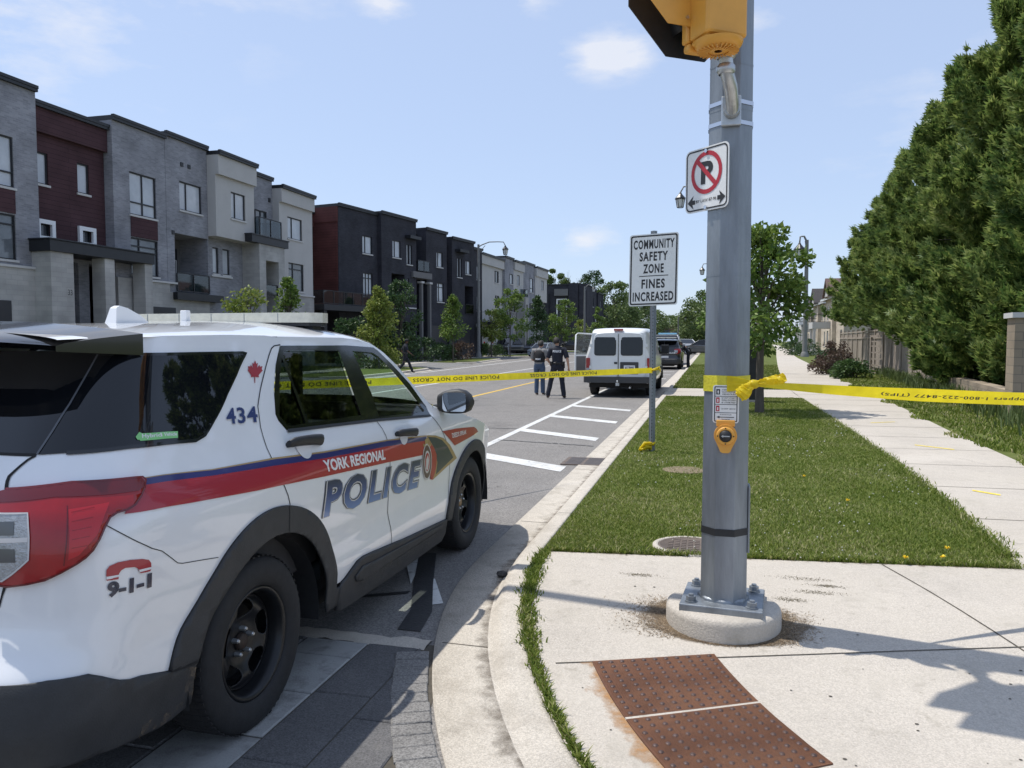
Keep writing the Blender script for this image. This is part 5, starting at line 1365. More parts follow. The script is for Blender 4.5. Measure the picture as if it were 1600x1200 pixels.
# roof, windscreen, bonnet: one height field
def top_pt(s, y):
    """y from -1 to 1 across the car"""
    zr = rail(s); w = hw(zr, s); t = abs(y)
    return Vector((w * y, s, zr + (zc(s) - zr) * (1 - t ** 2.6) ** (1 / 1.35)))
def top_part(name, s0, s1, y0, y1, m, n=24, k=22, off=0.):
    b = MB(); f = lambda u, v: top_pt(s0 + (s1 - s0) * v, math.sin((y0 + (y1 - y0) * u) * PI / 2)) + Vector((0, 0, off))
    b.grid(k, n, f); return b.build(name, m, CAR, fix=True)
top_part('roof', .30, 2.66, -1, 1, CW, 40, 34)
ws = MB()
ws.grid(30, 16, lambda u, v: top_pt(2.62 + .86 * v, math.sin((-.88 + 1.76 * u) * PI / 2)) + Vector((0, 0, .004)))
ws.build('windscreen', M['clear'], CAR)
for a, b_ in ((-1, -.86), (.86, 1)):
    top_part('windscreen_pillar', 2.62, 3.5, a, b_, CW, 20, 5)
top_part('windscreen_header', 2.60, 2.70, -.9, .9, M['piano'], 3, 24, .006)
top_part('scuttle', 3.42, 3.56, -.95, .95, M['black_plastic'], 4, 20, .008)
top_part('bonnet', 3.5, 4.98, -1, 1, CW, 24, 30)
# rear spoiler, black, over the back window
sp = MB()
def spf(u, v):
    y = -1 + 2 * u; s = .16 + .36 * v; w = .70 + .045 * v
    z = 1.682 + .068 * (v ** .7) * (1 - .35 * abs(y) ** 3) + .025 * (1 - abs(y) ** 3)
    s += .13 * abs(y) ** 4
    return (w * y * (1.01), s, z)
sp.grid(30, 10, spf); sp.grid(30, 3, lambda u, v: (spf(u, 0)[0] * (1 - .02 * v), spf(u, 0)[1] + .08 * v, spf(u, 0)[2] - .022 * v))
for e in (0, 1): sp.grid(8, 3, lambda u, v: (spf(e, u)[0], spf(e, u)[1], spf(e, u)[2] * (1 - v) + (1.662 - .018 * u) * v))
sp.build('spoiler', M['piano'], CAR)
fin = MB(); fin.grid(10, 8, lambda u, v: ((.045 * (1 - u * .25) * math.sin((v - .5) * PI) * (1 - (.0 + .9 * (v * 0 + abs(0)))), 1.33 + .26 * u, 1.80)))
fin = MB()
for (z, w, a, b_) in ((0, 0, 0, 0),): pass
prof = [(1.32, 1.775), (1.345, 1.862), (1.37, 1.872), (1.42, 1.862), (1.50, 1.828), (1.57, 1.78)]
fin.prism(prof, -.028, .028, lambda a, b, h: (h * 1.25 * (1.0 - 6.5 * max(0, b - 1.79)), a, b)); fin.build('antenna_fin', CW, CAR, bevel=.006)
pod = MB(); pod.box(-.02, .02, 1.86, 1.90, 1.76, 1.868); pod.build('roof_pod', CW, CAR, bevel=.005)
# light bar
M['bar_lens'] = mat('light_bar_clear_lens', (.62, .60, .50), .25, 0, .12, 25, .2, 30, coat=1.)
lb = MB()
def bar_out(y): return .125 * (1 - .55 * max(0, abs(y) - .45) ** 1.3 / .12)
pl = [(-.66, -.02), (-.62, -.10), (-.45, -.14), (.45, -.14), (.62, -.10), (.66, -.02), (.66, .04), (.60, .13), (.42, .16), (-.42, .16), (-.60, .13), (-.66, .04)]
lb.prism(pl, 1.803, 1.860, lambda a, b, h: (a, 2.25 + b, h)); bar = lb.build('light_bar', M['bar_lens'], CAR, bevel=.012)
lb = MB(); lb.prism([(x * .985, y * .95) for x, y in pl], 1.783, 1.8025, lambda a, b, h: (a, 2.25 + b, h)); lb.build('bar_base', M['black_plastic'], bar)
for x in (-.5, .5, -.58, .58):
    lb = MB(); lb.box(x - .03, x + .03, 2.2, 2.3, 1.72, 1.79); lb.build('bar_foot', M['black_metal'], bar)
for x in (-.44, -.22, 0, .22, .44):
    lb = MB(); lb.box(x - .002, x + .002, 2.1085, 2.1095, 1.807, 1.856); lb.build('bar_joint', M['galv'], bar)
# door handles with their cups
for (k, c) in (('hnd_rear', 'cup_rear'), ('hnd_front', 'cup_front')):
    (u0, z0), (u1, z1) = D[k]; (uc, zc_h) = D[c][0]
    for sd in (1, -1):
        h = MB(); n = 14; vs = []
        for i in range(n + 1):
            t = i / n; u = u0 + (u1 - u0) * t; z = z0 + (z1 - z0) * t; o_ = .016 + .030 * math.sin(PI * min(max(t, .0), 1)) ** .35; hh = .027 * (.8 + .25 * t) * (1 if 0 < i < n else .72)
            P = skin(u, z, o_); N = skin_n(u, z); U = Vector((0, 0, 1))
            for j in range(10):
                a = 2 * PI * j / 10; p = P + U * (hh * math.sin(a)) + N * (.018 * math.cos(a)); vs.append((p.x * sd, p.y, p.z))
        h.add(vs, [(i * 10 + j, i * 10 + (j + 1) % 10, (i + 1) * 10 + (j + 1) % 10, (i + 1) * 10 + j) for i in range(n) for j in range(10)], True)
        h.add(vs[:10], [tuple(range(10))]); h.add(vs[-10:], [tuple(range(10))]); h.build('door_handle', M['black_plastic'], CAR)
    cu = [(uc + .063 * math.cos(a), zc_h + .055 * math.sin(a)) for a in [2 * PI * i / 24 for i in range(24)]]
    skin_poly('handle_cup', cu, mat('cup_' + k, (.62, .62, .63), .4), CAR, .0055)
# wing mirror (right), mirrored for the left
for sd in (1, -1):
    mm = MB(); c = skin(3.42, 1.25)
    prof = [(0.0, 0.0, .055), (.03, .0, .075), (.09, .004, .088), (.15, .008, .09), (.20, .006, .082), (.235, 0, .06), (.25, 0, .02)]
    vs = []
    for (x, dy, hh) in prof:
        for j in range(16):
            a = 2 * PI * j / 16; ca, sa = math.cos(a), math.sin(a); e = .55
            vs.append(((c.x + .02 + x) * sd, 3.42 + .055 * math.copysign(abs(ca) ** e, ca) - .03 * x, 1.255 + dy + hh * math.copysign(abs(sa) ** e, sa)))
    mm.add(vs, [(i * 16 + j, i * 16 + (j + 1) % 16, (i + 1) * 16 + (j + 1) % 16, (i + 1) * 16 + j) for i in range(6) for j in range(16)], True)
    mm.add(vs[-16:], [tuple(range(16))]); mm.add(vs[:16], [tuple(range(16))])
    mo = mm.build('wing_mirror', M['black_plastic'], CAR)
    g_ = MB(); g_.prism(rrect(.045, .222, -.066, .07, .03), 0, .002, lambda a, b, h: ((c.x + .02 + a) * sd, 3.42 - .064 - .02 * a - h, 1.258 + b)); g_.build('mirror_glass', M['mirror'] if 'mirror' in M else M.setdefault('mirror', mat('mirror_glass', (.75, .78, .8), .02, 1.)), mo)
    ar = MB(); ar.box(min(c.x - .03, c.x + .05) * 1, c.x + .05, 3.39, 3.46, 1.19, 1.235); 
    ar.v = [(x * sd, y, z) for x, y, z in ar.v]; ar.build('mirror_arm', M['black_plastic'], mo, bevel=.01)
# underbody, wheel tubs and cabin
ub = MB(); ub.box(-.80, .80, .12, 4.85, .26, .34); ub.box(-.55, .55, .3, 4.7, .20, .26); ub.build('underbody', M['seam'], CAR)
for ax in AX:
    for sd in (-1, 1):
        w = MB(); n = 20; vs = []
        for i in range(n + 1):
            a = R(-8 + 196 * i / n); y = ax + .03 + .50 * math.cos(a); z = .36 + .47 * math.sin(a); vs += [(sd * .955, y, z), (sd * .55, y, z)]
        w.add(vs, [(2 * i, 2 * i + 1, 2 * i + 3, 2 * i + 2) for i in range(n)], True)
        w.add([(sd * .55, ax + .03 + .50 * math.cos(R(-8 + 196 * i / n)), .36 + .47 * math.sin(R(-8 + 196 * i / n))) for i in range(n + 1)], [tuple(range(n + 1))])
        w.build('wheel_tub', M['black_plastic'], CAR)
M['cabin'] = mat('cabin_dark_cloth', (.028, .028, .03), .85, 0, .2, 12)
M['cabin_grey'] = mat('cabin_grey_plastic', (.10, .10, .105), .6)
cb = MB(); cb.box(-.80, .80, 1.25, 3.5, .34, .40); cb.box(-.86, .86, .42, 1.75, .55, 1.05)
cb.box(-.83, -.82, 1.3, 3.4, .4, 1.15); cb.box(.88, .885, 1.75, 3.4, .4, 1.15); cb.build('cabin_floor', M['cabin'], CAR)
hl = MB(); hl.grid(8, 10, lambda u, v: (-.70 + 1.4 * u, .62 + 1.95 * v, 1.70 + .03 * math.sin(PI * u))); hl.build('headlining', M['cabin_grey'], CAR)
ds = MB(); ds.prism([(3.05, .5), (3.05, .98), (3.15, 1.06), (3.42, 1.10), (3.5, 1.1), (3.5, .5)], -.84, .84, lambda a, b, h: (h, a, b)); ds.build('dashboard', M['cabin'], CAR, bevel=.03)
for x in (-.40, .40):
    s_ = MB(); s_.prism([(2.25, .42), (2.75, .42), (2.78, .66), (2.36, .62), (2.16, 1.16), (2.06, 1.16), (2.14, .66), (2.14, .5)], x - .24, x + .24, lambda a, b, h: (h, a, b)); so_ = s_.build('seat', M['cabin'], CAR, bevel=.04)
    s_ = MB(); s_.box(x - .13, x + .13, 2.02, 2.13, 1.22, 1.40); s_.cyl((x - .05, 2.09, 1.1), (x - .05, 2.08, 1.25), .008); s_.cyl((x + .05, 2.09, 1.1), (x + .05, 2.08, 1.25), .008); s_.build('headrest', M['cabin'], so_, bevel=.03)
s_ = MB(); s_.prism([(1.25, .45), (1.8, .45), (1.8, .68), (1.45, .64), (1.22, 1.22), (1.12, 1.22), (1.18, .6)], -.66, .66, lambda a, b, h: (h, a, b)); s_.build('rear_bench', M['cabin'], CAR, bevel=.04)
pt = MB()
for x in (-.68, -.02, .64): pt.box(x, x + .05, 1.90, 1.94, .5, 1.62)
pt.box(-.70, .70, 1.90, 1.94, 1.10, 1.15); pt.box(-.68, .68, 1.90, 1.94, 1.58, 1.63); pt.box(-.68, .68, 1.9, 1.94, .5, .98); pt.build('partition', M['black_metal'], CAR)
st = MB(); st.tube([(-.40 + .185 * math.cos(2 * PI * i / 24), 2.93 - .06 * math.sin(2 * PI * i / 24), 1.03 + .175 * math.sin(2 * PI * i / 24)) for i in range(24)], .016, 8, closed=True); st.box(-.46, -.34, 2.92, 2.95, .99, 1.06); st.cyl((-.4, 2.94, 1.03), (-.4, 3.1, 1.0), .03); st.box(-.57, -.23, 2.925, 2.94, 1.015, 1.04); st.build('steering_wheel', M['black_plastic'], CAR)
lp_ = MB(); lp_.box(-.02, .22, 2.62, 2.82, .98, 1.0); lp_.box(-.02, .22, 2.80, 2.82, 1.0, 1.2); lp_.cyl((.1, 2.75, .4), (.1, 2.75, .98), .025); lp_.build('mobile_terminal', M['cabin_grey'], CAR, bevel=.005)
# front end, out of sight behind the bonnet
fe = MB(); fe.prism([(-.86, 4.78), (-.75, 4.93), (-.4, 5.01), (.4, 5.01), (.75, 4.93), (.86, 4.78)], .30, .78, lambda a, b, h: (a, b, h)); fe.build('front_bumper', CW, CAR, bevel=.04)
fe = MB(); fe.prism([(-.62, 4.8), (-.58, 5.0), (.58, 5.0), (.62, 4.8)], .56, .86, lambda a, b, h: (a, b + .015, h)); fe.build('grille', M['black_plastic'], CAR, bevel=.02)
for sd in (-1, 1):
    fe = MB(); fe.prism([(sd * .62, 4.85), (sd * .62, 4.99), (sd * .80, 4.93), (sd * .90, 4.75), (sd * .90, 4.55)], .80, .94, lambda a, b, h: (a, b, h)); fe.build('headlight', M['lamp_clear'], CAR, bevel=.02)
# wheels
M['steel_wheel'] = mat('black_steel_wheel', (.012, .013, .015), .35, .3, .2, 20)
M['hub_rust'] = mat('rusty_hub', (.30, .20, .11), .75, .2, .3, 30)
M['hub_dark'] = mat('dark_hub', (.045, .032, .025), .7, .3, .3, 30)
def wheel(parent, x, y, sd, r=.378, width=.25, hub='hub_dark', face=.0, detail=True, rimk=.62, rim_m='steel_wheel', holes=5):
    w_ = bpy.data.objects.new('wheel', None); COL.objects.link(w_); w_.parent = parent; w_.location = (x, y, r); w_.empty_display_size = .1
    rr = r * rimk; hwid = width / 2
    t = MB(); P = [(rr + .004, sd * (hwid - .045)), (rr + .012, sd * (hwid - .02)), (rr + .03, sd * (hwid - .006)), (r * .82, sd * hwid), (r * .93, sd * (hwid - .006)), (r * .975, sd * (hwid - .022)), (r * .995, sd * (hwid - .045)), (r, sd * (hwid - .075)), (r, -sd * (hwid - .06)), (r * .97, -sd * (hwid - .015)), (r * .85, -sd * hwid), (rr, -sd * (hwid - .05))]
    t.lathe(P, 56 if detail else 20, 'x')
    if detail:
        for i in range(64):
            a = 2 * PI * i / 64; m_ = Matrix.Rotation(a, 4, 'X')
            for xx, ww in ((.088, .03), (.05, .03), (.012, .03), (-.03, .03), (-.07, .03)):
                t.box(xx * sd - ww / 2, xx * sd + ww / 2, -.008, .008, r - .004, r + .0012, m_ @ Matrix.Rotation(R(12), 4, 'Z') if False else m_)
    t.build('tyre', M['rubber'], w_, fix=True)
    f = MB(); xf = sd * (hwid - .05)
    f.lathe([(rr + .012, sd * (hwid - .022)), (rr + .002, sd * (hwid - .018)), (rr - .012, sd * (hwid - .03)), (rr - .02, sd * (hwid - .06)), (rr - .03, sd * (hwid - .11)), (rr - .03, -sd * (hwid - .03))], 48 if detail else 18, 'x')
    # disc with oval openings
    n = 180 if detail else 40; rings = [rr - .028, rr - .045, rr * .78, rr * .70, rr * .62, rr * .54, rr * .46, rr * .38, .05, .028]
    prof = {0: hwid - .105, 1: hwid - .088, 2: hwid - .078, 3: hwid - .075, 4: hwid - .078, 5: hwid - .083, 6: hwid - .088, 7: hwid - .098, 8: hwid - .098, 9: hwid - .098}
    if detail: rings = [rr - .028, rr - .038] + [rr * (.84 - .016 * k) for k in range(30)] + [.05, .03]
    def px(q):
        t_ = q / rr; return hwid - .100 + .03 * math.exp(-((t_ - .66) / .2) ** 2)
    vs = [(sd * px(q), q * math.cos(2 * PI * i / n), q * math.sin(2 * PI * i / n)) for q in rings for i in range(n)]
    def open_(q, a):
        t_ = q / rr
        k = ((a / (2 * PI) * holes + .25) % 1.) - .5
        arc_ = k * 2 * PI / holes * t_
        return ((t_ - .64) / .175) ** 2 + (arc_ / .26) ** 2 < 1 and t_ > .42
    fs = []
    for k in range(len(rings) - 1):
        qm = (rings[k] + rings[k + 1]) / 2
        for i in range(n):
            if open_(qm, 2 * PI * (i + .5) / n): continue
            fs.append((k * n + i, k * n + (i + 1) % n, (k + 1) * n + (i + 1) % n, (k + 1) * n + i))
    f.add(vs, fs, True); ro_ = f.build('rim', M[rim_m], w_)
    if detail: s = ro_.modifiers.new('thickness', 'SOLIDIFY'); s.thickness = .006
    d = MB(); d.lathe([(rr * .9, sd * -.02), (.001, sd * -.02)], 24, 'x'); d.lathe([(.165, sd * .005), (.165, sd * -.03)], 24, 'x'); d.build('brake_disc', M['seam'], w_)
    h = MB(); h.lathe([(.036, sd * (hwid - .11)), (.036, sd * (hwid - .085)), (.030, sd * (hwid - .078)), (.001, sd * (hwid - .076))], 20, 'x'); h.build('hub', M[hub], w_)
    if detail:
        for i in range(5):
            l = MB()
            a = 2 * PI * (i + .2) / 5; yy, zz = .058 * math.cos(a), .058 * math.sin(a)
            l.cyl((sd * (hwid - .10), yy, zz), (sd * (hwid - .072), yy, zz), .0115, .010, n=6, smooth=False); l.cyl((sd * (hwid - .072), yy, zz), (sd * (hwid - .066), yy, zz), .009, .006, n=10)
            l.build('lug_nut', M['galv_light'], w_)
    return w_
for i, ay in enumerate(AX):
    for sd in (1, -1): wheel(CAR, sd * .835, ay, sd, hub='hub_rust' if (i == 1) else 'hub_dark')

# ------------------------------------------------------------------ houses
def brick_mat(name, c1, c2, mortar, bw=.24, bh=.075, bump=.35, rough=.88):
    m = bpy.data.materials.new(name); m.use_nodes = True; nt = m.node_tree; b = nt.nodes['Principled BSDF']; b.inputs['Roughness'].default_value = rough
    b.inputs['Specular IOR Level'].default_value = .25
    t = nt.nodes.new('ShaderNodeTexCoord'); s = nt.nodes.new('ShaderNodeSeparateXYZ'); nt.links.new(t.outputs['Object'], s.inputs[0])
    a = nt.nodes.new('ShaderNodeMath'); a.operation = 'ADD'; nt.links.new(s.outputs[0], a.inputs[0]); nt.links.new(s.outputs[1], a.inputs[1])
    c = nt.nodes.new('ShaderNodeCombineXYZ'); nt.links.new(a.outputs[0], c.inputs[0]); nt.links.new(s.outputs[2], c.inputs[1])
    k = nt.nodes.new('ShaderNodeTexBrick'); k.inputs['Scale'].default_value = 1; k.inputs['Brick Width'].default_value = bw; k.inputs['Row Height'].default_value = bh
    k.inputs['Mortar Size'].default_value = .008; k.inputs['Color1'].default_value = (*c1, 1); k.inputs['Color2'].default_value = (*c2, 1); k.inputs['Mortar'].default_value = (*mortar, 1)
    nt.links.new(c.outputs[0], k.inputs['Vector'])
    n = nt.nodes.new('ShaderNodeTexNoise'); n.inputs['Scale'].default_value = .9; n.inputs['Detail'].default_value = 6; nt.links.new(t.outputs['Object'], n.inputs['Vector'])
    mr = nt.nodes.new('ShaderNodeMapRange'); mr.inputs['From Min'].default_value = .3; mr.inputs['From Max'].default_value = .7; mr.inputs['To Min'].default_value = .78; mr.inputs['To Max'].default_value = 1.2; nt.links.new(n.outputs['Fac'], mr.inputs[0])
    mx = nt.nodes.new('ShaderNodeMix'); mx.data_type = 'RGBA'; mx.blend_type = 'MULTIPLY'; mx.inputs['Factor'].default_value = 1
    nt.links.new(k.outputs['Color'], mx.inputs['A']); nt.links.new(mr.outputs[0], mx.inputs['B']); nt.links.new(mx.outputs['Result'], b.inputs['Base Color'])
    bp = nt.nodes.new('ShaderNodeBump'); bp.inputs['Strength'].default_value = bump; bp.inputs['Distance'].default_value = .01; bp.invert = True
    nt.links.new(k.outputs['Fac'], bp.inputs['Height']); nt.links.new(bp.outputs[0], b.inputs['Normal'])
    return m
M['br_grey'] = brick_mat('grey_brick', (.285, .285, .31), (.21, .21, .235), (.28, .28, .29))
M['br_light'] = brick_mat('pale_stone_block', (.42, .405, .385), (.37, .36, .345), (.34, .33, .32), .5, .19)
M['br_dark'] = brick_mat('charcoal_brick', (.044, .044, .055), (.032, .032, .041), (.043, .043, .049))
M['br_beige'] = brick_mat('beige_stone', (.60, .52, .42), (.52, .44, .355), (.50, .46, .41), .45, .2)
M['siding'] = brick_mat('maroon_siding', (.075, .038, .043), (.068, .034, .039), (.034, .018, .022), 3.6, .19)
M['siding_dk'] = brick_mat('rust_brown_siding', (.12, .044, .040), (.11, .040, .036), (.05, .02, .018), 3.6, .19)
M['stucco'] = mat('pale_stucco', (.46, .445, .43), .92, 0, .05, 1.2, .1, 60)
M['stucco_grey'] = mat('mid_grey_stucco', (.16, .155, .155), .92, 0, .05, 1.2, .1, 60)
M['fascia'] = mat('black_fascia', (.016, .017, .021), .5, 0, .1, 3)
M['stone_sill'] = mat('pale_stone_sill', (.52, .51, .50), .8)
M['shingle'] = mat('roof_shingle', (.055, .05, .05), .9, 0, .3, 8, .5, 30); M['shingle_br'] = mat('brown_roof_shingle', (.13, .085, .075), .9, 0, .25, 8, .5, 30)
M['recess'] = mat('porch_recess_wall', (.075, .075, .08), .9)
M['door_dk'] = mat('dark_entry_door', (.018, .018, .022), .4); M['garage'] = mat('garage_door_dark', (.03, .03, .035), .5)
def house_glass(name, c, c2):
    m = mat(name, c, .06, 0, .0, .7, col2=c2); b = m.node_tree.nodes['Principled BSDF']; b.inputs['IOR'].default_value = 1.6; return m
M['pane'] = house_glass('window_pane', (.06, .07, .08), (.20, .215, .235)); M['pane_cur'] = house_glass('pale_window_pane', (.36, .38, .41), (.55, .57, .60))  # the second pane is simply a paler grey, uneven by noise
M['pane_dk'] = house_glass('dark_window_pane', (.02, .022, .027), (.045, .05, .06))
M['rail_glass'] = glass_mat('railing_glass', (.55, .6, .62), 1.0, .03)

def wall_sheet(b, x0, x1, z0, z1, y, holes, deep=.16):
    """a wall face at depth y with real openings and their reveals"""
    xs = sorted({x0, x1, *[min(max(h[k], x0), x1) for h in holes for k in (0, 1)]}); zs = sorted({z0, z1, *[min(max(h[k], z0), z1) for h in holes for k in (2, 3)]})
    for xa, xb in zip(xs, xs[1:]):
        for za, zb in zip(zs, zs[1:]):
            cx, cz = (xa + xb) / 2, (za + zb) / 2
            if any(h[0] < cx < h[1] and h[2] < cz < h[3] for h in holes): continue
            b.quad((xa, y, za), (xb, y, za), (xb, y, zb), (xa, y, zb))
    for h in holes:
        d = h[4] if len(h) > 4 else deep
        xa, xb, za, zb = h[:4]
        b.quad((xa, y, za), (xa, y + d, za), (xa, y + d, zb), (xa, y, zb)); b.quad((xb, y, za), (xb, y, zb), (xb, y + d, zb), (xb, y + d, za))
        b.quad((xa, y, zb), (xa, y + d, zb), (xb, y + d, zb), (xb, y, zb)); b.quad((xa, y, za), (xb, y, za), (xb, y + d, za), (xa, y + d, za))
def window(par, x0, x1, z0, z1, y, kind='v2', pane='pane_cur', fr='fascia', sill=True, deep=.10):
    """frame with bars set in the reveal, glass behind; a pale sill below"""
    f = MB(); w = .055; yb = y + deep
    f.box(x0, x0 + w, yb - .05, yb + .03, z0, z1); f.box(x1 - w, x1, yb - .05, yb + .03, z0, z1); f.box(x0 + w, x1 - w, yb - .05, yb + .03, z1 - w, z1); f.box(x0 + w, x1 - w, yb - .05, yb + .03, z0, z0 + w)
    W = x1 - x0; Hh = z1 - z0; xi = []; zi = []
    if 'v2' in kind: xi = [.33]
    if 'v3' in kind: xi = [.33, .66]
    if 'm' in kind: xi = [.5]
    if 'b' in kind: zi = [.3]
    if 't' in kind: zi = [.78]
    for q in xi: f.box(x0 + W * q - .03, x0 + W * q + .03, yb - .045, yb + .025, z0 + w, z1 - w)
    for q in zi: f.box(x0 + w, x1 - w, yb - .043, yb + .023, z0 + Hh * q - .03, z0 + Hh * q + .03)
    fo = f.build('window', M[fr], par)
    p = MB(); p.box(x0 + .02, x1 - .02, yb + .005, yb + .02, z0 + .02, z1 - .02); p.build('pane', M[pane], fo)
    if sill:
        s = MB(); s.box(x0 - .06, x1 + .06, y - .06, y + deep - .052, z0 - .09, z0 - .003); s.build('sill', M['stone_sill'], fo)
def railing(par, x0, x1, y, z0, z1, ends=None, glass=True):
    f = MB(); n = max(1, round((x1 - x0) / 1.1))
    f.box(x0, x1, y - .025, y + .025, z1 - .05, z1); f.box(x0, x1, y - .02, y + .02, z0, z0 + .04)
    for i in range(n + 1):
        x = x0 + (x1 - x0) * i / n; f.box(x - .025, x + .025, y - .03, y + .03, z0 - .02, z1 - .052)
    if ends:
        for x in (x0 + .02, x1 - .02): f.box(x - .022, x + .022, y + .032, ends, z1 - .048, z1 - .002); f.box(x - .018, x + .018, y + .032, ends, z0, z0 + .04)
    r = f.build('railing', M['fascia'], par)
    if glass:
        g_ = MB(); g_.box(x0 + .03, x1 - .03, y - .006, y + .006, z0 + .05, z1 - .06)
        if ends: g_.box(x0 + .015, x0 + .027, y + .04, ends - .02, z0 + .05, z1 - .06); g_.box(x1 - .027, x1 - .015, y + .04, ends - .02, z0 + .05, z1 - .06)
        g_.build('railing_glass', M['rail_glass'], r)
def house(name, label, loc, rz, bays, group, depth=11.):
    """bays: dicts with x0,x1,top,y (front plane), wall, holes; every storey's windows, bands and canopies follow"""
    t = thing(name, label, 'townhouse', loc, rz, group)
    walls = {}
    for B in bays:
        x0, x1, top, y, wall = B['x0'], B['x1'], B['top'], B.get('y', 0.), B['wall']
        secs = B.get('secs') or [(-.1, top, wall, 0.)]
        holes = [(w[0], w[1], w[2], w[3], (w[6] if len(w) > 6 else .16)) for w in B.get('win', [])] + [(r[0], r[1], r[2], r[3], r[4]) for r in B.get('recess', [])]
        for (z0, z1, wm, dy) in secs:
            b = walls.setdefault(wm, MB()); yy = y + dy
            wall_sheet(b, x0, x1, z0, z1, yy, [(max(h[0], x0), min(h[1], x1), max(h[2], z0), min(h[3], z1), h[4]) for h in holes if h[2] < z1 and h[3] > z0 and h[0] < x1 and h[1] > x0])
            b.quad((x0, yy, z0), (x0, depth, z0), (x0, depth, z1), (x0, yy, z1)); b.quad((x1, yy, z0), (x1, yy, z1), (x1, depth, z1), (x1, depth, z0))
            b.quad((x0, yy, z1), (x1, yy, z1), (x1, depth, z1), (x0, depth, z1)); b.quad((x0, depth, z0), (x1, depth, z0), (x1, depth, z1), (x0, depth, z1))
            if dy < 0: b.quad((x0, yy, z0), (x0, y + .3, z0), (x1, y + .3, z0), (x1, yy, z0))
        yt = y + secs[-1][3]
        if B.get('cap', True):
            c = MB(); o = .13
            c.box(x0 - .02, x1 + .02, yt - o, depth + o, top + .003, top + .20); c.box(x0 - .025, x1 + .025, yt - o - .03, yt - o + .12, top + .12, top + .24); c.build('parapet_cap', M['fascia'], t)
        for w in B.get('win', []):
            yy = y + sum(s[3] for s in secs if s[0] <= (w[2] + w[3]) / 2 < s[1])
            window(t, *w[:4], yy, w[4] if len(w) > 4 else 'v2', w[5] if len(w) > 5 else 'pane_cur', sill=(w[2] > 1))
        for r in B.get('recess', []):
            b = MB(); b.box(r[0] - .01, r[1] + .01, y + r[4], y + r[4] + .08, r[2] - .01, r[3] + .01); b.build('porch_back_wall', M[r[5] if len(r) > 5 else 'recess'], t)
    for wm, b in walls.items():
        nm = {'br_grey': 'brick_wall', 'br_light': 'stone_base', 'br_dark': 'brick_wall', 'siding': 'siding_wall', 'siding_dk': 'siding_wall', 'stucco': 'stucco_wall', 'stucco_grey': 'stucco_wall', 'br_beige': 'stone_wall'}[wm]
        b.build(nm, M[wm], t, fix=False)
    return t
def part(par, name, m, *boxes, bevel=0.):
    b = MB()
    for q in boxes: b.box(*q)
    return b.build(name, M[m], par, bevel=bevel)
G1 = 'modern three storey townhouses, pale and grey row'
L1 = (-26, 0, 0); R90 = R(90)
BASE = 4.52
# row 1, nearest: local x runs along the street, local y into the house
h1 = house('townhouse', 'grey brick townhouse with a maroon siding bay, at the left edge of the picture', L1, R90, [
    dict(x0=19.2, x1=24.92, top=11.36, wall='br_grey', y=-.35, secs=[(-.1, BASE, 'br_light', -.12), (BASE, 11.36, 'br_grey', 0)], win=[(21.6, 23.85, 7.46, 9.36, 'v2b'), (21.6, 23.84, 4.75, 6.45, 'v2t', 'pane')]),
    dict(x0=24.93, x1=28.84, top=10.93, wall='siding', y=.1, secs=[(-.1, 5.15, 'br_grey', 0), (5.15, 9.98, 'siding', 0), (9.98, 10.93, 'siding', -.22)], win=[(25.23, 25.86, 7.97, 9.24, ''), (27.35, 27.98, 7.97, 9.24, ''), (25.32, 25.86, 5.9, 6.42, '', 'pane_dk'), (27.44, 28.0, 5.9, 6.42, '', 'pane_dk')],
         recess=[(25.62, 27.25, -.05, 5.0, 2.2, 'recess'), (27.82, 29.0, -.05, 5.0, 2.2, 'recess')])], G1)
part(h1, 'maroon_panel', 'siding', (21.6, 23.84, -.385, -.355, 6.5, 7.42))
for x0, x1 in ((25.13, 26.03), (27.26, 28.18)):
    part(h1, 'white_window_surround', 'd_white', (x0, x0 + .17, -.02, .095, 5.73, 6.56), (x1 - .17, x1, -.02, .095, 5.73, 6.56), (x0 + .17, x1 - .17, -.02, .095, 6.39, 6.56), (x0 + .17, x1 - .17, -.02, .095, 5.73, 5.9))
part(h1, 'canopy', 'fascia', (24.4, 30.15, -1.35, .09, 5.16, 5.60), (24.35, 30.2, -1.4, .088, 5.602, 5.66), bevel=.01)
for x0, x1 in ((24.5, 25.6), (27.25, 27.8), (29.62, 30.1)): part(h1, 'stone_column', 'br_light', (x0, x1, -1.25, -.6, -.1, 5.155))
part(h1, 'side_wall', 'br_light', (24.5, 25.6, -.6, .05, -.1, 5.15)); part(h1, 'stone_sill_course', 'stone_sill', (19.1, 24.5, -.53, -.2, BASE - .06, BASE + .03))
part(h1, 'garage_door', 'garage', (20.2, 23.4, -.50, -.475, -.05, 3.2))
for i, (x0) in enumerate((25.95, 28.15)): part(h1, 'entry_door', 'door_dk', (x0, x0 + .95, 2.2, 2.28, 0, 2.6))
num = MB(); flat_text(num, '33', lambda a, b: (a, -1.254, b), 25.28, 25.5, 3.5, 3.72); num.build('house_number', M['fascia'], h1)
h2 = house('townhouse', 'grey brick townhouse with tall gridded windows between maroon and pale stucco bays', L1, R90, [
    dict(x0=28.86, x1=32.25, top=11.40, wall='br_grey', y=-.35, secs=[(-.1, BASE, 'br_light', -.12), (BASE, 11.40, 'br_grey', 0)], win=[(29.86, 31.58, 7.45, 9.38, 'mb'), (29.85, 31.62, 4.72, 6.42, 'v2t', 'pane')]),
    dict(x0=32.26, x1=35.44, top=11.58, wall='br_grey', y=-.36, secs=[(-.1, BASE - .45, 'br_light', -.0), (BASE - .45, 11.58, 'br_grey', 0)], win=[(33.24, 34.95, 8.2, 9.62, 'v2')], recess=[(32.8, 35.38, 4.1, 7.0, 1.7, 'stucco_grey')])], G1)
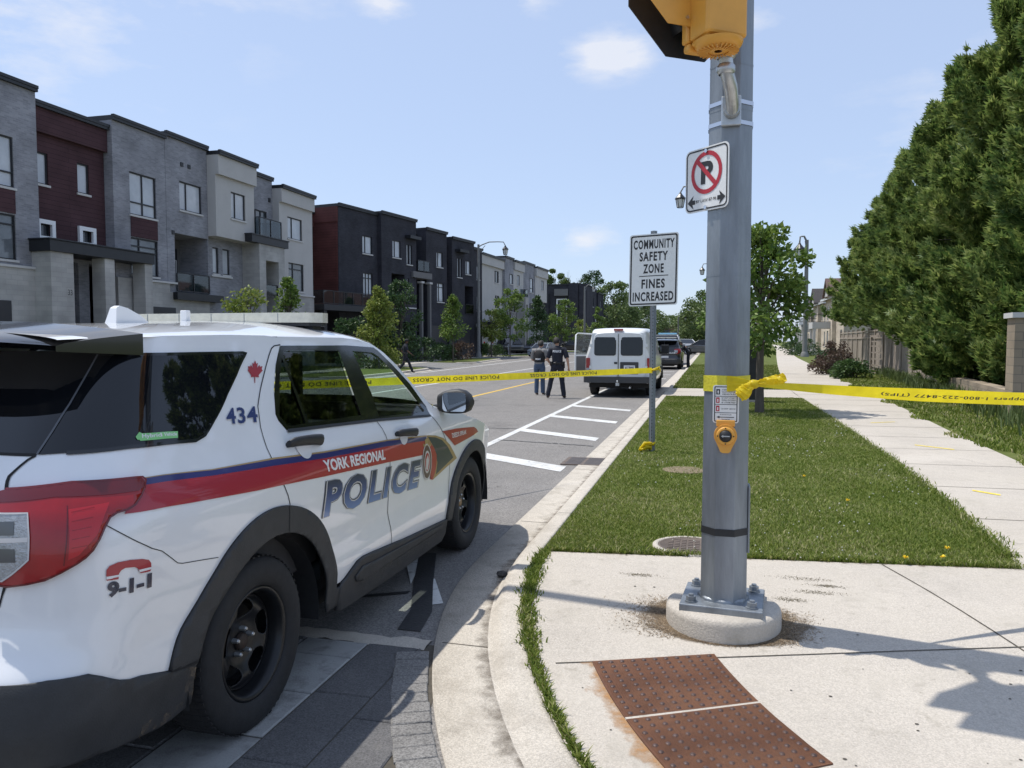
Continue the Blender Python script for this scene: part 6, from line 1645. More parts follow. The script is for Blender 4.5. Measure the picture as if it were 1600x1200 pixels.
part(h2, 'maroon_panel', 'siding', (29.86, 31.6, -.385, -.355, 6.45, 7.40)); part(h2, 'stone_sill_course', 'stone_sill', (30.2, 32.75, -.53, -.2, BASE - .06, BASE + .03))
railing(h2, 32.85, 35.35, -.42, 4.15, 5.08); part(h2, 'balcony_slab', 'fascia', (32.6, 36.3, -.62, .3, 3.72, 4.08))
window(h2, 32.95, 33.75, 4.3, 6.5, 1.2, 't', 'pane_dk', sill=False); part(h2, 'balcony_door', 'door_dk', (34.15, 35.05, 1.26, 1.33, 4.12, 6.5)); part(h2, 'door_frame', 'd_white', (34.4, 34.44, 1.22, 1.26, 4.15, 5.9), (34.9, 34.94, 1.22, 1.26, 4.15, 5.9), (34.44, 34.9, 1.22, 1.26, 5.86, 5.9))
part(h2, 'wall_vent', 'fascia', (33.35, 33.55, -.40, -.36, 10.35, 10.55), (33.9, 34.1, -.40, -.36, 10.35, 10.55), (32.6, 32.78, -.40, -.36, 6.9, 7.1)); part(h2, 'garage_door', 'garage', (30.4, 32.6, -.50, -.475, -.05, 3.3))
h3 = house('townhouse', 'townhouse with a jutting pale stucco bay, glazed balcony and stone portico', L1, R90, [
    dict(x0=35.45, x1=38.95, top=11.38, wall='stucco', y=-.1, secs=[(-.1, 7.18, 'br_grey', 0), (7.18, 10.38, 'stucco', -.75), (10.38, 11.38, 'stucco', -.95)], win=[(36.77, 38.09, 8.3, 9.72, 'v2'), (36.13, 36.64, 5.3, 6.7, ''), (37.0, 37.63, 5.3, 6.7, '')]),
    dict(x0=38.96, x1=42.45, top=11.40, wall='br_grey', y=.15, win=[(40.17, 41.82, 7.3, 9.46, 'v3b', 'pane')])], G1)
railing(h3, 38.98, 41.25, -1.15, 7.62, 8.72, ends=.12); part(h3, 'balcony_slab', 'fascia', (38.0, 41.8, -1.3, .14, 7.2, 7.6), (37.95, 41.85, -1.35, .138, 7.602, 7.66))
part(h3, 'portico', 'br_light', (38.85, 39.5, -1.2, .14, -.1, 7.19), (40.85, 41.5, -1.2, .14, -.1, 7.19), (39.5, 40.85, -1.2, .14, 6.3, 7.19)); railing(h3, 39.52, 40.83, -1.1, 4.25, 4.95); part(h3, 'stone_sill_course', 'stone_sill', (35.95, 37.8, -.18, -.05, 5.12, 5.22))
part(h3, 'wall_vent', 'fascia', (42.0, 42.2, .10, .15, 10.1, 10.35))
h4 = house('townhouse', 'pale stucco end townhouse of the nearest row with two stacked windows', L1, R90, [
    dict(x0=42.46, x1=46.5, top=11.0, wall='stucco', y=-.3, secs=[(-.1, 4.6, 'br_light', -.06), (4.6, 10.18, 'stucco', 0), (10.18, 11.0, 'stucco', -.2)], win=[(43.42, 45.18, 8.1, 9.45, 'v2'), (43.45, 45.29, 4.86, 6.6, 'v2t', 'pane')])], G1)
part(h4, 'stone_sill_course', 'stone_sill', (42.5, 46.45, -.45, -.2, 4.55, 4.64)); part(h4, 'wall_vent', 'fascia', (42.75, 42.95, -.39, -.36, 3.9, 4.15), (43.15, 43.35, -.39, -.36, 3.9, 4.15))
# row 2, dark: its front line turns a little towards the street
G2 = 'dark charcoal brick townhouses, second row'
P2_ = (-26, 50.7, 0); A2 = math.atan2(21.3, 4)
d1 = house('townhouse', 'charcoal brick corner townhouse with a rust brown side bay and a black deck', P2_, A2, [
    dict(x0=-3.6, x1=-.08, top=10.85, wall='siding_dk', y=2.2, secs=[(-.1, 9.9, 'siding_dk', 0), (9.9, 10.85, 'siding_dk', -.2)], win=[(-.95, -.5, 8.1, 9.4, '')]),
    dict(x0=-.07, x1=4.75, top=11.30, wall='br_dark', y=-.1, win=[(2.8, 4.02, 8.25, 9.58, 'v2'), (2.85, 4.04, 5.05, 6.8, 'v3t')])], G2)
part(d1, 'siding_panel', 'siding_dk', (-.13, -.075, -.05, 2.15, 4.16, 10.2), (-.2, -.075, -.08, 2.15, 10.2, 11.28))
part(d1, 'deck', 'fascia', (-3.6, 3.0, -1.6, 2.15, 3.75, 4.15), (-3.5, -3.2, -1.5, -1.2, -.1, 3.74), (2.6, 2.9, -1.5, -1.2, -.1, 3.74), bevel=.01); railing(d1, -3.55, 2.95, -1.5, 4.2, 5.1, ends=-.12)
part(d1, 'patio_door_frame', 'd_white', (-1.0, -.94, 2.12, 2.2, 4.2, 6.3), (-.3, -.24, 2.12, 2.2, 4.2, 6.3), (-.94, -.3, 2.12, 2.2, 6.24, 6.3)); part(d1, 'patio_door', 'pane_dk', (-.94, -.3, 2.15, 2.19, 4.2, 6.24))
d2 = house('townhouse', 'charcoal brick townhouse with a deep balcony recess and pale grey columns', P2_, A2, [
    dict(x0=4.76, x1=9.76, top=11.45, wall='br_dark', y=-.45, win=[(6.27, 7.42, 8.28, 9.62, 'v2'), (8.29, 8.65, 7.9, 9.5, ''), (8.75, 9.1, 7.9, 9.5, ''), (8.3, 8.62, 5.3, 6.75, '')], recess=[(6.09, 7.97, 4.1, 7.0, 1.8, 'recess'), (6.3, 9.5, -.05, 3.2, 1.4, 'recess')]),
    dict(x0=9.77, x1=11.73, top=10.62, wall='stucco_grey', y=.9, secs=[(-.1, 7.3, 'br_dark', 0), (7.3, 10.62, 'stucco_grey', 0)], win=[(10.33, 11.55, 7.45, 9.2, 'v2')])], G2)
part(d2, 'sunshade', 'fascia', (8.05, 9.7, -1.0, -.46, 9.95, 10.2)); railing(d2, 9.85, 11.72, -.55, 7.5, 8.4, ends=.88); part(d2, 'balcony_slab', 'stucco_grey', (9.0, 11.95, -.65, .88, 6.9, 7.4))
for x in (10.4, 11.72): part(d2, 'column', 'stucco_grey', (x, x + .24, -.55, -.3, -.1, 6.5)); part(d2, 'column_cap', 'stone_sill', (x - .12, x + .36, -.62, -.2, 6.5, 6.66))
railing(d2, 6.12, 7.95, -.5, 4.15, 5.05); part(d2, 'balcony_door', 'd_white', (7.0, 7.05, 1.2, 1.3, 4.15, 6.3), (7.85, 7.9, 1.2, 1.3, 4.15, 6.3)); part(d2, 'stone_sill_course', 'stone_sill', (7.9, 9.6, -.55, -.4, 4.3, 4.4))
d3 = house('townhouse', 'charcoal brick townhouse with a narrow brown slot and small white framed window', P2_, A2, [
    dict(x0=11.74, x1=15.25, top=11.13, wall='br_dark', y=-.2, win=[(13.44, 14.5, 8.15, 9.45, 'v2'), (13.52, 14.66, 5.1, 6.75, 'v2t')]),
    dict(x0=15.26, x1=15.9, top=10.65, wall='siding_dk', y=.5, win=[(15.33, 15.72, 6.05, 6.8, '')])], G2)
part(d3, 'garage_door', 'garage', (12.4, 14.9, -.24, -.215, -.05, 3.0)); part(d3, 'stone_column', 'stucco_grey', (14.95, 15.2, -.9, -.6, -.1, 4.0))
d4 = house('townhouse', 'charcoal brick townhouse with a sunshade and pale balcony glass, end of the dark row', P2_, A2, [
    dict(x0=15.92, x1=20.18, top=10.85, wall='br_dark', y=-.35, win=[(16.88, 17.25, 7.5, 9.25, ''), (17.4, 17.75, 7.5, 9.25, ''), (18.45, 19.46, 7.9, 9.16, 'v2')], recess=[(18.31, 19.94, 4.2, 6.8, 1.7, 'recess')]),
    dict(x0=20.19, x1=22.3, top=10.40, wall='br_dark', y=-.1, win=[(21.2, 21.75, 7.6, 8.9, ''), (21.2, 21.75, 4.6, 6.0, '')])], G2)
part(d4, 'sunshade', 'fascia', (16.5, 18.2, -.9, -.36, 9.75, 10.0)); railing(d4, 18.35, 19.9, -.42, 4.2, 5.1); part(d4, 'garage_door', 'garage', (16.8, 19.2, -.39, -.365, -.05, 3.0))
# row 3, pale
G3 = 'pale and grey townhouses, third row'
P3_ = (-24.2, 81, 0); A3 = math.atan2(15, .7)
e_bays = [('pale stucco townhouse with dark upper windows, start of the third row', [dict(x0=-1.2, x1=6.63, top=10.95, wall='stucco', y=-.1, secs=[(-.1, 10.0, 'stucco', 0), (10.0, 10.95, 'stucco', -.25)], win=[(3.71, 5.22, 8.3, 9.65, 'v2', 'pane_dk'), (3.85, 5.36, 5.4, 6.85, 'v2', 'pane_dk')])]),
    ('mid grey townhouse squeezed between two pale stucco bays of the third row', [dict(x0=6.64, x1=10.08, top=11.42, wall='br_grey', y=-.4, win=[(8.41, 9.83, 8.5, 9.68, 'v2'), (8.4, 9.8, 5.2, 6.7, 'v2', 'pane_dk')])]),
    ('pale stucco townhouse with an overhanging bay and glass balcony', [dict(x0=10.09, x1=14.34, top=11.25, wall='stucco', y=.1, secs=[(-.1, 7.1, 'br_light', 0), (7.1, 10.3, 'stucco', -.5), (10.3, 11.25, 'stucco', -.7)], win=[(11.56, 12.71, 8.5, 9.8, 'v2'), (11.4, 12.6, 5.2, 6.6, '', 'pane_dk')])]),
    ('mid grey brick townhouse with tall upper window, late in the third row', [dict(x0=14.35, x1=19.61, top=11.55, wall='br_grey', y=-.4, win=[(17.22, 18.93, 8.0, 9.86, 'v2b'), (17.2, 18.9, 5.0, 6.6, 'v2', 'pane_dk')])]),
    ('pale stucco end townhouse of the third row with one pale upper window', [dict(x0=19.62, x1=25.8, top=11.35, wall='stucco', y=-.2, secs=[(-.1, 7.0, 'br_light', .2), (7.0, 10.3, 'stucco', -.3), (10.3, 11.35, 'stucco', -.5)], win=[(22.8, 24.02, 8.6, 9.95, 'v2'), (22.8, 24.0, 5.2, 6.6, '', 'pane_dk')])])]
for k, (lab, b) in enumerate(e_bays):
    h_ = house('townhouse', lab, P3_, A3, b, G3)
    if k == 0: part(h_, 'deck', 'fascia', (-1.2, 2.5, -2.2, -.12, 3.4, 3.75)); railing(h_, -1.15, 2.45, -2.1, 3.8, 4.8, ends=-.15, glass=False)
    if k == 2: railing(h_, 12.9, 14.3, -1.0, 7.2, 8.1, ends=-.42); part(h_, 'portico', 'br_light', (12.9, 13.3, -1.1, .05, -.1, 7.1), (14.0, 14.33, -1.1, .05, -.1, 7.1), (13.3, 14.0, -1.1, .05, 6.2, 7.1))
# row 4, dark, its end wall turned to the camera
f1 = thing('townhouse', 'dark townhouse beyond the pale row with its end wall facing the street', 'townhouse', (-20, 126, 0), R90, 'dark townhouses, far row')
b = MB(); wall_sheet(b, 0, 6.5, -.1, 10.9, 0, []); b.box(0, 6.5, .01, 11, -.1, 10.9); b.box(-.35, .0, 6.2, 9.6, -.1, 9.6); b.build('brick_wall', M['br_dark'], f1, fix=False)
part(f1, 'brick_bay', 'br_dark', (-.5, -.02, 1.2, 2.8, -.1, 11.15), (-.3, -.01, -.2, 1.15, -.1, 11.0))
part(f1, 'parapet_cap', 'fascia', (-.15, 6.6, -.12, 11.1, 10.905, 11.05)); part(f1, 'stucco_panel', 'stucco_grey', (-.55, -.02, 2.9, 5.2, 9.1, 10.2))
part(f1, 'white_window_surround', 'd_white', (-.12, -.02, 3.1, 3.3, 4.2, 8.6), (-.12, -.02, 4.7, 4.9, 4.2, 8.6), (-.12, -.02, 3.3, 4.7, 8.4, 8.6)); part(f1, 'stair_window', 'pane_dk', (-.08, -.02, 3.3, 4.7, 4.2, 8.4))
part(f1, 'window', 'pane_cur', (-.38, -.352, 7.6, 8.2, 6.6, 8.0), (-.04, -.005, .55, .75, 6.4, 8.2)); part(f1, 'sill', 'stone_sill', (-.46, -.352, 7.4, 8.4, 6.3, 6.45)); part(f1, 'entry', 'pane', (-.38, -.352, 7.2, 8.4, .1, 3.2)); part(f1, 'downspout', 'stone_sill', (-.1, -.02, 1.0, 1.14, 0, 4))
f2 = house('townhouse', 'dark townhouse last in the far row, beside the big trees', (-20, 126, 0), R90, [dict(x0=6.55, x1=13, top=10.6, wall='br_dark', y=.1, win=[(8.3, 9.6, 7.6, 9.2, 'v2', 'pane'), (8.3, 9.6, 4.6, 6.2, 'v2', 'pane')]), dict(x0=13.02, x1=20, top=10.2, wall='br_dark', y=-.2, win=[(15.3, 16.8, 7.4, 9.0, 'v2', 'pane_cur'), (15.3, 16.8, 4.4, 6.0, 'v2', 'pane_cur')])], 'dark townhouses, far row')
part(f2, 'balcony', 'd_white', (11, 12.9, -.8, .05, 5.0, 6.0))
# far end of the street: dim rows behind the trees
far1 = thing('row_house', 'distant dark row of houses at the far end of the street', 'row house', (-19, 175, 0), R90)
b = MB()
for i in range(6): b.box(i * 8, i * 8 + 7.9, (i % 2) * .6, 10, 0, 9.6 + (i % 3) * .4)
b.build('brick_wall', M['br_dark'], far1)
for i in range(6): part(far1, 'window', 'pane', (i * 8 + 2, i * 8 + 3.6, (i % 2) * .6 - .04, (i % 2) * .6 - .005, 5.6, 7.4), (i * 8 + 4.6, i * 8 + 6.2, (i % 2) * .6 - .04, (i % 2) * .6 - .005, 5.6, 7.4))
M['br_red'] = brick_mat('red_brick', (.16, .06, .05), (.13, .05, .04), (.2, .17, .15))
far2 = thing('brick_building', 'low red brick building far down the street below the trees', 'building', (-9, 235, 0), 0)
part(far2, 'wall', 'br_red', (-9, 16, 0, 9, 0, 6.2)); part(far2, 'roof_edge', 'fascia', (-9.2, 16.2, -.2, 9.2, 6.205, 6.6))
for i in range(7): part(far2, 'window', 'pane', (-8 + i * 3.4, -6.4 + i * 3.4, -.05, -.005, 2.6, 4.8))

# right side: beige stone houses beyond the cedars
def stone_house(label, loc, L_, label_roof='shingle'):
    t = thing('stone_house', label, 'house', loc, R(-90), 'beige stone houses on the right side')
    # local x runs back towards the camera, local y away from the street
    b = MB(); wall_sheet(b, 0, L_, -.1, 6.4, 0, [(1.2, 2.4, 1.0, 2.8), (1.2, 2.4, 3.9, 5.6), (L_ - 2.2, L_ - 1.0, 1.0, 2.8), (L_ - 2.2, L_ - 1.0, 3.9, 5.6)])
    wall_sheet(b, 0, L_, -.1, 6.4, 10, []); b.quad((0, 0, -.1), (0, 10, -.1), (0, 10, 6.4), (0, 0, 6.4)); b.quad((L_, 0, -.1), (L_, 0, 6.4), (L_, 10, 6.4), (L_, 10, -.1)); b.build('stone_wall', M['br_beige'], t, fix=False)
    for x in (1.2, L_ - 2.2):
        for z0, z1 in ((1.0, 2.8), (3.9, 5.6)): window(t, x, x + 1.2, z0, z1, 0, 'm', 'pane', 'd_white')
    r = MB(); o = .5
    r.add([(-o, -o, 6.3), (L_ + o, -o, 6.3), (L_ + o, 10 + o, 6.3), (-o, 10 + o, 6.3), (L_ * .3, 5, 9.6), (L_ * .7, 5, 9.6)], [(0, 1, 5, 4), (1, 2, 5), (2, 3, 4, 5), (3, 0, 4), (3, 2, 1, 0)]); r.build('roof', M[label_roof], t)
    part(t, 'eaves', 'd_white', (-o, L_ + o, -o - .06, -o, 6.2, 6.42), (L_ + o, L_ + o + .06, -o, 10 + o, 6.2, 6.42), (-o - .06, -o, -o, 10 + o, 6.2, 6.42))
    # porch: pillars, balcony, stair
    part(t, 'balcony', 'stone_sill', (3.4, 6.6, -2.2, -.01, 3.0, 3.7)); 
    for x in (3.5, 6.3): part(t, 'porch_column', 'stone_sill', (x, x + .26, -2.1, -1.84, 0, 2.995))
    railing(t, 3.45, 6.55, -2.1, 3.72, 4.6, ends=-.05, glass=False); part(t, 'entry_door', 'door_dk', (4.4, 5.4, -.05, -.005, .6, 2.8)); part(t, 'porch_floor', 'stone_sill', (3.2, 6.8, -2.4, -.01, -.1, .6))
    st_ = MB()
    for k in range(4): st_.box(3.9, 5.9, -2.4 - .3 * (k + 1), -2.4 - .3 * k, -.1, .5 - .13 * k)
    st_.build('steps', M['stone_sill'], t); part(t, 'chimney_pillar', 'br_beige', (7.0, 8.0, -.4, -.01, -.1, 6.2))
    g_ = MB(); g_.prism([(-.3, 6.42), (3.3, 6.42), (1.5, 8.0)], -.9, 3., lambda a, b, h: (a + 5.8, h, b)); g_.build('dormer', M['stucco'], t); 
    g_ = MB(); g_.prism([(-.6, 6.3), (1.5, 8.15), (3.6, 6.3), (3.6, 6.45), (1.5, 8.35), (-.6, 6.45)], -1.1, 3., lambda a, b, h: (a + 5.8, h, b)); g_.build('dormer_roof', M[label_roof], t)
    return t
stone_house('beige stone house with a white balcony and porch, first beyond the cedars', (12.9, 96, 0), 13, 'shingle_br')
stone_house('beige stone house with a grey roof, farther along the right side', (13.6, 113, 0), 13)
stone_house('beige stone house almost hidden by the street tree, farthest on the right', (14.9, 131, 0), 13)

# ------------------------------------------------------------------ trees and shrubs
M['bark'] = mat('grey_bark', (.10, .085, .07), .95, 0, .3, 9, .6, 40, stretch=(1, 1, .3)); M['bark_dk'] = mat('dark_bark', (.05, .042, .035), .95, 0, .3, 9, .6, 40)
def foliage(name, c0, c1, scale, c2=None, trans=.3): return leaf_var(mat(name, c0, .5, spec=.35), c0, c1, scale, c2, .55, trans)
M['leaf_maple'] = foliage('maple_leaf_green', (.08, .15, .028), (.19, .27, .055), .9, (.28, .33, .10)); M['leaf_lime'] = foliage('lime_green_leaf', (.14, .20, .032), (.27, .31, .075), .9)
M['leaf_dark'] = foliage('dark_green_leaf', (.035, .075, .028), (.075, .13, .045), .6); M['leaf_far'] = foliage('far_tree_leaf', (.09, .145, .045), (.18, .235, .08), .25)
M['cedar'] = foliage('cedar_spray', (.075, .145, .036), (.29, .36, .10), .6, (.44, .47, .17), .42); M['leaf_shrub'] = foliage('shrub_leaf', (.04, .085, .025), (.09, .15, .045), 2); M['leaf_red'] = foliage('bronze_shrub_leaf', (.07, .045, .035), (.13, .09, .065), 2)
M['tall_grass'] = foliage('tall_weed', (.07, .11, .03), (.15, .19, .07), 2)
def leaf_cloud(name, C_, N_, size, m, parent, seed, aspect=.62, droop=.3):
    """C_: leaf centres, N_: outward directions; each leaf is a bent pair of triangles"""
    g = np.random.default_rng(seed); n = len(C_)
    d = N_ + g.normal(0, .75, (n, 3)); d[:, 2] -= droop; d /= np.linalg.norm(d, axis=1)[:, None] + 1e-9
    r = g.normal(0, 1, (n, 3)); s = np.cross(d, r); s /= np.linalg.norm(s, axis=1)[:, None] + 1e-9
    up = np.cross(d, s); sz = (size * g.uniform(.65, 1.35, n))[:, None]
    V = np.zeros((n, 5, 3)); V[:, 0] = C_ - d * sz * .5; V[:, 1] = C_ + s * sz * aspect * .5 + up * sz * .12; V[:, 2] = C_ + d * sz * .55; V[:, 3] = C_ - s * sz * aspect * .5 + up * sz * .12; V[:, 4] = C_ - up * sz * .02
    b = (np.arange(n) * 5)[:, None]
    F = np.concatenate([b + np.array([[0, 1, 4]]), b + np.array([[1, 2, 4]]), b + np.array([[2, 3, 4]]), b + np.array([[3, 0, 4]])])
    return np_mesh(name, V.reshape(-1, 3), F, m, parent)
def crown_points(g, n, h0, h1, rad_fn, clumps, clump_r, lean=(0, 0), fill=.75):
    """leaves gathered in clumps spread through the crown's volume, leaving gaps"""
    cs = []; 
    while len(cs) < clumps:
        t = g.uniform(0, 1); a = g.uniform(0, 2 * PI); rr = rad_fn(t) * math.sqrt(g.uniform(.12, 1.0)) 
        cs.append((rr * math.cos(a) + lean[0] * t, rr * math.sin(a) + lean[1] * t, h0 + (h1 - h0) * t, .55 + .45 * rad_fn(t) / max(rad_fn(.35), .01)))
    cs = np.array(cs); k = g.integers(0, len(cs), n); c = cs[k]
    o = g.normal(0, 1, (n, 3)); o /= np.linalg.norm(o, axis=1)[:, None]; o *= (g.uniform(0, 1, n) ** .45)[:, None] * clump_r * c[:, 3:4] * np.array([1.05, 1.05, .8])
    P = c[:, :3] + o
    ax = np.array([0, 0, h0 + (h1 - h0) * .35]); N = P - ax; N /= np.linalg.norm(N, axis=1)[:, None] + 1e-9
    return P, N * .8 + o / (np.linalg.norm(o, axis=1)[:, None] + 1e-9) * .7, cs
def tree(label, loc, h, h0, R_, shape, nleaf, size, leaf, seed, name='street_tree', cat='tree', group=None, clumps=46, cr=.42, trunk=.05, bark='bark', lean=(0, 0), stems=1):
    t = thing(name, label, cat, loc, 0, group); g = np.random.default_rng(seed); rr = random.Random(seed)
    rf = {'oval': lambda q: R_ * math.sqrt(max(0.02, 1 - ((q - .42) / .6) ** 2)), 'cone': lambda q: R_ * (1.02 - q) ** .75 * min(1, .55 + q * 3), 'round': lambda q: R_ * math.sqrt(max(.03, 1 - ((q - .5) / .52) ** 2)), 'mound': lambda q: R_ * math.sqrt(max(.02, 1 - q * q * .95))}[shape]
    P, N, cs = crown_points(g, nleaf, h0, h, rf, clumps, cr, lean)
    leaf_cloud('crown', P, N, size, M[leaf], t, seed + 1)
    b = MB()
    for s in range(stems):
        ox, oy = (0, 0) if stems == 1 else (.12 * math.cos(2.1 * s), .12 * math.sin(2.1 * s))
        b.tube([(ox, oy, -.05), (ox + rr.uniform(-.02, .02), oy, h0 * .6), (ox + lean[0] * .3 + rr.uniform(-.05, .05), oy + lean[1] * .3, h0 + (h - h0) * .35), (lean[0] * .8, lean[1] * .8, h0 + (h - h0) * .85)], [trunk * 1.25, trunk, trunk * .7, trunk * .15], 9)
    for c in cs[:: max(1, len(cs) // 22)]:
        z0 = h0 + (c[2] - h0) * .45; b.tube([(lean[0] * .2, lean[1] * .2, z0), (c[0] * .55, c[1] * .55, z0 + (c[2] - z0) * .65), (c[0], c[1], c[2])], [trunk * .38, trunk * .25, trunk * .08], 5)
    b.build('trunk', M[bark], t)
    return t
GT = 'young trees along the left kerb'
tree('young street tree with a grey trunk half hidden by the big pole', (1.07, 17.8, .1), 4.05, 1.2, 1.18, 'oval', 4600, .135, 'leaf_maple', 3, clumps=50, cr=.34, trunk=.085)
# the low left-hand branch and hanging sprig of that tree are its own clumps
# left side of the street: (picture x, distance, height, crown base, radius)
f_ = Vector((-math.sin(R(14.4847)), math.cos(R(14.4847)), 0)); r_ = Vector((math.cos(R(14.4847)), math.sin(R(14.4847)), 0))
def at(px, depth, z=.115):
    p = f_ * depth + r_ * ((px - 800) / 1200 * depth); return (p.x, p.y, z)
for k, (px, dp, h, h0, R_, leaf, lab, shape, n) in enumerate((
    (388, 33, 3.75, 1.4, .9, 'leaf_lime', 'small lime green tree behind the cruiser light bar, left of its darker neighbour', 'oval', 1500),
    (452, 38, 4.6, 1.4, .95, 'leaf_maple', 'small dark green tree right of the lime green one, below the end townhouse', 'cone', 1500),
    (592, 44, 4.5, 1.0, 1.45, 'leaf_lime', 'bright green bushy tree nearest the walking officer', 'cone', 3600),
    (627, 47, 5.1, 1.0, 1.1, 'leaf_dark', 'dark green upright tree just behind the bright bushy tree', 'oval', 3000),
    (548, 46, 2.9, .5, 1.1, 'leaf_dark', 'low dark shrubby tree left of the bright bushy tree', 'round', 2200),
    (708, 58, 4.9, 1.6, 1.1, 'leaf_maple', 'slim pointed tree standing left of the tall street lamp', 'cone', 2600),
    (768, 74, 4.4, 1.5, 1.1, 'leaf_lime', 'short yellow green tree right of the tall street lamp', 'round', 1600),
    (797, 76, 6.5, 1.8, 1.65, 'leaf_maple', 'rounded green tree above the silver hatchback', 'oval', 3400),
    (839, 84, 6.3, 1.3, 1.6, 'leaf_dark', 'broad dark tree in front of the pale end townhouse', 'cone', 3200),
    (881, 92, 6.3, 1.6, 1.75, 'leaf_maple', 'tree with a bare stem in front of the dark end wall', 'oval', 3000),
    (908, 118, 4.6, 1.6, 1.2, 'leaf_lime', 'small far tree between the dark wall and the slim lamp post', 'oval', 1200),
    (934, 108, 6.4, 1.2, 1.3, 'leaf_maple', 'narrow tree just left of the white van roof', 'cone', 1800))):
    tree(lab, at(px, dp), h, h0, R_, shape, n, .12 + dp * .0011, leaf, 20 + k, group=GT, clumps=38 if n < 2500 else 60, cr=.34 + R_ * .09, trunk=.055)
# big trees behind the houses and at the end of the street
GB = 'tall trees at the far end of the street'
for k, (px, dp, h, R_, lab) in enumerate(((962, 150, 12.4, 4.6, 'broad pale green tree rising left of the van, at the end of the far row'), (990, 168, 11.3, 4.6, 'rounded green tree behind the van roof'), (925, 190, 18.5, 4.2, 'tall dark tree showing over the far dark roofs'),
    (868, 175, 17.5, 3.0, 'thin crowned tree poking above the dark end wall'), (886, 180, 15.5, 2.6, 'low clump of leaves above the dark end wall'), (1015, 205, 9.6, 5.0, 'wide tree directly behind the Community Safety Zone post'),
    (1072, 215, 9.0, 4.5, 'hazy round tree right of the sign post'), (1088, 190, 10.5, 4.5, 'bushy tree against the left edge of the big pole'), (1050, 300, 11, 6, 'distant tree closing the end of the street'), (1105, 150, 11, 4.4, 'big tree hidden mostly by the steel pole'), (1135, 135, 10, 4, 'tree behind the pole beside the right pavement'), (1170, 170, 11, 5, 'tree behind the young street tree'))):
    tree(lab, at(px, dp, 0), h, h * .12 if k not in (3,) else h * .45, R_, 'round' if k != 2 else 'oval', 5200, .48 if k != 3 else .4, 'leaf_far' if k != 2 else 'leaf_dark', 60 + k, 'broadleaf_tree', group=GB, clumps=70 if k != 3 else 16, cr=1.5 if k != 3 else 1.0, trunk=.22, bark='bark_dk')
bt = thing('bare_tree', 'bare leafless tree standing above the dark end wall', 'tree', at(893, 176, 0)); b = MB(); rr_b = random.Random(9)
def twig(p, d, l, r, n):
    q = p + d * l; b.tube([p, p + d * l * .5 + Vector((rr_b.uniform(-.1, .1), rr_b.uniform(-.1, .1), 0)) * l * .3, q], [r, r * .8, r * .55], 5)
    if n:
        for _ in range(3): twig(p + d * l * rr_b.uniform(.55, 1), (d + Vector((rr_b.uniform(-.7, .7), rr_b.uniform(-.7, .7), rr_b.uniform(.0, .5)))).normalized(), l * .62, r * .5, n - 1)
twig(Vector((0, 0, 0)), Vector((0, 0, 1)), 9.5, .22, 3); b.build('trunk', M['bark'], bt)
# the row of cedars behind the fence
def cedar(label, loc, h, R_, n, seed, z0=.6):
    t = thing('cedar_tree', label, 'cedar', loc, 0, 'tall cedars behind the fence'); g = np.random.default_rng(seed)
    # whorls of drooping branches, each carrying upright flat sprays
    nb = int(h * 19); br = []
    for i in range(nb):
        q = g.uniform(0, 1) ** 1.15; z = z0 + (h - z0) * q; a = g.uniform(0, 2 * PI)
        prof = R_ * (1 - q) ** .62 * (1 + .0 * q) * min(1., .72 + q * 2.2); L = prof * (g.uniform(.55, .95) if g.uniform() < .7 else g.uniform(.95, 1.28)) + .15
        br.append((z, a, L))
    br = np.array(br); k = g.integers(0, nb, n); B = br[k]
    f = g.uniform(.45, 1.0, n) ** .8; rr = B[:, 2] * f
    droop = -.10 * B[:, 2] * f + .34 * B[:, 2] * f ** 3
    wid = .26 + .09 * B[:, 2]
    ta = g.normal(0, 1, n) * wid * (1.12 - f) * .62
    ca, sa = np.cos(B[:, 1]), np.sin(B[:, 1])
    C_ = np.stack([ca * rr - sa * ta, sa * rr + ca * ta, B[:, 0] + droop + g.normal(0, .13, n)], 1)
    tipz = (C_[:, 2] - z0) / (h - z0)
    D_ = np.stack([ca - sa * ta * 1.4, sa + ca * ta * 1.4, .35 + .9 * g.uniform(0, 1, n)], 1); D_ += g.normal(0, .4, (n, 3)); D_ /= np.linalg.norm(D_, axis=1)[:, None]
    # a spray: a stem with side fingers, five thin triangles in a flat fan
    s = np.cross(D_, g.normal(0, 1, (n, 3))); s /= np.linalg.norm(s, axis=1)[:, None]
    sz = (.21 * g.uniform(.6, 1.5, n))[:, None]
    fing = [(0, .95, .17), (.6, .75, .16), (-.6, .75, .16), (1.05, .55, .15), (-1.05, .55, .15)]
    V = np.zeros((n, len(fing) * 3, 3)); F = []
    for j, (an, ln_, w) in enumerate(fing):
        d2 = D_ * math.cos(an) + s * math.sin(an); p2 = -D_ * math.sin(an) + s * math.cos(an); base = C_ + D_ * sz * (.12 * (2 - abs(an)))
        V[:, 3 * j] = base - p2 * sz * w; V[:, 3 * j + 1] = base + p2 * sz * w; V[:, 3 * j + 2] = base + d2 * sz * ln_
    m_ = len(fing) * 3; idx = (np.arange(n) * m_)[:, None]
    F = np.concatenate([idx + np.array([[3 * j, 3 * j + 1, 3 * j + 2]]) for j in range(len(fing))])
    np_mesh('crown', V.reshape(-1, 3), F, M['cedar'], t)
    b = MB(); b.tube([(0, 0, -.1), (0, 0, h * .5), (0, 0, h * .97)], [.16, .10, .015], 8)
    for z, a, L in br[::3]: b.tube([(0, 0, z - .1), (math.cos(a) * L * .5, math.sin(a) * L * .5, z - .06 * L), (math.cos(a) * L * .92, math.sin(a) * L * .92, z + .12 * L)], [.028, .018, .006], 4)
    # shaded inner mass of dry twigs
    b.build('trunk', M['cedar_twig'], t)
    return t
M['cedar_twig'] = mat('cedar_twig', (.06, .06, .035), .95, 0, .3, 6)
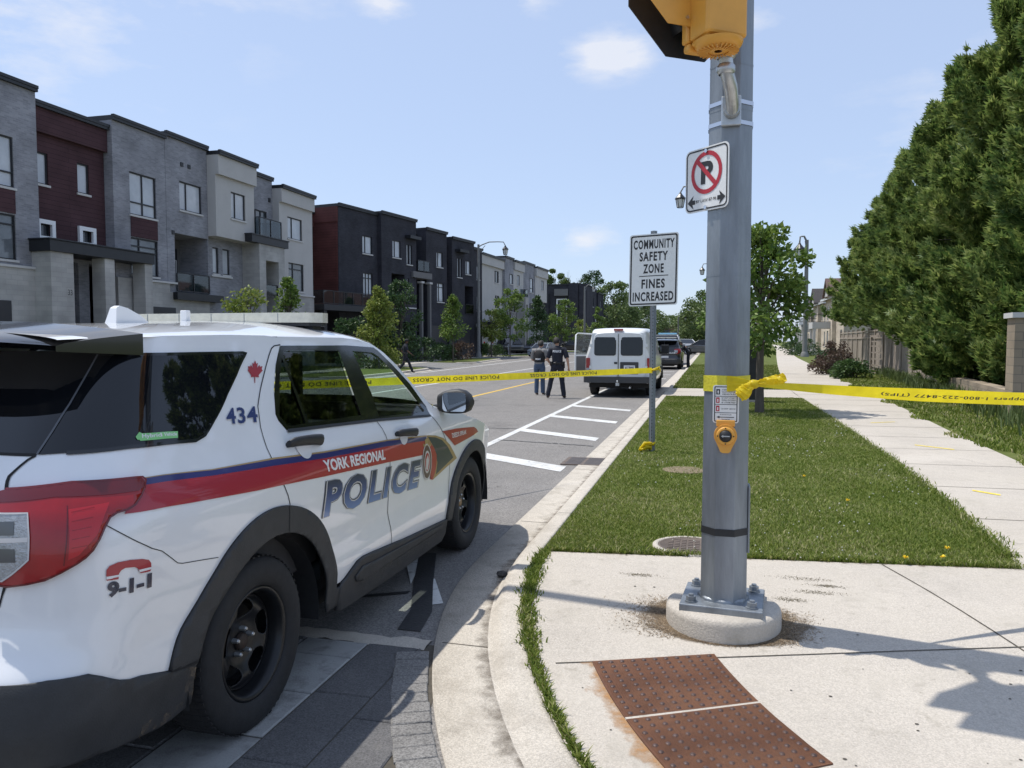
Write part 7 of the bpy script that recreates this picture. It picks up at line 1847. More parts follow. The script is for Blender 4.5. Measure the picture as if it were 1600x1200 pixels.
cedar('tallest cedar, nearest, running out of the top right corner', (9.0, 20.9, .1), 13.4, 3.0, 54000, 101, 0.0)
cedar('tall cedar second in the row, pointed top against the sky', (8.5, 25.4, .1), 12.3, 2.7, 46000, 102, .15)
cedar('mid height cedar third in the row', (8.5, 30.2, .1), 11.2, 2.5, 36000, 103, 1.0)
cedar('cedar fourth in the row, its skirt hiding the fence', (8.5, 35.4, .1), 9.9, 2.5, 24000, 104, 2.1)
cedar('lower cedar fifth in the row', (8.5, 40.6, .1), 9.2, 2.5, 19000, 105, 2.4)
cedar('short cedar at the far left end of the row', (8.7, 46.4, .1), 7.8, 2.6, 16000, 106, 2.5)
cedar('cedar standing behind the tallest one, at the right edge', (12.4, 23.0, .1), 13.5, 3.0, 16000, 107)
# fence and low stone wall
M['fence_wood'] = mat('weathered_fence_board', (.30, .245, .195), .9, 0, .22, 3, .3, 40, col2=(.40, .34, .28), stretch=(3, 3, .35))
fa = Vector((7.3, 25.5, 0)); fb = Vector((9.45, 62.0, 0)); fd_ = (fb - fa); fl_ = fd_.length
fe_ = thing('wooden_fence', 'weathered brown board fence with posts below the cedars', 'fence', tuple(fa), math.atan2(fd_.y, fd_.x))
rr_f = random.Random(6); npan = 14; pl_ = fl_ / npan
for i in range(npan + 1): part(fe_, 'post', 'fence_wood', (i * pl_ - .07, i * pl_ + .07, -.07, .07, -.05, 2.32), (i * pl_ - .09, i * pl_ + .09, -.09, .09, 2.322, 2.38))
for i in range(npan):
    b = MB(); x = i * pl_ + .09
    while x < (i + 1) * pl_ - .1:
        w = .135; e = min(x + w, (i + 1) * pl_ - .075); q = rr_f.uniform(-.008, .008); b.box(x + .006, e - .004, -.012 + q, .012 + q,   .12, 2.14 + rr_f.uniform(-.02, .02)); x += w
    b.build('boards', M['fence_wood'], fe_)
    part(fe_, 'rail', 'fence_wood', (i * pl_ + .071, (i + 1) * pl_ - .071, .022, .06, .3, .4), (i * pl_ + .071, (i + 1) * pl_ - .071, .022, .06, 1.8, 1.9), (i * pl_ + .071, (i + 1) * pl_ - .071, -.05, .05, 2.18, 2.26))
gt = thing('garden_gate', 'narrow wooden gate with lattice bars standing ajar in the fence', 'gate', tuple(fa + fd_ * .36 + Vector((-.35, 0, 0))), math.atan2(fd_.y, fd_.x) + .5)
part(gt, 'frame', 'fence_wood', (0, .08, -.04, .04, .1, 1.95), (.85, .93, -.04, .04, .1, 1.95), (.08, .85, -.035, .035, .1, .2), (.08, .85, -.035, .035, 1.85, 1.95)); part(gt, 'bars', 'fence_wood', *[(.09, .84, -.02, .02, z, z + .07) for z in (.5, .8, 1.1, 1.4, 1.62)])
M['wall_stone'] = brick_mat('garden_wall_stone', (.33, .27, .20), (.28, .23, .175), (.22, .19, .15), .42, .17, .6)
gw = thing('garden_wall', 'low stone garden wall with square pillars beneath the cedars', 'wall', (6.25, 17.4, 0), math.atan2(8.4, .9))
part(gw, 'wall', 'wall_stone', (.6, 8.6, -.16, .16, -.05, .62)); part(gw, 'pillar', 'wall_stone', (.0, .62, -.36, .36, -.05, 2.15)); part(gw, 'pillar_cap', 'stone_sill', (-.06, .68, -.42, .42, 2.155, 2.26)); part(gw, 'pillar', 'wall_stone', (8.5, 9.0, -.26, .26, -.05, 1.7)); part(gw, 'wall', 'wall_stone', (-8, .0, -.16, .16, -.05, .62))
# shrubs
tree('bronze leaved shrub beside the pavement in front of the fence', (5.65, 38.5, .1), 1.45, .1, 1.05, 'mound', 2600, .10, 'leaf_red', 201, 'shrub', 'shrub', clumps=40, cr=.33, trunk=.02, stems=5)
tree('bright green leafy shrub at the foot of the fence', (5.75, 34.5, .1), .75, .05, .8, 'mound', 2000, .11, 'leaf_shrub', 202, 'shrub', 'shrub', clumps=34, cr=.3, trunk=.02, stems=5)
tree('low dark shrub behind the bronze one near the hedges', (6.6, 47.0, .1), 1.0, .1, .8, 'mound', 1800, .11, 'leaf_dark', 203, 'shrub', 'shrub', clumps=30, cr=.3, trunk=.02, stems=4)
for k, (px, dp, h, R_, lab) in enumerate(((1236, 84, 1.5, 1.3, 'clipped round dark hedge bush left of the right-hand lamp post'), (1262, 80, 1.6, 1.5, 'clipped dark hedge bush right of the right-hand lamp post'))): tree(lab, at(px, dp), h, .1, R_, 'mound', 1800, .14, 'leaf_dark', 210 + k, 'shrub', 'shrub', clumps=50, cr=.4, trunk=.03, stems=4)
for k, (px, dp, h, R_, leaf, lab) in enumerate(((665, 58, 1.7, 1.6, 'leaf_dark', 'dark shrub bed against the dark townhouses'), (692, 62, 1.3, 1.3, 'leaf_shrub', 'grey green shrub right behind the utility box'), (720, 64, 1.4, 1.3, 'leaf_red', 'bronze shrub left of the tall street lamp'), (765, 76, 1.2, 1.6, 'leaf_shrub', 'low shrub right of the tall street lamp'), (605, 45, 1.3, 1.0, 'leaf_lime', 'yellow green shrub behind the cruiser windscreen'), (560, 44, 1.5, 1.2, 'leaf_dark', 'dark shrub behind the cruiser roof'))):
    tree(lab, at(px, dp), h, .1, R_, 'mound', 1500, .14, leaf, 220 + k, 'shrub', 'shrub', clumps=36, cr=.4, trunk=.02, stems=4)
Wd = []
for i in range(2600):
    y = 13 + 26 * rng.uniform(); xw = 6.25 + .107 * (y - 17.4) if y < 26 else 7.15 + .088 * (y - 26)
    Wd.append((xw - .25 - abs(rng.normal(0, .28)), y))
Wd = np.array(Wd); blades('wall_weeds', Wd, Hn(Wd), .12, .5, .03, M['tall_grass'], .6, 'tall weeds along the foot of the garden wall', 'weeds')
for k, (x, y, h, R_, n, z0) in enumerate(((8.9, 22.9, 11.6, 2.4, 20000, .2), (8.8, 27.8, 10.6, 2.3, 18000, .4), (8.7, 32.9, 9.6, 2.2, 15000, 1.9), (8.5, 38.0, 9.8, 2.3, 12000, 2.4))):
    cedar(('slim cedar wedged between the two tallest ones', 'slim cedar between the second and third in the row', 'slim cedar between the third and fourth in the row', 'slim cedar between the fourth and fifth in the row')[k], (x, y, .1), h, R_, n, 120 + k, z0)

# ------------------------------------------------------------------ street lamps, utility box
M['lamp_pole'] = mat('grey_lamp_pole', (.20, .20, .195), .7, .2, .15, 4); M['lantern_glass'] = mat('frosted_lantern', (.62, .63, .62), .3)
def lantern(par, x, y, z, k=1.):
    b = MB(); b.lathe([(.03 * k, .42 * k), (.05 * k, .40 * k), (.09 * k, .32 * k), (.14 * k, .26 * k), (.27 * k, .12 * k), (.28 * k, .06 * k), (.25 * k, .05 * k)], 8, 'z', (x, y, z), False); l = b.build('lantern_cap', M['black_metal'], par)
    b = MB(); b.lathe([(.225 * k, .05 * k), (.15 * k, -.34 * k), (.0001, -.345 * k)], 6, 'z', (x, y, z), False); b.build('lantern_glass', M['lantern_glass'], l)
    b = MB()
    for i in range(6):
        a = 2 * PI * i / 6; b.cyl((x + .235 * k * math.cos(a), y + .235 * k * math.sin(a), z + .06 * k), (x + .16 * k * math.cos(a), y + .16 * k * math.sin(a), z - .36 * k), .014 * k, n=5)
    b.tube([(x + .16 * k * math.cos(2 * PI * i / 6), y + .16 * k * math.sin(2 * PI * i / 6), z - .36 * k) for i in range(6)], .016 * k, 5, closed=True); b.build('lantern_frame', M['black_metal'], l)
def lamp(label, loc, h, arm, zl, k=1., r=.10, dirn=None):
    """arm: how far the lantern reaches along dirn, zl: lantern height"""
    t = thing('street_lamp', label, 'street lamp', loc, 0, 'decorative street lamps'); d = dirn or r_
    b = MB(); b.cyl((0, 0, -.05), (0, 0, h), r * 1.35, r * .8, 12); b.lathe([(r * 2.1, -.05), (r * 2.0, .25), (r * 1.4, .5)], 12); b.box(-.14 * k - r * .5, -.02, -.08, .08, 2.9, 3.15); b.build('pole', M['lamp_pole'], t)
    a = MB(); P = [Vector((0, 0, h - .25)), Vector((0, 0, h - .05)) + d * arm * .12, Vector((0, 0, h + (zl - h) * .5 + .45 * k)) + d * arm * .4, Vector((0, 0, zl + .72 * k)) + d * arm * .72, Vector((0, 0, zl + .70 * k)) + d * arm * .93, Vector((0, 0, zl + .40 * k)) + d * arm]
    a.tube(P, [.05 * k, .05 * k, .045 * k, .04 * k, .04 * k, .04 * k], 8)
    a.tube([Vector((0, 0, h - .9 * k)), Vector((0, 0, h - .5 * k)) + d * arm * .1, Vector((0, 0, h - .1)) + d * arm * .25], .025 * k, 6); a.build('arm', M['lamp_pole'], t)
    e = d * arm; lantern(t, e.x, e.y, zl, k); return t
lamp('tall street lamp on the left verge with a curved arm over the road', at(748, 72), 10.5, 2.5, 9.95, 1.1, .13)
lamp('street lamp hidden by the big pole, its lantern beside the no parking sign', at(1130, 38), 8.9, -2.22, 8.42, .95, .10)
lamp('street lamp on the right beside the hedges with a short arm', at(1257, 75), 11.3, -.72, 10.2, 2.0, .19)
lamp('street lamp whose lantern peeps out left of the pole above the tree', at(1122, 76), 8.9, -1.7, 8.4, 1.0, .11)
lamp('slim far lamp post in front of the dark end wall', at(913, 112), 9.4, 1.3, 9.0, 1.0, .13)
lamp('farthest lamp post, small against the sky right of the sign post', at(1059, 150), 6.2, 1.4, 5.9, 1.0, .12)
M['util_green'] = mat('utility_green_paint', (.035, .07, .05), .5, 0, .15, 3)
ub_ = thing('utility_box', 'dark green electrical utility box on the left verge by the lamp', 'utility box', at(704, 66), R(14))
part(ub_, 'plinth', 'conc_kerb', (-.85, .85, -.62, .62, -.05, .1)); b = MB(); b.prism([(-.55, .1), (.55, .1), (.55, .9), (-.55, .75)], -.78, .78, lambda a, c, h: (h, a, c)); b.build('cabinet', M['util_green'], ub_, bevel=.02); part(ub_, 'lid', 'util_green', (-.8, .8, -.58, .58, .905, .95), bevel=.01); part(ub_, 'notice', 'd_white', (-.72, -.5, -.556, -.552, .5, .7)); part(ub_, 'door', 'util_green', (-.38, .74, -.562, -.551, .15, .7))

# ------------------------------------------------------------------ the white van
M['van_white'] = mat('van_white_paint', (.74, .75, .74), .35, 0, .03, 2, coat=.7); M['van_grey'] = mat('van_dark_bumper', (.045, .047, .05), .5)
VAN = thing('van', 'white cargo van parked at the kerb with its driver door open', 'van', (-2.66, 22.95, 0))
def ring(w, z0, zs, zb, zt, wt, rr=.14, n=5):
    """half outline from sill over the belt to the roof, mirrored"""
    p = [(w * .86, z0), (w * .97, z0 + .06), (w, z0 + .2), (w, zs), (w * .995, zb)]
    for i in range(n + 1):
        a = R(90 * i / n) * 1.0; p.append((wt - rr + rr * math.cos(a), zt - rr + rr * math.sin(a)))
    p.append((wt * .5, zt + .02)); 
    return [(x, z) for x, z in p] + [(0, zt + .028)] + [(-x, z) for x, z in reversed(p)]
ST = [(0.02, .93, .45, 1.0, 1.2, 1.90, .72), (.10, .99, .42, 1.0, 1.2, 2.0, .80), (.35, 1.01, .40, 1.0, 1.2, 2.05, .84), (1.5, 1.015, .38, 1.0, 1.2, 2.07, .85), (3.2, 1.015, .38, 1.0, 1.2, 2.07, .85), (3.9, 1.01, .38, 1.0, 1.2, 2.03, .83), (4.25, 1.0, .38, 1.0, 1.2, 1.86, .80), (4.75, .98, .40, .95, 1.16, 1.34, .84), (5.2, .95, .42, .9, 1.05, 1.18, .80), (5.5, .86, .45, .8, .95, 1.06, .70)]
b = MB(); rings = [[(x, s, z) for x, z in ring(w, z0, zs, zb, zt, wt)] for (s, w, z0, zs, zb, zt, wt) in ST]; n = len(rings[0]); vs = [p for r in rings for p in r]
b.add(vs, [(k * n + i, k * n + i + 1, (k + 1) * n + i + 1, (k + 1) * n + i) for k in range(len(rings) - 1) for i in range(n - 1)], True)
b.add(rings[0], [tuple(range(n))]); b.add(rings[-1], [tuple(range(n))]); b.add([(-.87, 0.02, .45), (.87, .02, .45), (.87, 5.5, .45), (-.87, 5.5, .45)], [(0, 1, 2, 3)])
b.build('body', M['van_white'], VAN)
def vpanel(name, poly, y0, y1, m, par=VAN, fn=None, bev=.0):
    q = MB(); q.prism(poly, y0, y1, fn or (lambda a, c, h: (a, h + .055 * max(0, (c - 1.05)) , c))); return q.build(name, m, par, bevel=bev)
for sd in (-1, 1):
    dx = rrect(min(sd * .015, sd * .80), max(sd * .015, sd * .80), .62, 1.92, .06)
    d_ = vpanel('rear_door', dx, -.012, .03, M['van_white'], bev=.008)
    vpanel('rear_window', rrect(min(sd * .09, sd * .70), max(sd * .09, sd * .70), 1.27, 1.80, .06), -.022, -.0125, M['tint'], d_)
    vpanel('window_seal', rrect(min(sd * .07, sd * .72), max(sd * .07, sd * .72), 1.25, 1.82, .07), -.0165, -.0122, M['black_plastic'], d_)
    for zz in (.9, 1.55): 
        q = MB(); q.box(min(sd * .80, sd * .86), max(sd * .80, sd * .86), -.03 + .055 * max(0, zz - 1.05), .02, zz - .05, zz + .05); q.build('hinge', M['van_white'], d_)
    tlv = vpanel('tail_lamp', rrect(min(sd * .845, sd * .965), max(sd * .845, sd * .965), .78, 1.18, .02), -.015, .08, M['lamp_red'], bev=.008)
    vpanel('reverse_lens', rrect(min(sd * .855, sd * .955), max(sd * .855, sd * .955), .80, .88, .01), -.018, -.0155, M['lamp_clear'], tlv)
vpanel('number_plate_recess', rrect(.06, .60, .70, 1.06, .02), -.020, -.0125, M['van_grey']); q = MB(); q.box(.17, .50, -.028, -.0205, .80, .96); vp_ = q.build('number_plate', M['d_white'], VAN)
q = MB(); flat_text(q, 'AE 78095', lambda a, c: (a, -.0285, c), .20, .47, .83, .93, bold=.03); q.build('lettering', M['d_blue'], vp_)
q = MB(); q.prism([(-.99, -.10), (.99, -.10), (1.03, -.04), (1.03, .20), (-1.03, .20), (-1.03, -.04)], .44, .62, lambda a, c, h: (a, c, h)); q.build('rear_bumper', M['van_grey'], VAN, bevel=.02)
q = MB(); q.box(-.9, .9, .2, 5.3, .28, .44); q.build('chassis', M['seam'], VAN)
q = MB(); q.box(-.05, .05, -.2, .1, .36, .44); q.lathe([(.001, .12), (.025, .11), (.03, .08), (.018, .05), (.03, 0)], 12, 'z', (0, -.2, .40)); q.cyl((.35, -.02, .3), (.35, .4, .32), .03); q.build('tow_hitch', M['galv_light'], VAN)
q = MB(); q.box(-.14, .14, -.0, .07, 1.99, 2.045); q.build('high_brake_lamp', M['lamp_red'], VAN, bevel=.01)
q = MB(); q.box(-.008, .008, -.013, .0, .64, 1.9); q.build('door_gap', M['seam'], VAN)
q = MB(); q.box(-.12, -.03, -.03, -.0125, 1.0, 1.06); q.build('door_handle', M['black_plastic'], VAN)
for sd in (-1, 1):
    for (a, c) in ((3.3, 4.05),): vpanel('cab_window', [(3.25, 1.25), (4.35, 1.25), (4.05, 1.78), (3.3, 1.86)], 0, .02, M['tint'], VAN, lambda s, z, h, sd=sd: (sd * (1.0 + h - .30 * max(0, z - 1.2)), s, z))
    for s0 in (.0,): vpanel('side_window', rrect(.55, 1.55, 1.27, 1.80, .06), 0, .015, M['tint'], VAN, lambda s, z, h, sd=sd: (sd * (1.012 + h - .22 * max(0, z - 1.2)), s, z))
    vpanel('side_moulding', [(.45, .78), (4.3, .78), (4.3, .83), (.45, .83)], 0, .018, M['van_grey'], VAN, lambda s, z, h, sd=sd: (sd * (1.012 + h), s, z))
    for s_ in (1.15, 4.65):
        wheel(VAN, sd * .86, s_, sd, .375, .24, detail=False); q = MB(); q.prism(arc(s_, .38, .45, .45, 0, 180, 14), 0, .008, lambda a, c, h, sd=sd: (sd * (1.014 + h), a, c)); q.build('wheel_arch', M['seam'], VAN)
    q = MB(); q.box(min(sd * 1.0, sd * 1.26), max(sd * 1.0, sd * 1.26), 4.25, 4.33, 1.25, 1.55); q.build('wing_mirror', M['black_plastic'], VAN, bevel=.02)
q = MB(); q.grid(1, 1, lambda u, v: (-.72 + 1.44 * u, 4.72 - .46 * v, 1.32 + .52 * v + .012)); q.build('windscreen', M['tint'], VAN)
# the open driver's door (left): frame, inner panel, glass
vd = bpy.data.objects.new('driver_door', None); COL.objects.link(vd); vd.parent = VAN; vd.location = (-1.0, 4.35, 0); vd.rotation_euler = (0, 0, R(-62)); vd.empty_display_size = .1
q = MB(); q.box(-.03, .03, -1.12, 0, .45, 1.2); q.build('door_panel', M['van_white'], vd, bevel=.012); q = MB(); q.box(.031, .05, -1.06, -.06, .5, 1.15); q.build('inner_trim', M['cabin_grey'], vd, bevel=.01)
q = MB(); q.tube([(0, -1.09, 1.18), (0, -1.06, 1.90), (0, -.98, 1.95), (0, -.42, 1.92), (0, -.30, 1.86), (0, -.03, 1.22)], .03, 6); q.build('window_frame', M['van_white'], vd)
q = MB(); q.prism([(-1.05, 1.2), (-.04, 1.2), (-.30, 1.84), (-.42, 1.89), (-1.02, 1.9)], -.004, .004, lambda a, c, h: (h, a, c)); q.build('door_glass', M['rail_glass'], vd)

# ------------------------------------------------------------------ parked cars seen far off
def paint(name, c): return mat(name, c, .28, .3 if max(c) < .3 else 0, .02, 2, coat=1.)
M['p_black'] = paint('black_car_paint', (.010, .010, .012)); M['p_navy'] = paint('dark_blue_car_paint', (.015, .02, .035)); M['p_grey'] = paint('grey_car_paint', (.09, .095, .10)); M['p_silver'] = paint('silver_blue_car_paint', (.30, .34, .38)); M['p_white'] = paint('white_parked_car_paint', (.72, .72, .72))
KIND = {
 'hatch': dict(L=4.2, w=.87, r=.31, ax=(.85, 3.35), low=[(0, .30), (0, .62), (.12, .78), (1.15, .93), (3.9, 1.0), (4.12, .92), (4.2, .55), (4.2, .30)], gh=[(.95, .92), (1.75, 1.40), (2.3, 1.48), (3.3, 1.45), (3.75, 1.30), (4.05, .98)]),
 'sedan': dict(L=4.7, w=.91, r=.33, ax=(.95, 3.7), low=[(0, .30), (0, .60), (.15, .76), (1.3, .92), (4.2, 1.0), (4.62, .95), (4.7, .6), (4.7, .30)], gh=[(1.2, .92), (2.05, 1.38), (2.6, 1.45), (3.2, 1.42), (4.1, 1.0)]),
 'suv': dict(L=4.75, w=.95, r=.37, ax=(.95, 3.75), low=[(0, .38), (0, .75), (.12, .92), (1.2, 1.06), (4.5, 1.12), (4.7, 1.0), (4.75, .7), (4.75, .38)], gh=[(1.1, 1.05), (1.85, 1.60), (2.5, 1.72), (4.1, 1.70), (4.45, 1.5), (4.62, 1.1)]),
 'pickup': dict(L=5.6, w=.98, r=.40, ax=(1.0, 4.5), low=[(0, .42), (0, .85), (.12, 1.0), (1.4, 1.14), (5.5, 1.18), (5.6, 1.1), (5.6, .42)], gh=[(1.3, 1.13), (1.95, 1.70), (2.4, 1.84), (3.5, 1.84), (3.75, 1.6), (3.8, 1.17)])}
def make_car(name, label, cat, loc, rz, kind, pm, group=None, k=1., kz=None, lightbar=False):
    K = KIND[kind]; t = thing(name, label, cat, loc, rz, group); t.scale = (k, k, kz or k)
    L_, w, r = K['L'], K['w'], K['r']; Y = lambda s: L_ / 2 - s       # nose towards +Y
    low = list(K['low']); bottom = []
    for a in sorted(K['ax'], reverse=True): bottom += arc(a, r, r * 1.17, r * 1.17, -4, 184, 12)
    poly = low + [p for p in bottom]
    b = MB(); b.prism(poly, -1, 1, lambda s, z, h: (h * (w - .10 * max(0, (z - .8)) - .06 * max(0, .5 - z) - (.10 * max(0, 1 - s / .6) ** 2 + .10 * max(0, 1 - (L_ - s) / .5) ** 2)), Y(s), z)); b.build('body', M[pm], t, bevel=.035)
    gh = K['gh']; zb = min(z for _, z in gh); zt = max(z for _, z in gh); wid = lambda z: w - .05 - .34 * (z - zb)
    b = MB(); b.prism(gh, -1, 1, lambda s, z, h: (h * wid(z), Y(s), z)); b.build('windows', M['tint'], t, bevel=.03)
    tops = [p for p in gh if p[1] > zb + .72 * (zt - zb)]
    b = MB(); b.prism(tops + [(s, z - .03) for s, z in reversed(tops)], -1, 1, lambda s, z, h: (h * (wid(z) + .012), Y(s), z + .012)); b.build('roof', M[pm], t, bevel=.015)
    b = MB()
    for sd in (-1, 1):
        for (p, q) in ((gh[0], tops[0]), (gh[-1], tops[-1])): b.tube([(sd * (wid(p[1]) + .004), Y(p[0]), p[1]), (sd * (wid(q[1]) + .004), Y(q[0]), q[1])], .035, 6)
        m_ = (gh[0][0] + gh[-1][0]) / 2 + .1; b.tube([(sd * (wid(zb) + .004), Y(m_), zb), (sd * (wid(zt) + .004), Y(m_), zt)], .03, 6)
    b.build('pillars', M[pm], t)
    for sd in (-1, 1):
        b = MB(); b.box(min(sd * (w - .38), sd * (w - .08)), max(sd * (w - .38), sd * (w - .08)), Y(.06), Y(-.012), K['low'][1][1] - .02, K['low'][1][1] + .10); b.build('headlight', M['lamp_clear'], t, bevel=.02)
        b = MB(); b.box(min(sd * (w - .30), sd * (w - .10)), max(sd * (w - .30), sd * (w - .10)), Y(L_ + .012), Y(L_ - .08), K['low'][-2][1] + .12, K['low'][-2][1] + .30); b.build('tail_lamp', M['lamp_red'], t, bevel=.02)
        b = MB(); b.box(min(sd * (w - .05), sd * (w + .14)), max(sd * (w - .05), sd * (w + .14)), Y(gh[0][0] + .30), Y(gh[0][0] + .18), zb + .03, zb + .17); b.build('wing_mirror', M[pm], t, bevel=.02)
        for a in K['ax']: wheel(t, sd * (w - .12), Y(a), sd, r, .22, detail=False, rim_m='galv_light', rimk=.66)
    b = MB(); b.box(-w * .55, w * .55, Y(.03), Y(-.014), K['low'][1][1] - .22, K['low'][1][1] - .06); b.build('grille', M['black_plastic'], t)
    b = MB(); b.box(-.26, .26, Y(L_ + .014), Y(L_ - .02), K['low'][-2][1] + .0, K['low'][-2][1] + .12); b.build('number_plate', M['d_white'], t)
    b = MB(); b.box(-w + .12, w - .12, Y(L_ - .2), Y(.2), r * .55, K['low'][0][1] + .05); b.build('underside', M['seam'], t)
    if lightbar:
        b = MB(); b.box(-.6, .6, Y(2.75), Y(2.45), zt + .03, zt + .12); b.build('light_bar', M['bar_blue'], t, bevel=.02)
    return t
M['bar_blue'] = mat('blue_light_bar', (.20, .45, .62), .2, coat=1.)
make_car('parked_car', 'silver blue hatchback parked at the left kerb facing the camera', 'car', at(849, 77, 0), R(168), 'hatch', 'p_silver')
GP = 'cars standing in the left-hand driveways'
make_car('parked_car', 'dark pickup with pale side trim standing behind the street lamp', 'pickup truck', at(727, 82), R(75), 'pickup', 'p_navy', GP, 1.05)
make_car('parked_car', 'black SUV in the driveway left of two others, by the yellow green tree', 'car', at(778, 90), R(200), 'suv', 'p_black', GP, 1.1)
make_car('parked_car', 'dark grey SUV in the driveway, middle of three', 'car', at(800, 95), R(205), 'suv', 'p_grey', GP, 1.1)
make_car('parked_car', 'dark blue sedan in the driveway, rightmost of three, next to the silver hatchback', 'car', at(818, 98), R(205), 'sedan', 'p_navy', GP, 1.15)
make_car('parked_car', 'dark sedan beyond the two standing officers near the bare stemmed tree', 'car', at(893, 108), R(110), 'sedan', 'p_black', GP, 1.15)
make_car('parked_car', 'white car seen through the open van door', 'car', at(922, 118), R(195), 'sedan', 'p_white', GP, 1.2)
make_car('passing_car', 'grey sedan broadside across the road left of the steel pole', 'car', at(1099, 92, 0), R(82), 'sedan', 'p_grey', None, 1.25)
make_car('parked_car', 'small white car beyond the black police SUV', 'car', at(1066, 100, 0), R(20), 'sedan', 'p_white', None, 1.3)
make_car('police_cruiser', 'white police SUV with a blue light bar ahead of the black one', 'police car', at(1043, 56, 0), R(0), 'suv', 'p_white', None, 1.1, 1.22, True)
DEC = ('gold_stripe', 'blue_stripe', 'red_stripe', 'badge', 'badge_ribbon', 'crest', 'crown', 'wing_panel', 'lettering', 'number', 'maple_leaf', 'handset', 'sticker', 'handle_cup', 'lens_edge', 'light_bar')
BK = dup(CAR, (-2.62, 45.6, 0), 0, 'black police SUV parked ahead of the white van, a stooping officer at its side', None, DEC, {'white_car_paint': M['p_black']})
BK.name = 'police_cruiser'
q = MB(); flat_text(q, 'POLICE', lambda a, c: (a, .075, c), .18, .62, .93, 1.02, bold=.04); q.build('lettering', M['d_white'], BK)
q = MB(); q.box(-.6, .6, 2.2, 2.45, 1.83, 1.90); q.build('light_bar', M['bar_lens'], BK, bevel=.02)
q = MB(); q.box(-.25, .25, .06, .085, .66, .80); q.build('number_plate', M['d_white'], BK)

# ------------------------------------------------------------------ people
def skin_mesh(name, V, E, m, parent, sub=1, root=0):
    """V: (x, y, z, rx[, ry]); a surface grown round connected joints"""
    me = bpy.data.meshes.new(name); me.from_pydata([v[:3] for v in V], E, []); o = bpy.data.objects.new(name, me); COL.objects.link(o); o.parent = parent; me.materials.append(m)
    s = o.modifiers.new('skin', 'SKIN'); s.use_smooth_shade = True; s.branch_smoothing = .3
    if not me.skin_vertices: bpy.context.view_layer.update()
    if not me.skin_vertices:
        bm = bmesh.new(); bm.from_mesh(me); bm.verts.layers.skin.verify(); bm.to_mesh(me); bm.free()
    for i, v in enumerate(V):
        d = me.skin_vertices[0].data[i]; d.radius = (v[3], v[4] if len(v) > 4 else v[3]); d.use_root = (i == root); d.use_loose = False
    if sub:
        ss = o.modifiers.new('subdivision', 'SUBSURF'); ss.levels = sub; ss.render_levels = sub
    return o
def chain(V, E, start, pts):
    for p in pts:
        V.append(p); E.append((start, len(V) - 1)); start = len(V) - 1
    return start
SKIN = {'light': mat('light_skin', (.46, .27, .19), .55, spec=.35), 'dark': mat('brown_skin', (.13, .07, .045), .5, spec=.35)}
M['navy_cloth'] = mat('navy_uniform_cloth', (.012, .014, .024), .85, 0, .25, 14, .15, 40); M['black_cloth'] = mat('black_vest_cloth', (.010, .010, .012), .8, 0, .25, 14); M['jeans'] = mat('blue_denim', (.055, .085, .14), .9, 0, .25, 9, .15, 60); M['grey_cloth'] = mat('grey_shirt_cloth', (.22, .215, .21), .9, 0, .15, 9)
M['leather'] = mat('black_leather', (.012, .011, .011), .45); M['hair'] = mat('dark_hair', (.015, .012, .010), .7, 0, .3, 40, .3, 120); M['shoe'] = mat('grey_shoe', (.07, .07, .075), .7)
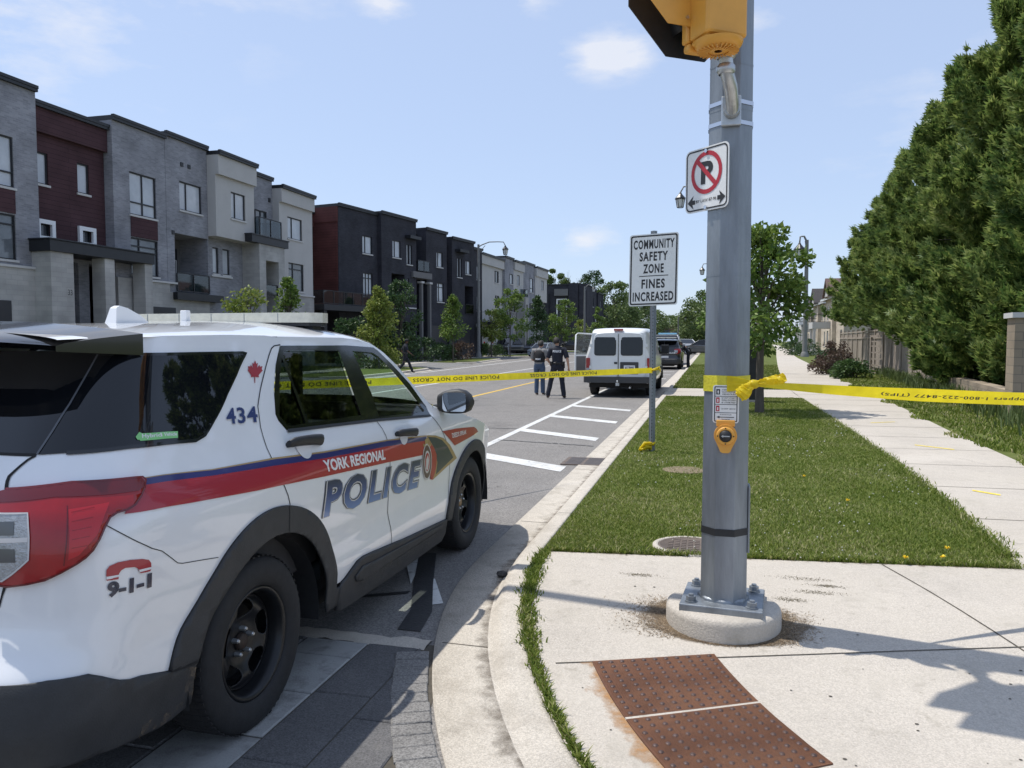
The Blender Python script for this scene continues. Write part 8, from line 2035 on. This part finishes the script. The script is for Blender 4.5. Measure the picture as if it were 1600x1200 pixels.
def person(label, loc, rz, J, skin_, shirt, trouser, boot, hair=True, cap=None, scale=1.0, sleeves='short', group=None, lean=(0, 0), vest=None, text=None, belt=True):
    """J: joints in local metres, figure faces +Y: hipL, hipR, knee, ankle, toe, shoulder, elbow, wrist for both sides, plus waist, chest, neck, head"""
    t = thing('person', label, 'person', loc, rz, group); t.scale = (scale,) * 3
    sk = SKIN[skin_]; g = lambda k: Vector(J[k])
    V = [(*g('pelvis'), .12, .09)]; E = []
    a = chain(V, E, 0, [(*g('waist'), .125, .09), (*g('chest'), .15, .10), (*g('neck'), .055, .055)])
    hd = g('head'); nk = g('neck'); up = (hd - nk).normalized(); fw = Vector(J.get('face', (0, 1, 0))).normalized(); sdv = fw.cross(up).normalized()
    a = chain(V, E, a, [(*(nk + up * .06), .052), (*(hd - up * .045 + fw * .012), .072, .082), (*(hd + up * .03), .080, .095), (*(hd + up * .085), .066, .078), (*(hd + up * .118), .03, .035)])
    V.append((*(hd - up * .015 + fw * .108), .012)); E.append((a - 2, len(V) - 1))
    for s in (-1, 1): V.append((*(hd - up * .01 + sdv * s * .088), .014, .022)); E.append((a - 2, len(V) - 1))
    for s in 'LR':
        ch = 2
        e = chain(V, E, ch, [(*g('sho' + s), .062), (*(g('sho' + s).lerp(g('elb' + s), .5)), .052), (*g('elb' + s), .044), (*(g('elb' + s).lerp(g('wri' + s), .4)), .042), (*g('wri' + s), .028)])
        d = (g('wri' + s) - g('elb' + s)).normalized(); side = d.cross(Vector((0, 0, 1)));
        if side.length < .2: side = Vector((0, 1, 0)) - d * d.y
        side.normalize(); pl_ = g('wri' + s) + d * .055; V.append((*pl_, .038, .020)); E.append((e, len(V) - 1)); pi_ = len(V) - 1
        curl = d.cross(side) * (.35 if s == 'L' else -.35)
        for k, (o_, l) in enumerate(((-.030, .075), (-.010, .088), (.010, .084), (.030, .066))):
            chain(V, E, pi_, [(*(pl_ + d * .045 + side * o_), .0095), (*(pl_ + d * (.045 + l * .55) + side * o_ * 1.1 + curl * .03), .0085), (*(pl_ + d * (.045 + l * .95) + side * o_ * 1.1 + curl * .09), .007)])
        chain(V, E, pi_, [(*(pl_ + side * -.042 + d * .012), .012), (*(pl_ + side * -.058 + d * .05 + curl * .04), .009)])
        chain(V, E, 0, [(*g('hip' + s), .085), (*(g('hip' + s).lerp(g('kne' + s), .45)), .076), (*g('kne' + s), .056), (*(g('kne' + s).lerp(g('ank' + s), .35)), .056), (*g('ank' + s), .038), (*(g('ank' + s) + Vector((0, 0, -.045))), .038), (*g('toe' + s), .032)])
    skin_mesh('body', V, E, sk, t)
    # clothes: lofted shells round the trunk, tapered tubes round the limbs
    SP = [g('pelvis') + Vector((0, 0, -.16)), g('pelvis'), g('waist'), g('chest'), nk]; SZ = [p.z for p in SP]
    def spine(z): return Vector((float(np.interp(z, SZ, [p.x for p in SP])), float(np.interp(z, SZ, [p.y for p in SP])), z))
    k0 = (nk.z - .0) / 1.51
    def shell(name, rows, m, extra=None, n=22):
        b = MB(); vs = []
        for (z, rx, ry) in rows:
            c = spine(z * k0 if z > 1.1 else z)
            for i in range(n):
                a_ = 2 * PI * i / n; e = .85; ca, sa = math.cos(a_), math.sin(a_); vs.append((c.x + rx * math.copysign(abs(ca) ** e, ca), c.y + ry * math.copysign(abs(sa) ** e, sa), c.z))
        b.add(vs, [(r_i * n + i, r_i * n + (i + 1) % n, (r_i + 1) * n + (i + 1) % n, (r_i + 1) * n + i) for r_i in range(len(rows) - 1) for i in range(n)], True)
        b.add(vs[:n], [tuple(range(n))], True); b.add(vs[-n:], [tuple(range(n))], True)
        if extra: extra(b)
        return b.build(name, m, t)
    def legs(b):
        for s in 'LR':
            h_, k_, a_ = g('hip' + s), g('kne' + s), g('ank' + s)
            b.tube([h_ + Vector((0, 0, .06)), h_ + Vector((0, 0, -.04)), h_.lerp(k_, .5), k_, k_.lerp(a_, .45), a_ + Vector((0, 0, .06)), a_ + Vector((0, 0, -.02))], [.088, .098, .088, .072, .073, .068, .070], 14)
    shell('trousers', [(g('pelvis').z - .12, .10, .08), (g('pelvis').z - .07, .165, .115), (g('pelvis').z + .03, .172, .118), (1.08, .158, .112)], trouser, legs)
    def arms(b):
        for s in 'LR':
            h_, e_, w_ = g('sho' + s), g('elb' + s), g('wri' + s); c = g('chest').lerp(nk, .45)
            P_ = [c.lerp(h_, .55), h_, h_.lerp(e_, .35), h_.lerp(e_, .86)]; Q_ = [.085, .082, .075, .070]
            if sleeves == 'long': P_ += [e_, e_.lerp(w_, .5), e_.lerp(w_, .94)]; Q_ += [.062, .055, .044]
            b.tube(P_, Q_, 12)
    shell('shirt', [(1.0, .165, .118), (1.08, .158, .117), (1.2, .160, .122), (1.32, .178, .13), (1.41, .182, .122), (1.465, .158, .112), (1.505, .105, .092), (1.545, .062, .062)], shirt, arms)
    if vest: shell('vest', [(1.06, .172, .135), (1.16, .174, .14), (1.32, .190, .148), (1.40, .182, .138), (1.455, .15, .118), (1.485, .118, .10)], vest)
    if belt:
        c = spine(1.035); b = MB(); n = 22
        vs = [(c.x + .176 * math.cos(2 * PI * i / n), c.y + .128 * math.sin(2 * PI * i / n), c.z + dz) for dz in (-.028, .028) for i in range(n)]; b.add(vs, [(i, (i + 1) % n, n + (i + 1) % n, n + i) for i in range(n)], True)
        bo = b.build('belt', M['leather'], t); so = bo.modifiers.new('s', 'SOLIDIFY'); so.thickness = .012
        for (an, w, hh, nm) in ((5, .05, .19, 'holster'), (180, .05, .12, 'radio'), (215, .045, .08, 'pouch'), (-35, .045, .09, 'pouch'), (265, .045, .07, 'pouch')):
            q = MB(); x, y = c.x + .195 * math.cos(R(an)), c.y + .148 * math.sin(R(an)); q.box(x - w / 2, x + w / 2, y - w / 2, y + w / 2, c.z - hh + .04, c.z + .05); q.build(nm, M['leather'], bo, bevel=.01)
    for s in 'LR':
        V = [(*(g('ank' + s) + Vector((0, 0, .06))), .056)]; E = []; f = (g('toe' + s) - g('ank' + s)); f.z = 0
        chain(V, E, 0, [(*(g('ank' + s) + Vector((0, 0, -.045))), .052, .05), (*(g('ank' + s) + f * .55 + Vector((0, 0, -.06))), .048, .036), (*(g('toe' + s) + f * .12), .040, .028)]); skin_mesh('shoe', V, E, boot, t)
    if hair:
        b = MB(); nu, nv = 20, 14; hv = []; keep = []
        for j in range(nv + 1):
            th = PI * j / nv
            for i in range(nu):
                ph = 2 * PI * i / nu; q_ = Vector((math.sin(th) * math.cos(ph), math.sin(th) * math.sin(ph), math.cos(th)))
                hv.append(hd + up * .028 + sdv * (q_.x * .089) + fw * (q_.y * .106 - .004) + up * (q_.z * .108)); keep.append(q_.z > .30 + .45 * max(0, q_.y) or (q_.y < -.05 and q_.z > -.72))
        fs = []
        for j in range(nv):
            for i in range(nu):
                f4 = (j * nu + i, j * nu + (i + 1) % nu, (j + 1) * nu + (i + 1) % nu, (j + 1) * nu + i)
                if all(keep[k_] for k_ in f4): fs.append(f4)
        b.add(hv, fs, True); ho = b.build('hair', M['hair'], t, fix=False); so = ho.modifiers.new('s', 'SOLIDIFY'); so.thickness = .012
    if cap:
        b = MB(); b.lathe([(.104, .02), (.112, .06), (.105, .10), (.06, .135), (.001, .142)], 18, 'z'); b.prism([(.10 * math.cos(R(a)), .10 * math.sin(R(a))) for a in range(20, 161, 10)] + [(.085 * math.cos(R(a)), .08 + .10 * math.sin(R(a))) for a in range(160, 19, -10)], .02, .03)
        co = b.build('cap', cap, t, tuple(hd - Vector((0, 0, 0)))); co.rotation_euler = (0, 0, math.atan2(-fw.x, fw.y))
    for s in (-1, 1):
        b = MB(); c = hd + fw * .09 + sdv * (s * .032) + up * .012; b.lathe([(.001, -.01), (.009, -.005), (.010, 0), (.009, .005), (.001, .01)], 8, 'z', tuple(c)); b.build('eye', M['hair'], t)
    if text:
        body, w, z, hh = text; q = MB(); rx, ry = (.178, .150) if vest else (.185, .134)
        flat_text(q, body, lambda a, c: (spine(c).x + a, spine(c).y - ry * math.sqrt(max(.05, 1 - (a / rx) ** 2)) ** .85 - .012, c), -w, w, z - hh, z + hh, bold=.04); q.build('lettering', M['d_white'], t)
    return t
STAND = dict(pelvis=(0, 0, .95), waist=(0, 0, 1.10), chest=(0, .0, 1.34), neck=(0, .01, 1.51), head=(0, .03, 1.66), hipL=(-.10, 0, .90), hipR=(.10, 0, .90), kneL=(-.12, .02, .50), kneR=(.12, .02, .50), ankL=(-.13, -.01, .10), ankR=(.13, -.01, .10), toeL=(-.15, .14, .035), toeR=(.15, .14, .035),
             shoL=(-.20, 0, 1.43), shoR=(.20, 0, 1.43), elbL=(-.27, -.02, 1.14), elbR=(.27, -.02, 1.14), wriL=(-.28, .06, .90), wriR=(.28, .06, .90))
def pose(**k): d = dict(STAND); d.update(k); return d
person('officer in navy uniform with POLICE across the back, standing left of the van', at(871, 22.6, 0), R(4), pose(kneL=(-.20, .03, .50), ankL=(-.27, -.02, .10), toeL=(-.31, .12, .035), kneR=(.14, .01, .50), ankR=(.19, -.02, .10), toeR=(.22, .12, .035), elbL=(-.30, .0, 1.15), wriL=(-.24, .20, 1.02), elbR=(.30, -.05, 1.15), wriR=(.33, .0, .92), head=(-.03, .04, 1.655)),
       'light', M['navy_cloth'], M['navy_cloth'], M['leather'], text=('POLICE', .125, 1.385, .033), scale=1.0)
person('man in a black vest and blue jeans standing beside the POLICE officer', at(843, 23.9, 0), R(-8), pose(chest=(0, .03, 1.33), neck=(0, .06, 1.49), head=(.01, .10, 1.62), elbL=(-.27, .05, 1.13), wriL=(-.14, .27, 1.12), elbR=(.27, .05, 1.13), wriR=(.14, .27, 1.12), kneL=(-.10, .02, .50), ankL=(-.10, -.01, .10), toeL=(-.12, .14, .035), kneR=(.10, .03, .5), ankR=(.11, .02, .1), toeR=(.13, .17, .035)),
       'light', M['grey_cloth'], M['jeans'], M['shoe'], vest=M['black_cloth'], text=('POLICE', .085, 1.16, .026), scale=.97, belt=False)
person('officer in dark uniform and cap walking along the left kerb', at(633, 40, 0), R(14.5 - 78), pose(pelvis=(0, 0, .93), hipL=(-.09, .02, .89), hipR=(.09, -.02, .89), kneL=(-.09, .22, .52), ankL=(-.09, .36, .11), toeL=(-.09, .52, .06), kneR=(.09, -.08, .50), ankR=(.09, -.40, .16), toeR=(.09, -.30, .04), elbL=(-.27, -.16, 1.17), wriL=(-.25, -.05, .95), elbR=(.26, .12, 1.15), wriR=(.22, .30, 1.0), chest=(0, .02, 1.33), neck=(0, .04, 1.50), head=(0, .08, 1.64)),
       'dark', M['navy_cloth'], M['navy_cloth'], M['leather'], hair=True, cap=M['black_cloth'], scale=1.0)
person('officer in dark clothes stooping towards the black police SUV', at(1074, 45.5, 0), R(92), pose(pelvis=(0, -.06, .95), waist=(0, 0, 1.09), chest=(0, .16, 1.29), neck=(0, .30, 1.43), head=(0, .40, 1.55), face=(0, .9, -.3), hipL=(-.09, -.05, .90), hipR=(.09, -.05, .90), kneL=(-.10, -.02, .5), kneR=(.10, -.06, .5), ankL=(-.11, -.02, .1), ankR=(.11, -.10, .1), toeL=(-.12, .13, .035), toeR=(.12, .05, .035), shoL=(-.2, .2, 1.38), shoR=(.2, .2, 1.38), elbL=(-.24, .34, 1.16), wriL=(-.2, .56, 1.2), elbR=(.24, .30, 1.15), wriR=(.2, .52, 1.15)),
       'light', M['navy_cloth'], M['navy_cloth'], M['leather'], sleeves='long', scale=.98)
